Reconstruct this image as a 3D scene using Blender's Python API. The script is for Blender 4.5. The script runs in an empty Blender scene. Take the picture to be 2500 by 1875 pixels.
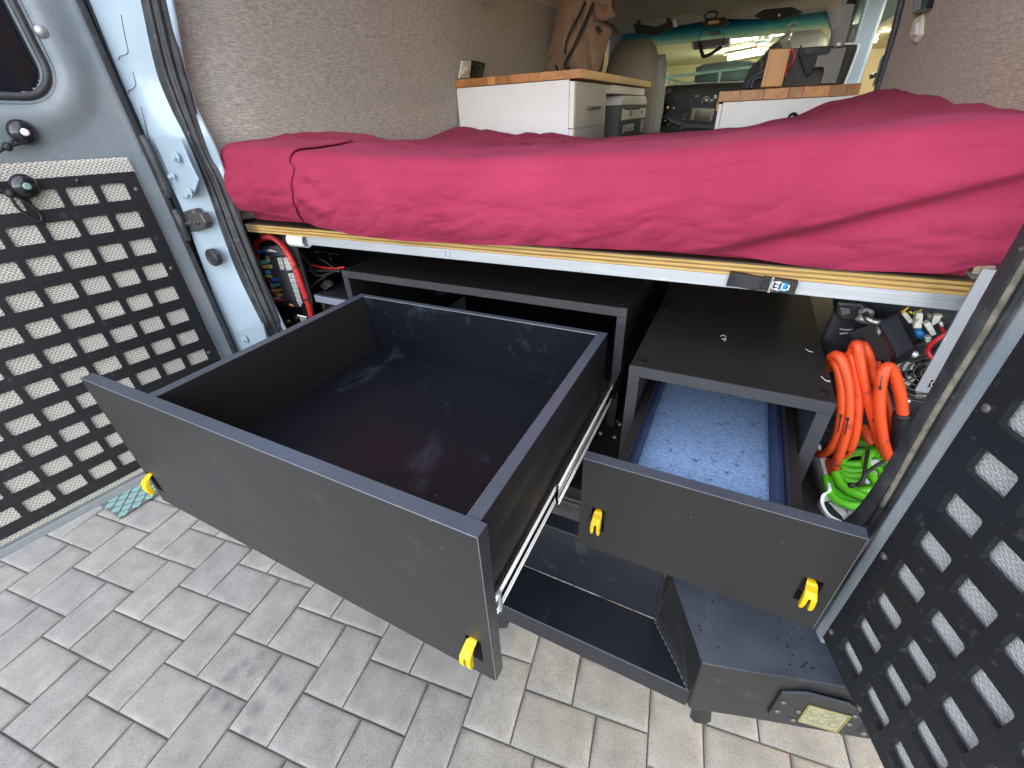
import bpy, bmesh, math, random
from mathutils import Vector, Matrix, noise
R=math.radians
C=bpy.context.scene
random.seed(7)
# ---------------------------------------------------------------- camera
cam=bpy.data.objects.new('camera',bpy.data.cameras.new('camera'))
C.collection.objects.link(cam)
cam.data.sensor_width=36.0; cam.data.lens=14.965
cam.data.clip_start=0.02; cam.data.clip_end=3000
cam.matrix_world=Matrix(((0.896048,-0.205296,0.393639,0.16240),(0.442057,0.494536,-0.748345,-0.22113),(-0.041036,0.844564,0.53388,1.42660),(0,0,0,1)))
C.camera=cam
# ---------------------------------------------------------------- sky, sun, exposure
w=bpy.data.worlds.new('World'); C.world=w; w.use_nodes=True
nt=w.node_tree; nt.nodes.clear()
sky=nt.nodes.new('ShaderNodeTexSky'); sky.sky_type='NISHITA'; sky.sun_disc=False
SUN_EL,SUN_AZ=36,172       # azimuth measured from +y, clockwise seen from above
sky.sun_elevation=R(SUN_EL); sky.sun_rotation=R(SUN_AZ); sky.air_density=1.0; sky.dust_density=0.3; sky.ozone_density=2.0
bg=nt.nodes.new('ShaderNodeBackground'); bg.inputs['Strength'].default_value=0.15
wo=nt.nodes.new('ShaderNodeOutputWorld')
nt.links.new(sky.outputs[0],bg.inputs['Color']); nt.links.new(bg.outputs[0],wo.inputs['Surface'])
sl=bpy.data.lights.new('sun','SUN'); sl.energy=1.5; sl.angle=R(130); sl.color=(1.0,0.86,0.68)
so=bpy.data.objects.new('sun',sl); C.collection.objects.link(so)
az,el=R(SUN_AZ),R(SUN_EL)
sdir=Vector((math.sin(az)*math.cos(el),math.cos(az)*math.cos(el),math.sin(el)))
so.rotation_euler=sdir.to_track_quat('Z','Y').to_euler(); so.location=sdir*30
vs=C.view_settings; vs.view_transform='Standard'; vs.look='None'; vs.exposure=1.93; vs.gamma=1.0; vs.use_curve_mapping=False
C.cycles.max_bounces=10; C.cycles.diffuse_bounces=6; C.cycles.glossy_bounces=5; C.cycles.transparent_max_bounces=12
C.cycles.use_denoising=True; C.cycles.caustics_reflective=False; C.cycles.caustics_refractive=False
C.cycles.sample_clamp_indirect=6.0
# ---------------------------------------------------------------- helpers
def link(o): C.collection.objects.link(o); return o
def tag(o,label=None,cat=None,group=None,kind=None):
    if label: o['label']=label
    if cat: o['category']=cat
    if group: o['group']=group
    if kind: o['kind']=kind
    return o
def thing(name,label,cat,loc=(0,0,0),group=None,kind=None):
    o=bpy.data.objects.new(name,None); o.empty_display_size=0.05; o.location=loc; link(o)
    return tag(o,label,cat,group,kind)
def adopt(o,parent):
    o.parent=parent
    t=Vector((0,0,0)); p=parent
    while p is not None:
        if p.type=='EMPTY': t=Vector(p.location)
        p=p.parent
    top=parent
    while top.parent is not None: top=top.parent
    o.matrix_parent_inverse=Matrix.Translation(-Vector(top.location)) if parent is top and top.type=='EMPTY' else Matrix.Identity(4)
    return o
class MB:
    def __init__(s): s.v=[]; s.f=[]; s.m=[]; s.cur=0
    def add(s,vs_,fs):
        b=len(s.v); s.v+= [tuple(p) for p in vs_]
        for f in fs: s.f.append(tuple(b+i for i in f)); s.m.append(s.cur)
        return s
    def box(s,x0,x1,y0,y1,z0,z1):
        x0,x1=min(x0,x1),max(x0,x1); y0,y1=min(y0,y1),max(y0,y1); z0,z1=min(z0,z1),max(z0,z1)
        return s.add([(x0,y0,z0),(x1,y0,z0),(x1,y1,z0),(x0,y1,z0),(x0,y0,z1),(x1,y0,z1),(x1,y1,z1),(x0,y1,z1)],
          [(3,2,1,0),(4,5,6,7),(0,1,5,4),(1,2,6,5),(2,3,7,6),(3,0,4,7)])
    def obox(s,c,ax,ay,az):
        c,ax,ay,az=map(Vector,(c,ax,ay,az)); P=[]
        for k in (-1,1):
            for i,j in ((-1,-1),(1,-1),(1,1),(-1,1)): P.append(c+ax*i+ay*j+az*k)
        f=[(3,2,1,0),(4,5,6,7),(0,1,5,4),(1,2,6,5),(2,3,7,6),(3,0,4,7)]
        if ax.cross(ay).dot(az)<0: f=[tuple(reversed(q)) for q in f]
        return s.add(P,f)
    def prism(s,poly,d):
        d=Vector(d); n=len(poly); A=[Vector(p) for p in poly]
        nn=sum(((A[i]-A[0]).cross(A[(i+1)%n]-A[0]) for i in range(1,n-1)),Vector())
        if nn.dot(d)>0: A.reverse()
        B=[p+d for p in A]
        return s.add(A+B,[tuple(range(n)),tuple(range(2*n-1,n-1,-1))]+[(i,i+n,(i+1)%n+n,(i+1)%n) for i in range(n)])
    def loft(s,rings,closed=True,caps=True):
        n=len(rings[0]); V=[p for r in rings for p in r]; F=[]
        for k in range(len(rings)-1):
            for i in range(n if closed else n-1):
                a=k*n+i; b=k*n+(i+1)%n; F.append((a,b,b+n,a+n))
        if caps and closed: F.append(tuple(range(n-1,-1,-1))); F.append(tuple(range((len(rings)-1)*n,len(rings)*n)))
        return s.add(V,F)
    def tube(s,pts,r,n=8,caps=True,closed=False):
        P=[Vector(p) for p in pts]; m=len(P); rr=r if isinstance(r,(list,tuple)) else [r]*m
        rings=[]; prev=None
        for i in range(m):
            if closed: t=P[(i+1)%m]-P[i-1]
            else: t=P[min(i+1,m-1)]-P[max(i-1,0)]
            if t.length<1e-9: t=Vector((0,0,1))
            t.normalize()
            if prev is None:
                u=t.orthogonal().normalized()
            else:
                u=(prev-t*prev.dot(t))
                u=u.normalized() if u.length>1e-6 else t.orthogonal().normalized()
            prev=u; v=t.cross(u)
            rings.append([P[i]+(u*math.cos(2*math.pi*k/n)+v*math.sin(2*math.pi*k/n))*rr[i] for k in range(n)])
        if closed: rings.append(rings[0])
        return s.loft(rings,True,caps and not closed)
    def lathe(s,prof,o=(0,0,0),ax=(0,0,1),n=20):
        o=Vector(o); ax=Vector(ax).normalized(); u=ax.orthogonal().normalized(); v=ax.cross(u)
        rings=[[o+ax*h+(u*math.cos(2*math.pi*k/n)+v*math.sin(2*math.pi*k/n))*max(r,1e-5) for k in range(n)] for r,h in prof]
        return s.loft(rings,True,True)
    def grid(s,nx,ny,fn):
        V=[fn(i/(nx-1),j/(ny-1)) for j in range(ny) for i in range(nx)]
        return s.add(V,[(j*nx+i,j*nx+i+1,(j+1)*nx+i+1,(j+1)*nx+i) for j in range(ny-1) for i in range(nx-1)])
    def build(s,name,mat,parent=None,smooth=False,bevel=0,seg=2,label=None,sub=0,angle=None,weld=False):
        me=bpy.data.meshes.new(name); me.from_pydata([tuple(p) for p in s.v],[],s.f)
        for m in (mat if isinstance(mat,(list,tuple)) else [mat]): me.materials.append(m)
        if isinstance(mat,(list,tuple)) and len(s.m)==len(me.polygons):
            me.polygons.foreach_set('material_index',s.m)
        bm=bmesh.new(); bm.from_mesh(me)
        if weld: bmesh.ops.remove_doubles(bm,verts=bm.verts,dist=1e-5)
        bmesh.ops.recalc_face_normals(bm,faces=bm.faces); bm.to_mesh(me); bm.free()
        if smooth: me.polygons.foreach_set('use_smooth',[True]*len(me.polygons))
        me.update()
        o=link(bpy.data.objects.new(name,me))
        if smooth and angle: me.set_sharp_from_angle(angle=R(angle))
        if sub:
            md=o.modifiers.new('sub','SUBSURF'); md.levels=sub; md.render_levels=sub
        if bevel:
            md=o.modifiers.new('bevel','BEVEL'); md.width=bevel; md.segments=seg; md.limit_method='ANGLE'; md.angle_limit=R(35)
        if parent is not None: adopt(o,parent)
        if label: o['label']=label
        return o
def smoothpath(pts,n=8,closed=False):
    P=[Vector(p) for p in pts]; m=len(P); out=[]
    for i in range(m if closed else m-1):
        p0=P[(i-1)%m] if closed else P[max(i-1,0)]; p1=P[i]; p2=P[(i+1)%m] if closed else P[i+1]; p3=P[(i+2)%m] if closed else P[min(i+2,m-1)]
        for k in range(n):
            t=k/n; out.append(0.5*((2*p1)+(p2-p0)*t+(2*p0-5*p1+4*p2-p3)*t*t+(3*p1-p0-3*p2+p3)*t*t*t))
    if not closed: out.append(P[-1])
    return out
def dup(root,loc):
    r=root.copy(); link(r); r.location=loc
    for ch in list(root.children):
        c=ch.copy(); link(c); c.parent=r
        for g in list(ch.children):
            d=g.copy(); link(d); d.parent=c
    return r
def text(name,body,size,mat,parent,o,xa,ya,extrude=0.0004,align='CENTER'):
    cu=bpy.data.curves.new(name,'FONT'); cu.body=body; cu.size=size; cu.extrude=extrude; cu.align_x=align; cu.align_y='CENTER'
    t=bpy.data.objects.new(name,cu); link(t)
    xa=Vector(xa).normalized(); ya=Vector(ya); ya=(ya-xa*ya.dot(xa)).normalized(); za=xa.cross(ya)
    dg=bpy.context.evaluated_depsgraph_get(); me=bpy.data.meshes.new_from_object(t.evaluated_get(dg))
    bpy.data.objects.remove(t); bpy.data.curves.remove(cu)
    M=Matrix((( xa.x,ya.x,za.x,o[0]),(xa.y,ya.y,za.y,o[1]),(xa.z,ya.z,za.z,o[2]),(0,0,0,1)))
    me.transform(M); me.materials.clear(); me.materials.append(mat)
    ob=link(bpy.data.objects.new(name,me))
    if parent is not None: adopt(ob,parent)
    return ob
# plate in a local frame (o, e1, e2, n) with rectangular rounded holes
def plate(mb,fr,a0,a1,b0,b1,holes,t,rad=0.004,ns=3):
    o,e1,e2,n=[Vector(q) for q in fr]
    W=lambda a,b,c:o+e1*a+e2*b+n*c
    A=sorted(set([a0,a1]+[round(x,5) for h in holes for x in h['ca']])); B=sorted(set([b0,b1]+[round(x,5) for h in holes for x in h['cb']]))
    hm={}
    for h in holes: hm[(round(h['ca'][0],5),round(h['cb'][0],5))]=h
    for i in range(len(A)-1):
        for j in range(len(B)-1):
            x0,x1,y0,y1=A[i],A[i+1],B[j],B[j+1]; h=hm.get((x0,y0))
            if h is None:
                mb.add([W(x0,y0,0),W(x1,y0,0),W(x1,y1,0),W(x0,y1,0)],[(0,1,2,3)]); mb.add([W(x0,y0,-t),W(x1,y0,-t),W(x1,y1,-t),W(x0,y1,-t)],[(3,2,1,0)]); continue
            hx0,hx1,hy0,hy1=h['r']; cs=[(hx1-rad,hy1-rad,0),(hx0+rad,hy1-rad,90),(hx0+rad,hy0+rad,180),(hx1-rad,hy0+rad,270)]
            oc=[(x1,y1),(x0,y1),(x0,y0),(x1,y0)]
            ring=[];outer=[]
            for q,(cx,cy,a) in enumerate(cs):
                for k in range(ns+1):
                    an=R(a+90*k/ns); ring.append((cx+rad*math.cos(an),cy+rad*math.sin(an)))
                    outer.append(oc[q])
            m=len(ring)
            for lev,rev in ((0,False),(-t,True)):
                V=[W(*p,lev) for p in ring]+[W(*p,lev) for p in oc]
                F=[]
                for q in range(4):
                    b=q*(ns+1)
                    for k in range(ns): F.append((m+q,b+k+1,b+k))
                    F.append((m+q,m+(q+1)%4,(b+ns+1)%m,b+ns))
                mb.add(V,F)
            mb.add([W(*p,0) for p in ring]+[W(*p,-t) for p in ring],[(k,(k+1)%m,(k+1)%m+m,k+m) for k in range(m)])
    for (p,q) in (((a0,b0),(a1,b0)),((a1,b0),(a1,b1)),((a1,b1),(a0,b1)),((a0,b1),(a0,b0))):
        mb.add([W(*p,0),W(*q,0),W(*q,-t),W(*p,-t)],[(0,1,2,3)])
    return mb
def rect_hole(a0,a1,b0,b1,m=0.006): return dict(r=(a0,a1,b0,b1),ca=(a0-m,a1+m),cb=(b0-m,b1+m))
# ---------------------------------------------------------------- materials
def mat(name,col,rough=0.5,metal=0.0,spec=0.5,var=None,bump=None,rvar=None,scale=(1,1,1),coat=0.0,trans=0.0,emit=None,sheen=0.0,specks=None,rand=0.0,alpha=1.0):
    m=bpy.data.materials.new(name); m.use_nodes=True; n=m.node_tree.nodes; l=m.node_tree.links; p=n['Principled BSDF']
    p.inputs['Base Color'].default_value=(*col,1); p.inputs['Roughness'].default_value=rough; p.inputs['Metallic'].default_value=metal
    p.inputs['Specular IOR Level'].default_value=spec; p.inputs['Coat Weight'].default_value=coat; p.inputs['Transmission Weight'].default_value=trans
    p.inputs['Sheen Weight'].default_value=sheen; p.inputs['Alpha'].default_value=alpha
    if emit: p.inputs['Emission Color'].default_value=(*emit[0],1); p.inputs['Emission Strength'].default_value=emit[1]
    tc=n.new('ShaderNodeTexCoord'); mp=n.new('ShaderNodeMapping'); mp.inputs['Scale'].default_value=scale
    l.new(tc.outputs['Object'],mp.inputs['Vector'])
    def nz(s,d=6,r=0.6):
        t=n.new('ShaderNodeTexNoise'); t.inputs['Scale'].default_value=s; t.inputs['Detail'].default_value=d; t.inputs['Roughness'].default_value=r
        l.new(mp.outputs[0],t.inputs['Vector']); return t
    out=None
    if var:
        s,c2,lo,hi=var; t=nz(s); cr=n.new('ShaderNodeValToRGB'); cr.color_ramp.elements[0].position=lo; cr.color_ramp.elements[1].position=hi
        cr.color_ramp.elements[0].color=(*col,1); cr.color_ramp.elements[1].color=(*c2,1)
        l.new(t.outputs['Fac'],cr.inputs[0]); out=cr.outputs[0]
    if specks:
        s,c3,lo,hi=specks; t=nz(s,2,0.5); cr=n.new('ShaderNodeValToRGB'); cr.color_ramp.elements[0].position=lo; cr.color_ramp.elements[1].position=hi
        l.new(t.outputs['Fac'],cr.inputs[0]); mx=n.new('ShaderNodeMix'); mx.data_type='RGBA'; mx.inputs[7].default_value=(*c3,1)
        if out: l.new(out,mx.inputs[6])
        else: mx.inputs[6].default_value=(*col,1)
        l.new(cr.outputs[0],mx.inputs[0]); out=mx.outputs[2]
    if rand:
        oi=n.new('ShaderNodeObjectInfo'); mr=n.new('ShaderNodeMapRange'); mr.inputs[3].default_value=1-rand; mr.inputs[4].default_value=1+rand
        l.new(oi.outputs['Random'],mr.inputs[0]); hs=n.new('ShaderNodeHueSaturation'); l.new(mr.outputs[0],hs.inputs['Value'])
        if out: l.new(out,hs.inputs['Color'])
        else: hs.inputs['Color'].default_value=(*col,1)
        out=hs.outputs[0]
    if out: l.new(out,p.inputs['Base Color'])
    if rvar:
        s,a,b=rvar; t=nz(s); mr=n.new('ShaderNodeMapRange'); mr.inputs[1].default_value=0.3; mr.inputs[2].default_value=0.7; mr.inputs[3].default_value=a; mr.inputs[4].default_value=b
        l.new(t.outputs['Fac'],mr.inputs[0]); l.new(mr.outputs[0],p.inputs['Roughness'])
    if bump:
        s,st,dist=bump; t=nz(s,4,0.55); b=n.new('ShaderNodeBump'); b.inputs['Strength'].default_value=st; b.inputs['Distance'].default_value=dist
        l.new(t.outputs['Fac'],b.inputs['Height']); l.new(b.outputs[0],p.inputs['Normal'])
    m['nz']=1
    return m
def scratched(m,col=(0.3,0.3,0.31),s=18,lo=0.66,hi=0.74,stretch=(1,0.12,1),amt=0.6):
    # dust scuffs laid over an existing base colour
    n=m.node_tree.nodes; l=m.node_tree.links; p=n['Principled BSDF']
    tc=n.new('ShaderNodeTexCoord'); mp=n.new('ShaderNodeMapping'); mp.inputs['Scale'].default_value=stretch; mp.inputs['Rotation'].default_value=(0.3,0.2,0.6)
    l.new(tc.outputs['Object'],mp.inputs['Vector']); t=n.new('ShaderNodeTexNoise'); t.inputs['Scale'].default_value=s; t.inputs['Detail'].default_value=5; t.inputs['Roughness'].default_value=0.65
    l.new(mp.outputs[0],t.inputs['Vector']); cr=n.new('ShaderNodeValToRGB'); cr.color_ramp.elements[0].position=lo; cr.color_ramp.elements[1].position=hi
    cr.color_ramp.elements[1].color=(amt,amt,amt,1); l.new(t.outputs['Fac'],cr.inputs[0])
    mx=n.new('ShaderNodeMix'); mx.data_type='RGBA'; mx.inputs[7].default_value=(*col,1); l.new(cr.outputs[0],mx.inputs[0])
    bc=p.inputs['Base Color']
    if bc.is_linked: l.new(bc.links[0].from_socket,mx.inputs[6])
    else: mx.inputs[6].default_value=bc.default_value
    l.new(mx.outputs[2],bc)
    # small white chips
    t2=n.new('ShaderNodeTexVoronoi'); t2.inputs['Scale'].default_value=38; l.new(tc.outputs['Object'],t2.inputs['Vector'])
    c2=n.new('ShaderNodeValToRGB'); c2.color_ramp.elements[0].position=0.035; c2.color_ramp.elements[0].color=(0.55,0.55,0.55,1); c2.color_ramp.elements[1].position=0.06; c2.color_ramp.elements[1].color=(0,0,0,1)
    l.new(t2.outputs['Distance'],c2.inputs[0])
    t3=n.new('ShaderNodeTexNoise'); t3.inputs['Scale'].default_value=7; l.new(tc.outputs['Object'],t3.inputs['Vector']); c3=n.new('ShaderNodeValToRGB'); c3.color_ramp.elements[0].position=0.5; c3.color_ramp.elements[1].position=0.62; l.new(t3.outputs['Fac'],c3.inputs[0])
    mk=n.new('ShaderNodeMath'); mk.operation='MULTIPLY'; l.new(c2.outputs[0],mk.inputs[0]); l.new(c3.outputs[0],mk.inputs[1])
    m2=n.new('ShaderNodeMix'); m2.data_type='RGBA'; m2.inputs[7].default_value=(0.4,0.4,0.4,1); l.new(mk.outputs[0],m2.inputs[0]); l.new(mx.outputs[2],m2.inputs[6]); l.new(m2.outputs[2],bc)
    return m
def sky_sheen(m,col,amt=0.6):
    # bluish skylight sheen painted into the colour of faces that look up
    n=m.node_tree.nodes; l=m.node_tree.links; p=n['Principled BSDF']; g=n.new('ShaderNodeNewGeometry'); sx=n.new('ShaderNodeSeparateXYZ'); l.new(g.outputs['Normal'],sx.inputs[0])
    tc=n.new('ShaderNodeTexCoord'); t=n.new('ShaderNodeTexNoise'); t.inputs['Scale'].default_value=9; t.inputs['Detail'].default_value=6; t.inputs['Roughness'].default_value=0.65; l.new(tc.outputs['Object'],t.inputs['Vector'])
    a=n.new('ShaderNodeMapRange'); a.inputs[1].default_value=0.75; a.inputs[2].default_value=0.98; l.new(sx.outputs[2],a.inputs[0])
    b=n.new('ShaderNodeMapRange'); b.inputs[1].default_value=0.25; b.inputs[2].default_value=0.75; b.inputs[3].default_value=amt*.45; b.inputs[4].default_value=amt; l.new(t.outputs['Fac'],b.inputs[0])
    mm=n.new('ShaderNodeMath'); mm.operation='MULTIPLY'; l.new(a.outputs[0],mm.inputs[0]); l.new(b.outputs[0],mm.inputs[1])
    mx=n.new('ShaderNodeMix'); mx.data_type='RGBA'; mx.inputs[7].default_value=(*col,1); l.new(mm.outputs[0],mx.inputs[0]); bc=p.inputs['Base Color']
    if bc.is_linked: l.new(bc.links[0].from_socket,mx.inputs[6])
    else: mx.inputs[6].default_value=bc.default_value
    l.new(mx.outputs[2],bc); return m
M={}
M['melamine']=scratched(mat('black_melamine',(0.020,0.0175,0.0165),0.42,spec=0.32,rvar=(9,0.32,0.5),bump=(420,0.05,0.0004)),s=14,lo=0.62,hi=0.8,amt=0.10)
M['melamine_front']=scratched(mat('black_front_board',(0.021,0.0197,0.0195),0.44,spec=0.4,rvar=(6,0.38,0.55),bump=(520,0.06,0.0004)),s=9,lo=0.6,hi=0.85,amt=0.10)
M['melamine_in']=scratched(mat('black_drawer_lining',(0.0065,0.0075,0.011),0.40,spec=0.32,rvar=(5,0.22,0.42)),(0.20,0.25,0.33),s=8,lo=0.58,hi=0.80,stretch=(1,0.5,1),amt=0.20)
M['edge']=sky_sheen(mat('black_edge_band',(0.036,0.036,0.04),0.36,spec=0.7,rvar=(30,0.28,0.45),bump=(900,0.12,0.0003),specks=(700,(0.085,0.085,0.09),0.5,0.68)),(0.10,0.135,0.195),0.42)
M['black']=mat('matt_black',(0.012,0.012,0.013),0.6)
M['blackgloss']=mat('gloss_black_plastic',(0.012,0.012,0.014),0.18,spec=0.6)
M['blackplastic']=mat('black_plastic',(0.018,0.018,0.02),0.42,bump=(600,0.08,0.0003),specks=(60,(0.06,0.06,0.06),0.66,0.78))
M['steel']=sky_sheen(scratched(mat('black_powder_coat',(0.017,0.017,0.018),0.34,spec=0.55,rvar=(7,0.27,0.42),bump=(1300,0.10,0.0003)),s=16,lo=0.6,hi=0.78,amt=0.16),(0.12,0.14,0.175),0.7)
M['steel_step']=scratched(mat('black_step_coat',(0.010,0.012,0.017),0.34,spec=0.55,rvar=(7,0.27,0.42),bump=(1300,0.10,0.0003)),s=16,lo=0.6,hi=0.78,amt=0.16)
M['molle']=mat('black_textured_sheet',(0.010,0.011,0.013),0.5,bump=(1500,0.22,0.0004),specks=(90,(0.05,0.05,0.055),0.62,0.8))
M['chrome']=mat('zinc_plated',(0.72,0.73,0.72),0.34,0.72,rvar=(40,0.25,0.45))
M['runner']=mat('oiled_steel_runner',(0.20,0.205,0.21),0.25,0.9,rvar=(40,0.15,0.35))
M['nickel']=mat('nickel_plated_clip',(0.80,0.78,0.72),0.35,0.1)
M['fuseblack']=mat('dark_grey_moulding',(0.085,0.087,0.092),0.32,spec=0.7)
M['ceiling_lining']=mat('cream_ceiling_panel',(0.78,0.71,0.58),0.7,var=(3,(0.70,0.63,0.50),0.4,0.7))
M['alu']=mat('brushed_aluminium',(0.44,0.455,0.47),0.5,0.45,rvar=(8,0.4,0.6),bump=(60,0.12,0.0004),scale=(1,30,60),specks=(12,(0.6,0.61,0.63),0.55,0.7))
M['galv']=mat('grey_aluminium_angle',(0.36,0.37,0.39),0.5,0.7,rvar=(20,0.4,0.6),specks=(60,(0.5,0.5,0.52),0.62,0.7))
M['yellow']=mat('yellow_rubber',(0.72,0.47,0.004),0.38,spec=0.4)
M['white']=mat('white_cabinet_board',(0.82,0.81,0.78),0.42,var=(5,(0.76,0.745,0.71),0.45,0.75))
M['whitevan']=mat('white_van_paint',(0.36,0.45,0.51),0.32,coat=0.3,var=(7,(0.33,0.41,0.47),0.45,0.8),specks=(35,(0.5,0.5,0.49),0.7,0.82))
M['greyskin']=mat('grey_textured_paint',(0.19,0.225,0.245),0.5,var=(9,(0.29,0.295,0.285),0.4,0.72),bump=(420,0.35,0.0006),specks=(240,(0.3,0.31,0.32),0.62,0.75))
M['rubber']=mat('dusty_black_rubber',(0.03,0.031,0.033),0.55,var=(28,(0.075,0.075,0.076),0.45,0.75),bump=(160,0.25,0.0008),specks=(90,(0.13,0.125,0.115),0.66,0.76))
M['tan']=mat('dirty_tan_rubber',(0.30,0.26,0.19),0.8,var=(60,(0.15,0.13,0.10),0.45,0.65),bump=(200,0.3,0.001))
M['cloth']=None
M['ply']=None
M['orange']=mat('orange_hose_rubber',(0.80,0.085,0.018),0.42,specks=(26,(0.20,0.03,0.03),0.62,0.72),bump=(300,0.06,0.0004))
M['green']=mat('green_hose_plastic',(0.13,0.60,0.02),0.3,spec=0.5)
M['red']=mat('red_cable_jacket',(0.62,0.03,0.03),0.42,specks=(60,(0.30,0.02,0.03),0.62,0.75))
M['redwire']=mat('red_wire',(0.6,0.02,0.025),0.4)
M['whiteplastic']=mat('white_plastic',(0.78,0.79,0.76),0.45,specks=(50,(0.4,0.38,0.33),0.64,0.74))
M['clear']=mat('clear_connector_plastic',(0.55,0.53,0.44),0.25,specks=(60,(0.25,0.24,0.2),0.6,0.7))
M['glasswin']=mat('dark_tinted_window',(0.008,0.007,0.010),0.06,spec=0.6,specks=(260,(0.05,0.05,0.06),0.70,0.8))
M['beige']=mat('grey_beige_seat_vinyl',(0.25,0.215,0.17),0.5,bump=(300,0.2,0.0008))
M['seatgrey']=mat('grey_seat_cloth',(0.30,0.31,0.32),0.75,bump=(500,0.25,0.0008))
M['headliner']=mat('grey_headliner_plastic',(0.52,0.50,0.46),0.6,var=(4,(0.40,0.35,0.28),0.4,0.7))
M['dash']=mat('dark_dashboard_plastic',(0.035,0.038,0.045),0.5,bump=(700,0.2,0.0005))
M['dash2']=mat('mid_grey_dash_plastic',(0.09,0.09,0.095),0.5)
M['bag']=mat('brown_canvas',(0.36,0.235,0.165),0.85,sheen=0.2,bump=(1200,0.3,0.0004),var=(8,(0.27,0.17,0.115),0.45,0.75))
M['strap']=mat('dark_brown_strap',(0.02,0.017,0.015),0.7)
M['bamboo']=mat('bamboo_board',(0.62,0.30,0.075),0.4,scale=(30,30,1),var=(3,(0.50,0.22,0.05),0.4,0.65))
M['fridge']=mat('dark_grey_fridge',(0.055,0.056,0.062),0.45)
M['fridgeside']=mat('brown_grey_fridge_side',(0.085,0.08,0.077),0.5)
M['offwhite']=mat('off_white_plastic',(0.74,0.75,0.72),0.4)
M['cream']=mat('cream_plastic',(0.74,0.70,0.56),0.4)
M['ink']=mat('white_print',(0.8,0.8,0.8),0.5)
M['blackink']=mat('black_print',(0.02,0.02,0.02),0.5)
M['bluelens']=mat('blue_print',(0.02,0.22,0.5),0.3)
M['tyre']=mat('tyre_rubber',(0.20,0.27,0.32),0.7,bump=(40,0.3,0.004))
M['rackblue']=mat('pale_blue_rack_paint',(0.30,0.50,0.58),0.5)
M['garagewall']=mat('cream_garage_wall',(0.66,0.60,0.42),0.8,var=(1.2,(0.60,0.54,0.37),0.4,0.7))
M['garageceil']=mat('cream_garage_ceiling',(0.60,0.57,0.44),0.8)
M['garagedoor']=mat('cream_sectional_door',(0.72,0.69,0.58),0.5)
M['darkblue']=mat('dark_blue_grey_metal',(0.05,0.065,0.085),0.5)
M['lamp']=mat('lit_fluorescent_tube',(0.9,0.9,0.8),0.4,emit=((1.0,0.88,0.60),85.0))
M['lamp_added']=mat('added_side_fluorescent_tube',(0.9,0.9,0.8),0.4,emit=((1.0,0.86,0.56),95.0))
M['mint']=mat('mint_glazed_tile',(0.13,0.28,0.21),0.25,var=(40,(0.26,0.36,0.31),0.4,0.65))
M['grout']=mat('grey_grout',(0.10,0.10,0.095),0.8)
M['sand']=mat('dark_joint_sand',(0.075,0.070,0.064),0.95,bump=(400,0.5,0.002))
M['concrete']=mat('pale_concrete_ground',(0.33,0.32,0.30),0.9,var=(3,(0.27,0.265,0.25),0.4,0.7))
M['mirror']=mat('mirror_glass',(0.13,0.135,0.14),0.03,1.0)
M['copper']=mat('copper_lug',(0.75,0.32,0.15),0.35,1.0)
M['brass']=mat('brass_fitting',(0.75,0.60,0.22),0.3,1.0)
M['braid']=mat('braided_steel',(0.45,0.45,0.43),0.35,1.0,bump=(900,0.6,0.001))
M['foam']=mat('black_foil_foam',(0.03,0.031,0.034),0.3,bump=(60,0.6,0.006))
M['greylid']=mat('grey_plastic_rim',(0.24,0.26,0.32),0.5)
M['bracket']=mat('grey_brushed_plate',(0.13,0.12,0.115),0.42,0.5,rvar=(15,0.35,0.5))
M['skyblue_mirror']=mat('side_mirror_glass',(0.35,0.55,0.8),0.05,0.9)
def edit(m):
    return m.node_tree.nodes,m.node_tree.links,m.node_tree.nodes['Principled BSDF']
def nn(n,t,**k):
    x=n.new(t)
    for a,b in k.items(): setattr(x,a,b)
    return x
def ramp(n,stops):
    cr=n.new('ShaderNodeValToRGB'); e=cr.color_ramp.elements
    while len(e)<len(stops): e.new(0.5)
    for q,(p,c) in zip(e,stops): q.position=p; q.color=(*c,1) if len(c)==3 else c
    return cr
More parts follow.
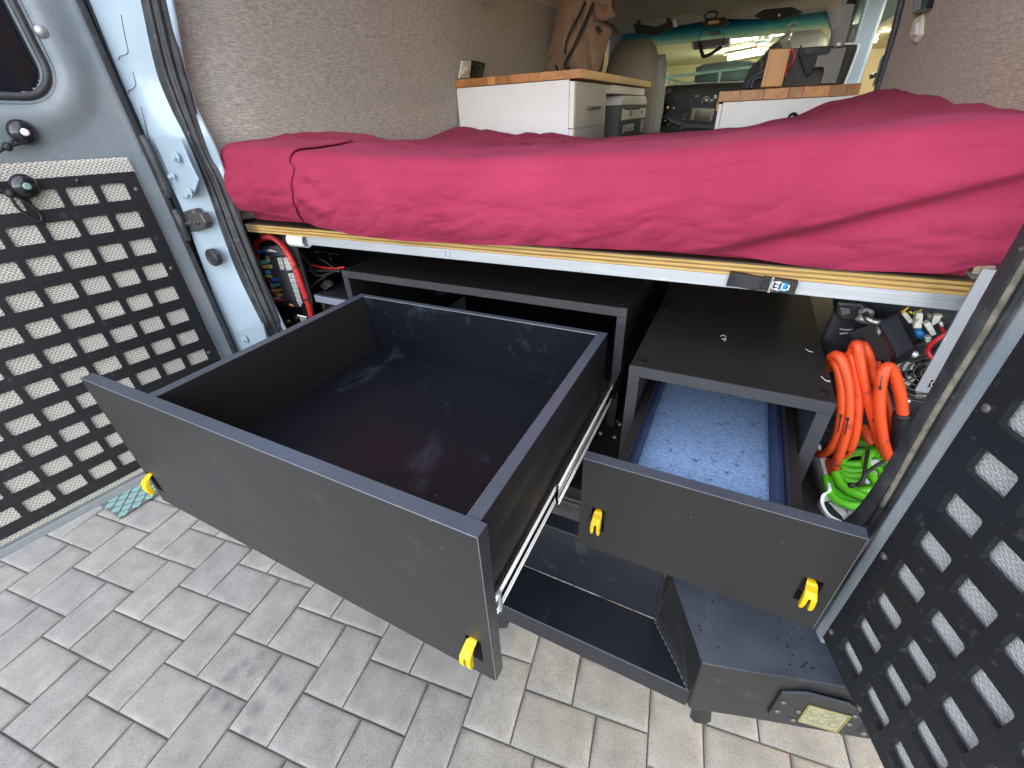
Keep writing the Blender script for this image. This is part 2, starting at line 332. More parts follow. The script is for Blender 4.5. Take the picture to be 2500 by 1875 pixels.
# paver concrete: tone per paver, fine aggregate, pits and a few dark stains
def paver_mat():
    m=bpy.data.materials.new('concrete_paver'); m.use_nodes=True; n,l,p=edit(m)
    geo=nn(n,'ShaderNodeNewGeometry'); oi=nn(n,'ShaderNodeObjectInfo')
    def nz(s,d=5,r=0.6,off=None):
        t=nn(n,'ShaderNodeTexNoise'); t.inputs['Scale'].default_value=s; t.inputs['Detail'].default_value=d; t.inputs['Roughness'].default_value=r; l.new(geo.outputs['Position'],t.inputs['Vector']); return t
    base=ramp(n,[(0.0,(0.262,0.243,0.207)),(0.35,(0.276,0.262,0.234)),(0.7,(0.302,0.281,0.242)),(1.0,(0.262,0.249,0.227))]); l.new(oi.outputs['Random'],base.inputs[0])
    cl=nz(14,6); c1=ramp(n,[(0.3,(0.78,0.77,0.76)),(0.7,(1.12,1.12,1.10))]); l.new(cl.outputs['Fac'],c1.inputs[0])
    mu=nn(n,'ShaderNodeMix',data_type='RGBA',blend_type='MULTIPLY'); mu.inputs[0].default_value=1; l.new(base.outputs[0],mu.inputs[6]); l.new(c1.outputs[0],mu.inputs[7])
    ag=nz(260,3,0.75); c2=ramp(n,[(0.28,(0.42,0.42,0.42)),(0.45,(0.95,0.95,0.95)),(0.6,(1.05,1.05,1.05)),(0.74,(1.5,1.5,1.47))]); l.new(ag.outputs['Fac'],c2.inputs[0])
    m2=nn(n,'ShaderNodeMix',data_type='RGBA',blend_type='MULTIPLY'); m2.inputs[0].default_value=1; l.new(mu.outputs[2],m2.inputs[6]); l.new(c2.outputs[0],m2.inputs[7])
    pit=nn(n,'ShaderNodeTexVoronoi'); pit.inputs['Scale'].default_value=170; l.new(geo.outputs['Position'],pit.inputs['Vector'])
    pm=nz(60,2); pa=nn(n,'ShaderNodeMath',operation='MULTIPLY_ADD'); pa.inputs[1].default_value=0.55; pa.inputs[2].default_value=-0.2; l.new(pm.outputs['Fac'],pa.inputs[0])
    lt=nn(n,'ShaderNodeMath',operation='LESS_THAN'); l.new(pit.outputs['Distance'],lt.inputs[0]); l.new(pa.outputs[0],lt.inputs[1])
    m3=nn(n,'ShaderNodeMix',data_type='RGBA'); m3.inputs[7].default_value=(0.10,0.10,0.10,1); mf=nn(n,'ShaderNodeMath',operation='MULTIPLY'); mf.inputs[1].default_value=0.75; l.new(lt.outputs[0],mf.inputs[0]); l.new(mf.outputs[0],m3.inputs[0]); l.new(m2.outputs[2],m3.inputs[6])
    # stains: old oil drips on two pavers left of the drawer
    tot=None
    for sx,sy,rad in STAINS:
        vm=nn(n,'ShaderNodeVectorMath',operation='DISTANCE'); vm.inputs[1].default_value=(sx,sy,0); l.new(geo.outputs['Position'],vm.inputs[0])
        mr=nn(n,'ShaderNodeMapRange'); mr.inputs[1].default_value=rad; mr.inputs[2].default_value=rad*0.25; mr.inputs[3].default_value=0; mr.inputs[4].default_value=1; l.new(vm.outputs['Value'],mr.inputs[0])
        if tot is None: tot=mr.outputs[0]
        else:
            mxm=nn(n,'ShaderNodeMath',operation='MAXIMUM'); l.new(tot,mxm.inputs[0]); l.new(mr.outputs[0],mxm.inputs[1]); tot=mxm.outputs[0]
    sn=nz(45,4); mm=nn(n,'ShaderNodeMath',operation='MULTIPLY'); l.new(tot,mm.inputs[0]); l.new(sn.outputs['Fac'],mm.inputs[1])
    m4=nn(n,'ShaderNodeMix',data_type='RGBA'); m4.inputs[7].default_value=(0.10,0.10,0.115,1); l.new(mm.outputs[0],m4.inputs[0]); l.new(m3.outputs[2],m4.inputs[6])
    l.new(m4.outputs[2],p.inputs['Base Color']); p.inputs['Roughness'].default_value=0.88
    bp=nn(n,'ShaderNodeBump'); bp.inputs['Strength'].default_value=0.35; bp.inputs['Distance'].default_value=0.0015; sub=nn(n,'ShaderNodeMath',operation='SUBTRACT'); l.new(ag.outputs['Fac'],sub.inputs[0]); l.new(lt.outputs[0],sub.inputs[1]); l.new(sub.outputs[0],bp.inputs['Height']); l.new(bp.outputs[0],p.inputs['Normal'])
    return m
STAINS=[(a[0],a[1],r) for a,r in zip([(-0.9372,-0.0237,0.0),(-0.9462,-0.0726,0.0),(-0.8978,-0.0309,0.0),(-0.8026,-0.0172,-0.0),(-0.7975,-0.0908,0.0),(-0.7708,-0.1425,0.0),(-0.9442,-0.126,0.0),(-0.8795,-0.1241,0.0),(-0.9111,0.0152,0.0),(-0.7712,-0.0205,0.0),(-0.9509,-0.0559,0.0)],(.022,.03,.02,.034,.03,.022,.02,.022,.02,.025,.022))]
M['paver']=paver_mat()
# woven lining fabric: grey-brown heathered streaks
def lining(name='heathered_lining_fabric',tint=(1,1,1)):
    m=bpy.data.materials.new(name); m.use_nodes=True; n,l,p=edit(m)
    tc=nn(n,'ShaderNodeTexCoord')
    def st(sc,s,d=4):
        mp=nn(n,'ShaderNodeMapping'); mp.inputs['Scale'].default_value=sc; l.new(tc.outputs['Object'],mp.inputs['Vector'])
        t=nn(n,'ShaderNodeTexNoise'); t.inputs['Scale'].default_value=s; t.inputs['Detail'].default_value=d; t.inputs['Roughness'].default_value=0.7; l.new(mp.outputs[0],t.inputs['Vector']); return t
    a=st((1,.6,8),95); b=st((1,8,.8),80); c=st((1,1,1),600,2)
    ca=ramp(n,[(0.34,(0.235,0.22,0.185)),(0.52,(0.41,0.385,0.33)),(0.68,(0.61,0.58,0.505))]); l.new(a.outputs['Fac'],ca.inputs[0])
    cb=ramp(n,[(0.34,tuple(.80*q for q in tint)),(0.66,tuple(1.18*q for q in tint))]); l.new(b.outputs['Fac'],cb.inputs[0])
    mu=nn(n,'ShaderNodeMix',data_type='RGBA',blend_type='MULTIPLY'); mu.inputs[0].default_value=1; l.new(ca.outputs[0],mu.inputs[6]); l.new(cb.outputs[0],mu.inputs[7])
    l.new(mu.outputs[2],p.inputs['Base Color']); p.inputs['Roughness'].default_value=0.95; p.inputs['Sheen Weight'].default_value=0.2
    bp=nn(n,'ShaderNodeBump'); bp.inputs['Strength'].default_value=0.4; bp.inputs['Distance'].default_value=0.001; ad=nn(n,'ShaderNodeMath',operation='ADD'); l.new(a.outputs['Fac'],ad.inputs[0]); l.new(c.outputs['Fac'],ad.inputs[1]); l.new(ad.outputs[0],bp.inputs['Height']); l.new(bp.outputs[0],p.inputs['Normal'])
    return m
M['lining']=lining(); M['lining_brown']=lining('heathered_brown_lining_fabric',(.84,.68,.54))
# door card cloth with small woven diamonds: a = across, z = up (object space holds world metres)
def diamond(name,ax,period,h,c_lo,c_hi,distort):
    m=bpy.data.materials.new(name); m.use_nodes=True; n,l,p=edit(m)
    tc=nn(n,'ShaderNodeTexCoord'); sx=nn(n,'ShaderNodeSeparateXYZ'); 
    ns=nn(n,'ShaderNodeTexNoise'); ns.inputs['Scale'].default_value=90; ns.inputs['Detail'].default_value=3; l.new(tc.outputs['Object'],ns.inputs['Vector'])
    ms=nn(n,'ShaderNodeVectorMath',operation='MULTIPLY_ADD'); ms.inputs[1].default_value=(distort,)*3; l.new(ns.outputs['Color'],ms.inputs[0]); l.new(tc.outputs['Object'],ms.inputs[2]); l.new(ms.outputs[0],sx.inputs[0])
    def tri(sock,per):
        a=nn(n,'ShaderNodeMath',operation='PINGPONG'); a.inputs[1].default_value=per/2; l.new(sock,a.inputs[0])
        b=nn(n,'ShaderNodeMath',operation='MULTIPLY'); b.inputs[1].default_value=2/per; l.new(a.outputs[0],b.inputs[0]); return b.outputs[0]
    u=tri(sx.outputs[ax],period); v=tri(sx.outputs[2],h)
    s=nn(n,'ShaderNodeMath',operation='ADD'); l.new(u,s.inputs[0]); l.new(v,s.inputs[1])
    w=nn(n,'ShaderNodeMath',operation='MULTIPLY'); w.inputs[1].default_value=6.2832; l.new(s.outputs[0],w.inputs[0]); sn=nn(n,'ShaderNodeMath',operation='SINE'); l.new(w.outputs[0],sn.inputs[0])
    cr=ramp(n,[(0.25,c_lo),(0.7,c_hi)]); mr=nn(n,'ShaderNodeMapRange'); mr.inputs[1].default_value=-1; mr.inputs[2].default_value=1; l.new(sn.outputs[0],mr.inputs[0]); l.new(mr.outputs[0],cr.inputs[0])
    l.new(cr.outputs[0],p.inputs['Base Color']); p.inputs['Roughness'].default_value=0.92
    bp=nn(n,'ShaderNodeBump'); bp.inputs['Strength'].default_value=0.5; bp.inputs['Distance'].default_value=0.0012; l.new(mr.outputs[0],bp.inputs['Height']); l.new(bp.outputs[0],p.inputs['Normal'])
    return m
M['diamond']=diamond('woven_diamond_cloth',1,0.015,0.0085,(0.27,0.25,0.21),(0.70,0.67,0.59),0.0026)
M['diamond2']=diamond('woven_diamond_cloth_crumpled',1,0.014,0.0075,(0.36,0.355,0.34),(0.50,0.495,0.475),0.006)
# magenta bed sheet
def sheet():
    m=bpy.data.materials.new('crimson_cotton_sheet'); m.use_nodes=True; n,l,p=edit(m)
    tc=nn(n,'ShaderNodeTexCoord')
    def nz(s,d=5,sc=(1,1,1),r=0.6,rot=(0,0,0)):
        mp=nn(n,'ShaderNodeMapping'); mp.inputs['Scale'].default_value=sc; mp.inputs['Rotation'].default_value=rot; l.new(tc.outputs['Object'],mp.inputs['Vector'])
        t=nn(n,'ShaderNodeTexNoise'); t.inputs['Scale'].default_value=s; t.inputs['Detail'].default_value=d; t.inputs['Roughness'].default_value=r; l.new(mp.outputs[0],t.inputs['Vector']); return t
    a=nz(5); cr=ramp(n,[(0.3,(0.240,0.019,0.049)),(0.7,(0.315,0.031,0.072))]); l.new(a.outputs['Fac'],cr.inputs[0]); l.new(cr.outputs[0],p.inputs['Base Color'])
    p.inputs['Roughness'].default_value=0.85; p.inputs['Sheen Weight'].default_value=0.08; p.inputs['Sheen Roughness'].default_value=0.5; p.inputs['Sheen Tint'].default_value=(1,0.3,0.5,1); p.inputs['Specular IOR Level'].default_value=0.15
    b1=nz(17,8,(1,1,2.4),0.66,(0,0.35,0)); b2=nz(420,2)
    bp=nn(n,'ShaderNodeBump'); bp.inputs['Strength'].default_value=0.5; bp.inputs['Distance'].default_value=0.008; l.new(b1.outputs['Fac'],bp.inputs['Height'])
    bq=nn(n,'ShaderNodeBump'); bq.inputs['Strength'].default_value=0.15; bq.inputs['Distance'].default_value=0.0006; l.new(b2.outputs['Fac'],bq.inputs['Height']); l.new(bp.outputs[0],bq.inputs['Normal']); l.new(bq.outputs[0],p.inputs['Normal'])
    return m
M['cloth']=sheet()
def wood(name,cols,sc,s,rough=0.5,rand=0.0):
    m=bpy.data.materials.new(name); m.use_nodes=True; n,l,p=edit(m)
    tc=nn(n,'ShaderNodeTexCoord'); mp=nn(n,'ShaderNodeMapping'); mp.inputs['Scale'].default_value=sc; l.new(tc.outputs['Object'],mp.inputs['Vector'])
    t=nn(n,'ShaderNodeTexNoise'); t.inputs['Scale'].default_value=s; t.inputs['Detail'].default_value=7; t.inputs['Roughness'].default_value=0.62; t.inputs['Distortion'].default_value=0.6; l.new(mp.outputs[0],t.inputs['Vector'])
    cr=ramp(n,cols); l.new(t.outputs['Fac'],cr.inputs[0]); o=cr.outputs[0]
    if rand:
        oi=nn(n,'ShaderNodeObjectInfo'); mr=nn(n,'ShaderNodeMapRange'); mr.inputs[3].default_value=1-rand; mr.inputs[4].default_value=1+rand; l.new(oi.outputs['Random'],mr.inputs[0]); hs=nn(n,'ShaderNodeHueSaturation'); l.new(mr.outputs[0],hs.inputs['Value']); l.new(o,hs.inputs['Color']); o=hs.outputs[0]
    l.new(o,p.inputs['Base Color']); p.inputs['Roughness'].default_value=rough
    return m
M['plytop']=wood('dark_plywood_face',[(0.3,(0.05,0.032,0.018)),(0.7,(0.13,0.085,0.05))],(2,20,20),3)
M['ply1']=wood('pale_ply_veneer',[(0.25,(0.38,0.21,0.05)),(0.6,(0.60,0.385,0.12)),(0.8,(0.68,0.50,0.20))],(1.5,14,60),6)
M['ply2']=wood('brown_ply_veneer',[(0.25,(0.13,0.065,0.02)),(0.6,(0.30,0.17,0.05)),(0.8,(0.45,0.28,0.10))],(1.5,14,60),6)
M['block']=wood('oiled_butcher_block',[(0.25,(0.36,0.13,0.035)),(0.6,(0.55,0.24,0.075)),(0.85,(0.62,0.33,0.13))],(14,14,14),2.2,0.4,0.28)
M['block2']=wood('oiled_beech_edge',[(0.25,(0.50,0.28,0.09)),(0.6,(0.62,0.38,0.14))],(14,1.5,14),2.2,0.42,0.12)
# blue felt drawer liner
def felt():
    m=bpy.data.materials.new('blue_felt'); m.use_nodes=True; n,l,p=edit(m); tc=nn(n,'ShaderNodeTexCoord')
    t=nn(n,'ShaderNodeTexNoise'); t.inputs['Scale'].default_value=170; t.inputs['Detail'].default_value=6; t.inputs['Roughness'].default_value=0.75; l.new(tc.outputs['Object'],t.inputs['Vector'])
    cr=ramp(n,[(0.30,(0.08,0.16,0.36)),(0.45,(0.22,0.38,0.66)),(0.68,(0.38,0.57,0.84))]); l.new(t.outputs['Fac'],cr.inputs[0])
    t2=nn(n,'ShaderNodeTexNoise'); t2.inputs['Scale'].default_value=60; t2.inputs['Detail'].default_value=5; l.new(tc.outputs['Object'],t2.inputs['Vector']); c2=ramp(n,[(0.62,(0,0,0)),(0.74,(0.8,0.8,0.8))]); l.new(t2.outputs['Fac'],c2.inputs[0])
    mx=nn(n,'ShaderNodeMix',data_type='RGBA'); mx.inputs[7].default_value=(0.03,0.06,0.15,1); l.new(c2.outputs[0],mx.inputs[0]); l.new(cr.outputs[0],mx.inputs[6]); l.new(mx.outputs[2],p.inputs['Base Color'])
    p.inputs['Roughness'].default_value=1.0; p.inputs['Sheen Weight'].default_value=0.3
    bp=nn(n,'ShaderNodeBump'); bp.inputs['Strength'].default_value=0.6; bp.inputs['Distance'].default_value=0.002; l.new(t.outputs['Fac'],bp.inputs['Height']); l.new(bp.outputs[0],p.inputs['Normal'])
    return m
M['felt']=felt()
# windscreen: clear glass with a blue-green shade band along its top
def windscreen(z0,z1):
    m=bpy.data.materials.new('windscreen_glass'); m.use_nodes=True; n,l,p=edit(m); n.remove(p); out=n['Material Output']
    tc=nn(n,'ShaderNodeTexCoord'); sx=nn(n,'ShaderNodeSeparateXYZ'); l.new(tc.outputs['Object'],sx.inputs[0])
    mr=nn(n,'ShaderNodeMapRange'); mr.inputs[1].default_value=z0; mr.inputs[2].default_value=z1; l.new(sx.outputs[2],mr.inputs[0])
    cr=ramp(n,[(0.0,(0.80,0.88,0.86)),(0.74,(0.80,0.88,0.86)),(0.85,(0.24,0.54,0.66)),(0.94,(0.05,0.24,0.38)),(1.0,(0.02,0.10,0.2))]); l.new(mr.outputs[0],cr.inputs[0])
    tr=nn(n,'ShaderNodeBsdfTransparent'); l.new(cr.outputs[0],tr.inputs[0]); gl=nn(n,'ShaderNodeBsdfGlossy'); gl.inputs['Roughness'].default_value=0.02
    fr=nn(n,'ShaderNodeFresnel'); fr.inputs[0].default_value=1.45; mx=nn(n,'ShaderNodeMixShader'); l.new(fr.outputs[0],mx.inputs[0]); l.new(tr.outputs[0],mx.inputs[1]); l.new(gl.outputs[0],mx.inputs[2]); l.new(mx.outputs[0],out.inputs[0])
    return m
def clearglass():
    m=bpy.data.materials.new('clear_plastic'); m.use_nodes=True; n,l,p=edit(m); n.remove(p); out=n['Material Output']
    tr=nn(n,'ShaderNodeBsdfTransparent'); tr.inputs[0].default_value=(0.86,0.88,0.88,1); gl=nn(n,'ShaderNodeBsdfGlossy'); gl.inputs['Roughness'].default_value=0.08; gl.inputs[0].default_value=(0.9,0.92,0.95,1)
    lw=nn(n,'ShaderNodeLayerWeight'); lw.inputs[0].default_value=0.45; mx=nn(n,'ShaderNodeMixShader'); l.new(lw.outputs['Facing'],mx.inputs[0]); l.new(tr.outputs[0],mx.inputs[1]); l.new(gl.outputs[0],mx.inputs[2]); l.new(mx.outputs[0],out.inputs[0])
    return m
M['clearplastic']=clearglass()
# ================================================================ ground
g=MB(); g.box(-60,60,-60,60,-0.6,-0.045); tag(g.build('ground',M['concrete']),kind='structure')
U=0.0699; TH=7.6*math.pi/180; ct,st_=math.cos(TH),math.sin(TH); PO=(-1.1845,-0.1349)
def paver_mesh(name,wd,hd):
    mb=MB(); gp=0.0013
    def ring(i,z): return [(gp+i,gp+i,z),(wd-gp-i,gp+i,z),(wd-gp-i,hd-gp-i,z),(gp+i,hd-gp-i,z)]
    mb.loft([ring(0,-0.038),ring(0,-0.006),ring(0.0030,-0.0024),ring(0.0085,-0.0005),ring(0.018,0.0)],True,True)
    me=bpy.data.meshes.new(name); me.from_pydata(mb.v,[],mb.f); me.materials.append(M['paver'])
    bm=bmesh.new(); bm.from_mesh(me); bmesh.ops.recalc_face_normals(bm,faces=bm.faces); bm.to_mesh(me); bm.free()
    me.polygons.foreach_set('use_smooth',[True]*len(me.polygons)); me.update(); me.set_sharp_from_angle(angle=R(50)); return me,mb
PV,pvb=paver_mesh('paver',2*U,3*U); PH,phb=paver_mesh('paver',3*U,2*U)
drive=tag(MB().box(-3.6,2.2,-2.2,2.6,-0.043,-0.0065).build('driveway',M['sand']),kind='structure')
cells=[]
for a in range(-40,40):
    for b in range(-40,40):
        lx,ly=2*a+5*b,2*a-b
        for (du,me,mbb) in ((0,PV,pvb),(2,PH,phb)):
            x=(lx+du)*U; y=ly*U
            wx,wy=PO[0]+ct*x-st_*y,PO[1]+st_*x+ct*y
            if -3.4<wx<2.0 and -2.0<wy<2.4: cells.append((math.hypot((wx+0.75)*0.8,wy-0.0),wx,wy,me,mbb))
cells.sort(key=lambda c:c[0])
rest=MB(); rp=random.Random(3)
for i,(d,x,y,me,mbb) in enumerate(cells):
    dz=rp.uniform(-0.0014,0.0014); ta,tb=rp.uniform(-.004,.004),rp.uniform(-.004,.004); rz=TH+rp.uniform(-.004,.004)
    mw=Matrix.Translation((x,y,dz))@Matrix.Rotation(rz,4,'Z')@Matrix.Rotation(ta,4,'X')@Matrix.Rotation(tb,4,'Y')
    if i<296:
        o=link(bpy.data.objects.new('paver',me)); o.matrix_world=mw; o.parent=drive
    else: rest.add([mw@Vector(p) for p in mbb.v],mbb.f)
tag(rest.build('far_pavers',M['paver'],drive,smooth=False),kind='stuff')
# patterned tile mat lying on the pavers by the driver-side door
mat_t=thing('tile_mat','mint green and white patterned tile mat on the pavers below the driver-side door','tile mat',(-2.15,.3,0))
MB().box(-2.46,-1.985,.125,.62,0.0035,0.0085).build('mat_base',M['grout'],mat_t)
tl=MB(); 
def ogee(cx,cy,sx,sy):
    P=[]
    for k in range(24):
        a=2*math.pi*k/24; r=0.88+0.12*math.cos(4*a)
        P.append((cx+sx*r*math.cos(a),cy+sy*r*math.sin(a),0.0085))
    return P
first=None
for i in range(12):
    for j in range(24):
        cx=-2.45+i*0.056+(0.028 if j%2 else 0); cy=.145+j*0.027
        if cx>-1.995 or cy>.61: continue
        if first is None:
            mb=MB().prism(ogee(0,0,0.0200,0.0195),(0,0,0.0012)); first=mb.build('tile',M['mint'],mat_t); first.location=(cx,cy,0)
        else:
            o=first.copy(); link(o); o.location=(cx,cy,0)
# ================================================================ van
van=thing('camper_van','white camper van with both rear doors open and its bed and drawers showing','van',(-.27,2.2,0))
FZ=.80
def vp(name,mb,m,**k): return mb.build(name,m,van,**k)
vp('load_floor',MB().box(-1.12,.62,.36,3.35,FZ-.03,FZ),M['black'])
vp('underbody',MB().box(-1.05,.52,.40,4.7,.42,.765),M['black'])
# roof and outer body sides
vp('roof',MB().loft([[(x,y,z) for x,z in ((-1.20,1.75),(-1.12,1.98),(-.9,2.12),(-.27,2.16),(.36,2.12),(.58,1.98),(.66,1.75),(.63,1.75),(.55,1.93),(.34,2.06),(-.27,2.10),(-.88,2.06),(-1.09,1.93),(-1.17,1.75))] for y in (.36,3.7)],True,True),M['whitevan'],smooth=True,angle=40)
vp('body_side',MB().loft([[(x,y,z) for x,z in ((-1.20,1.75),(-1.275,1.35),(-1.285,1.0),(-1.24,.6),(-1.21,.6),(-1.25,1.0),(-1.24,1.35),(-1.17,1.75))] for y in (.40,4.3)],True,True),M['whitevan'],smooth=True,angle=40)
def rside(y0,y1): return MB().loft([[(x,y,z) for x,z in ((.66,1.75),(.735,1.35),(.745,1.0),(.70,.6),(.67,.6),(.71,1.0),(.70,1.35),(.63,1.75))] for y in (y0,y1)],True,True)
vp('body_side',rside(.40,1.62),M['whitevan'],smooth=True,angle=40)
vp('body_side',MB().loft([[(x,y,z) for x,z in ((.735,1.3),(.745,1.0),(.70,.6),(.67,.6),(.71,1.0),(.70,1.3))] for y in (2.75,4.3)],True,True),M['whitevan'],smooth=True,angle=40)
# inside: headlining, wall lining
vp('headlining',MB().loft([[(x,y,z) for x,z in ((-.93,1.80),(-.87,1.95),(-.7,2.02),(-.27,2.04),(.2,2.02),(.37,1.95),(.43,1.80),(.45,1.80),(.39,1.97),(.2,2.045),(-.27,2.065),(-.7,2.045),(-.89,1.97),(-.95,1.80))] for y in (.50,2.6)],True,True),M['ceiling_lining'],smooth=True,angle=50)
def wallx(z,side):
    t=max(0,z-1.2); 
    return (-.965+.06*t+.16*max(0,t-.35)**1.5) if side<0 else (.452-.05*t-.16*max(0,t-.35)**1.5)
def lining_wall(y0,y1,side,th):
    mb=MB(); zs=[1.226+i*.05 for i in range(14)]
    def f(u,v):
        z=zs[0]+v*(zs[-1]-zs[0]); y=y0+u*(y1-y0); return (wallx(z,side)+side*(.03*max(0,1-(y-y0)/.12)**2 if side<0 else 0)+.004*noise.noise((y*3,z*3,side)),y,z)
    nx,ny=40,24; mb.grid(nx,ny,f); b=len(mb.v)
    mb.grid(nx,ny,lambda u,v:(f(u,v)[0]+th*side,f(u,v)[1],f(u,v)[2]))
    for i in range(ny-1): mb.f.append((i*nx,(i+1)*nx,b+(i+1)*nx,b+i*nx)); mb.m.append(0)
    for i in range(ny-1): mb.f.append((i*nx+nx-1,b+i*nx+nx-1,b+(i+1)*nx+nx-1,(i+1)*nx+nx-1)); mb.m.append(0)
    return mb
vp('wall_lining',lining_wall(.492,2.55,-1,.02),M['lining'],smooth=True,angle=40,label='heathered grey fabric lining on the driver-side wall')
vp('wall_lining',lining_wall(.535,1.50,1,.02),M['lining_brown'],smooth=True,angle=40,label='heathered brown fabric lining on the passenger-side wall')
# lower cavities beside the load floor
vp('side_cavity_panel',MB().box(-1.235,-1.215,.42,1.6,.8,1.2),M['foam'])
vp('side_cavity_panel',MB().box(.66,.68,.47,1.6,.8,1.2),M['foam'])
# ---- driver-side rear pillar (left in the picture)
OUT=[(-1.0451,0.4,1.6652),(-1.045,0.4,1.6475),(-1.0532,0.4,1.5215),(-1.0519,0.4,1.4414),(-1.0534,0.4,1.3997),(-1.0392,0.4,1.3312),(-1.0334,0.4,1.2633),(-1.0483,0.4,1.1417),(-1.0594,0.4,1.0197),(-1.0656,0.4,0.8823),(-1.0653,0.4,0.7458)]
WIN=[(-0.9369,0.437,1.6578),(-0.9451,0.437,1.6413),(-0.9842,0.437,1.5365),(-0.9849,0.437,1.4723),(-0.9759,0.437,1.4295),(-0.9677,0.437,1.375),(-0.969,0.437,1.2843),(-0.9777,0.437,1.1803),(-0.9753,0.437,1.084),(-0.9479,0.437,0.9312),(-0.9235,0.437,0.8233)]
GIN=[(-0.8963,0.458,1.6561),(-0.9009,0.458,1.6392),(-0.9245,0.458,1.5469),(-0.9319,0.458,1.4975),(-0.9385,0.458,1.4567),(-0.9415,0.458,1.3781),(-0.9268,0.458,1.3387),(-0.9227,0.458,1.2651),(-0.9188,0.458,1.1654),(-0.9081,0.458,0.9662),(-0.8866,0.458,0.827)]
PIN=[(-0.8882,0.463,1.6559),(-0.8913,0.463,1.6388),(-0.9305,0.463,1.5375),(-0.9359,0.463,1.4957),(-0.9395,0.463,1.4627),(-0.9237,0.463,1.3938),(-0.9227,0.463,1.3382),(-0.9258,0.463,1.2669),(-0.9281,0.463,1.1695),(-0.9156,0.463,1.0172),(-0.8843,0.463,0.8454)]
def longer(A,up=.36,down=.12):
    A=[Vector(p) for p in A]; t=(A[0]-A[1]).normalized(); b=(A[-1]-A[-2]).normalized()
    t=Vector((t.x*.5,0,1)).normalized() if A[0].z<1.9 else t
    return [A[0]+t*up,A[0]+t*up*.5]+A+[A[-1]+Vector((0,0,-down))]
def band(name,A,B,m,th=0.012,bow=0.0,nm=4,ext=True,**k):
    if ext: A,B=longer(A),longer(B)
    n=len(A); PA=smoothpath(A,4); PB=smoothpath(B,4); rows=[]
    for a,b in zip(PA,PB):
        rows.append([a.lerp(b,i/nm)+Vector((0,-bow*math.sin(math.pi*i/nm),0)) for i in range(nm+1)])
    rings=[r+[p+Vector((0,th,0)) for p in reversed(r)] for r in rows]
    return MB().loft(rings,True,True).build(name,m,van,smooth=True,angle=50,**k)
pil=band('rear_pillar',OUT,WIN,M['whitevan'],th=.008,bow=.004,nm=8,label='pale blue-white painted rear door pillar on the driver side')
seal=band('door_seal',WIN,GIN,M['rubber'],th=.004,bow=.010,nm=8,label='dust-covered black rubber seal on the driver-side pillar')
ridge=[a.lerp(b,.55)+Vector((0,-.012,0)) for a,b in zip(smoothpath(longer(WIN),4),smoothpath(longer(GIN),4))]
MB().tube(ridge,.0042,8).build('seal_lip',M['rubber'],seal,smooth=True)
ridge=[a.lerp(b,.82)+Vector((0,-.009,0)) for a,b in zip(smoothpath(longer(WIN),4),smoothpath(longer(GIN),4))]
MB().tube(ridge,.005,8).build('seal_lip',M['rubber'],seal,smooth=True)
band('pinch_weld',GIN,PIN,M['whitevan'],th=.004,nm=2)
# lining of the gap between pillar and body side
vp('pillar_backing',MB().prism([(-1.02,.53,.80),(-1.24,.53,.80),(-1.24,.53,1.7),(-1.06,.53,1.9),(-1.06,.53,1.26),(-1.04,.53,1.2)],(0,.01,0)),M['black'])
# bolts, hinge plate, striker and rubber plug on the pillar
def on_pillar(t,s):   # t along, s across
    a=Vector(smoothpath(OUT,4)[t]); b=Vector(smoothpath(WIN,4)[t]); return a.lerp(b,s)+Vector((0,-.006,0))
def hexbolt(name,p,r,m,parent,ax=(0,-1,0)):
    mb=MB(); mb.lathe([(r*1.55,0),(r*1.55,.002),(r*1.35,.0028)],p,ax,20); mb.lathe([(r,.0028),(r,.0085),(r*.86,.0095),(r*.3,.0095)],p,ax,6); return mb.build(name,m,parent)
plate_pts=[(-1.0287,0.3995,1.4176),(-1.0067,0.3995,1.421),(-0.9278,0.3995,1.4134),(-0.9287,0.3995,1.3694),(-0.9224,0.3995,1.3331),(-0.9706,0.3995,1.2964),(-1.0128,0.3995,1.2933),(-1.0232,0.3995,1.3072)]
MB().prism(plate_pts,(0,.004,0)).build('hinge_plate',M['whitevan'],pil,bevel=.002)
for p in [(-0.9551,0.392,1.3788),(-0.9615,0.392,1.3064)]: hexbolt('hinge_bolt',p,.0068,M['whitevan'],pil)
hexbolt('hinge_bolt',(-0.9996,0.392,1.3404),.0045,M['whitevan'],pil)
hexbolt('hinge_bolt',(-0.9962,0.4,0.9293),.0068,M['whitevan'],pil)
MB().prism([(-1.0675,0.405,0.9244),(-1.04,0.405,0.9395),(-0.9001,0.405,0.9899),(-0.91,0.405,0.9402),(-1.022,0.405,0.8936)],(0,.006,0)).build('hinge_plate',M['whitevan'],pil,bevel=.002)
st=MB().prism([(-1.03,0.397,1.2631),(-0.988,0.397,1.2713),(-0.985,0.397,1.2623),(-0.9627,0.397,1.2624),(-0.9575,0.397,1.2408),(-0.9695,0.397,1.228),(-1.0074,0.397,1.2181),(-1.0388,0.397,1.2161)],(0,.02,0)).build('door_striker',M['bracket'],pil,bevel=.003)
for p in [(-1.0197,0.3965,1.2385),(-0.985,0.3965,1.2413)]: hexbolt('striker_screw',p,.0035,M['bracket'],st)
MB().lathe([(.0115,-.01),(.0205,-.01),(.0215,.003),(.019,.006),(.014,.0055),(.0125,.0035),(.011,.0035),(.010,.0055),(.004,.006),(.0005,.0052)],(-0.9902,0.4005,1.1562),(0,-1,0),28).build('rubber_plug',M['rubber'],pil,smooth=True,angle=40)
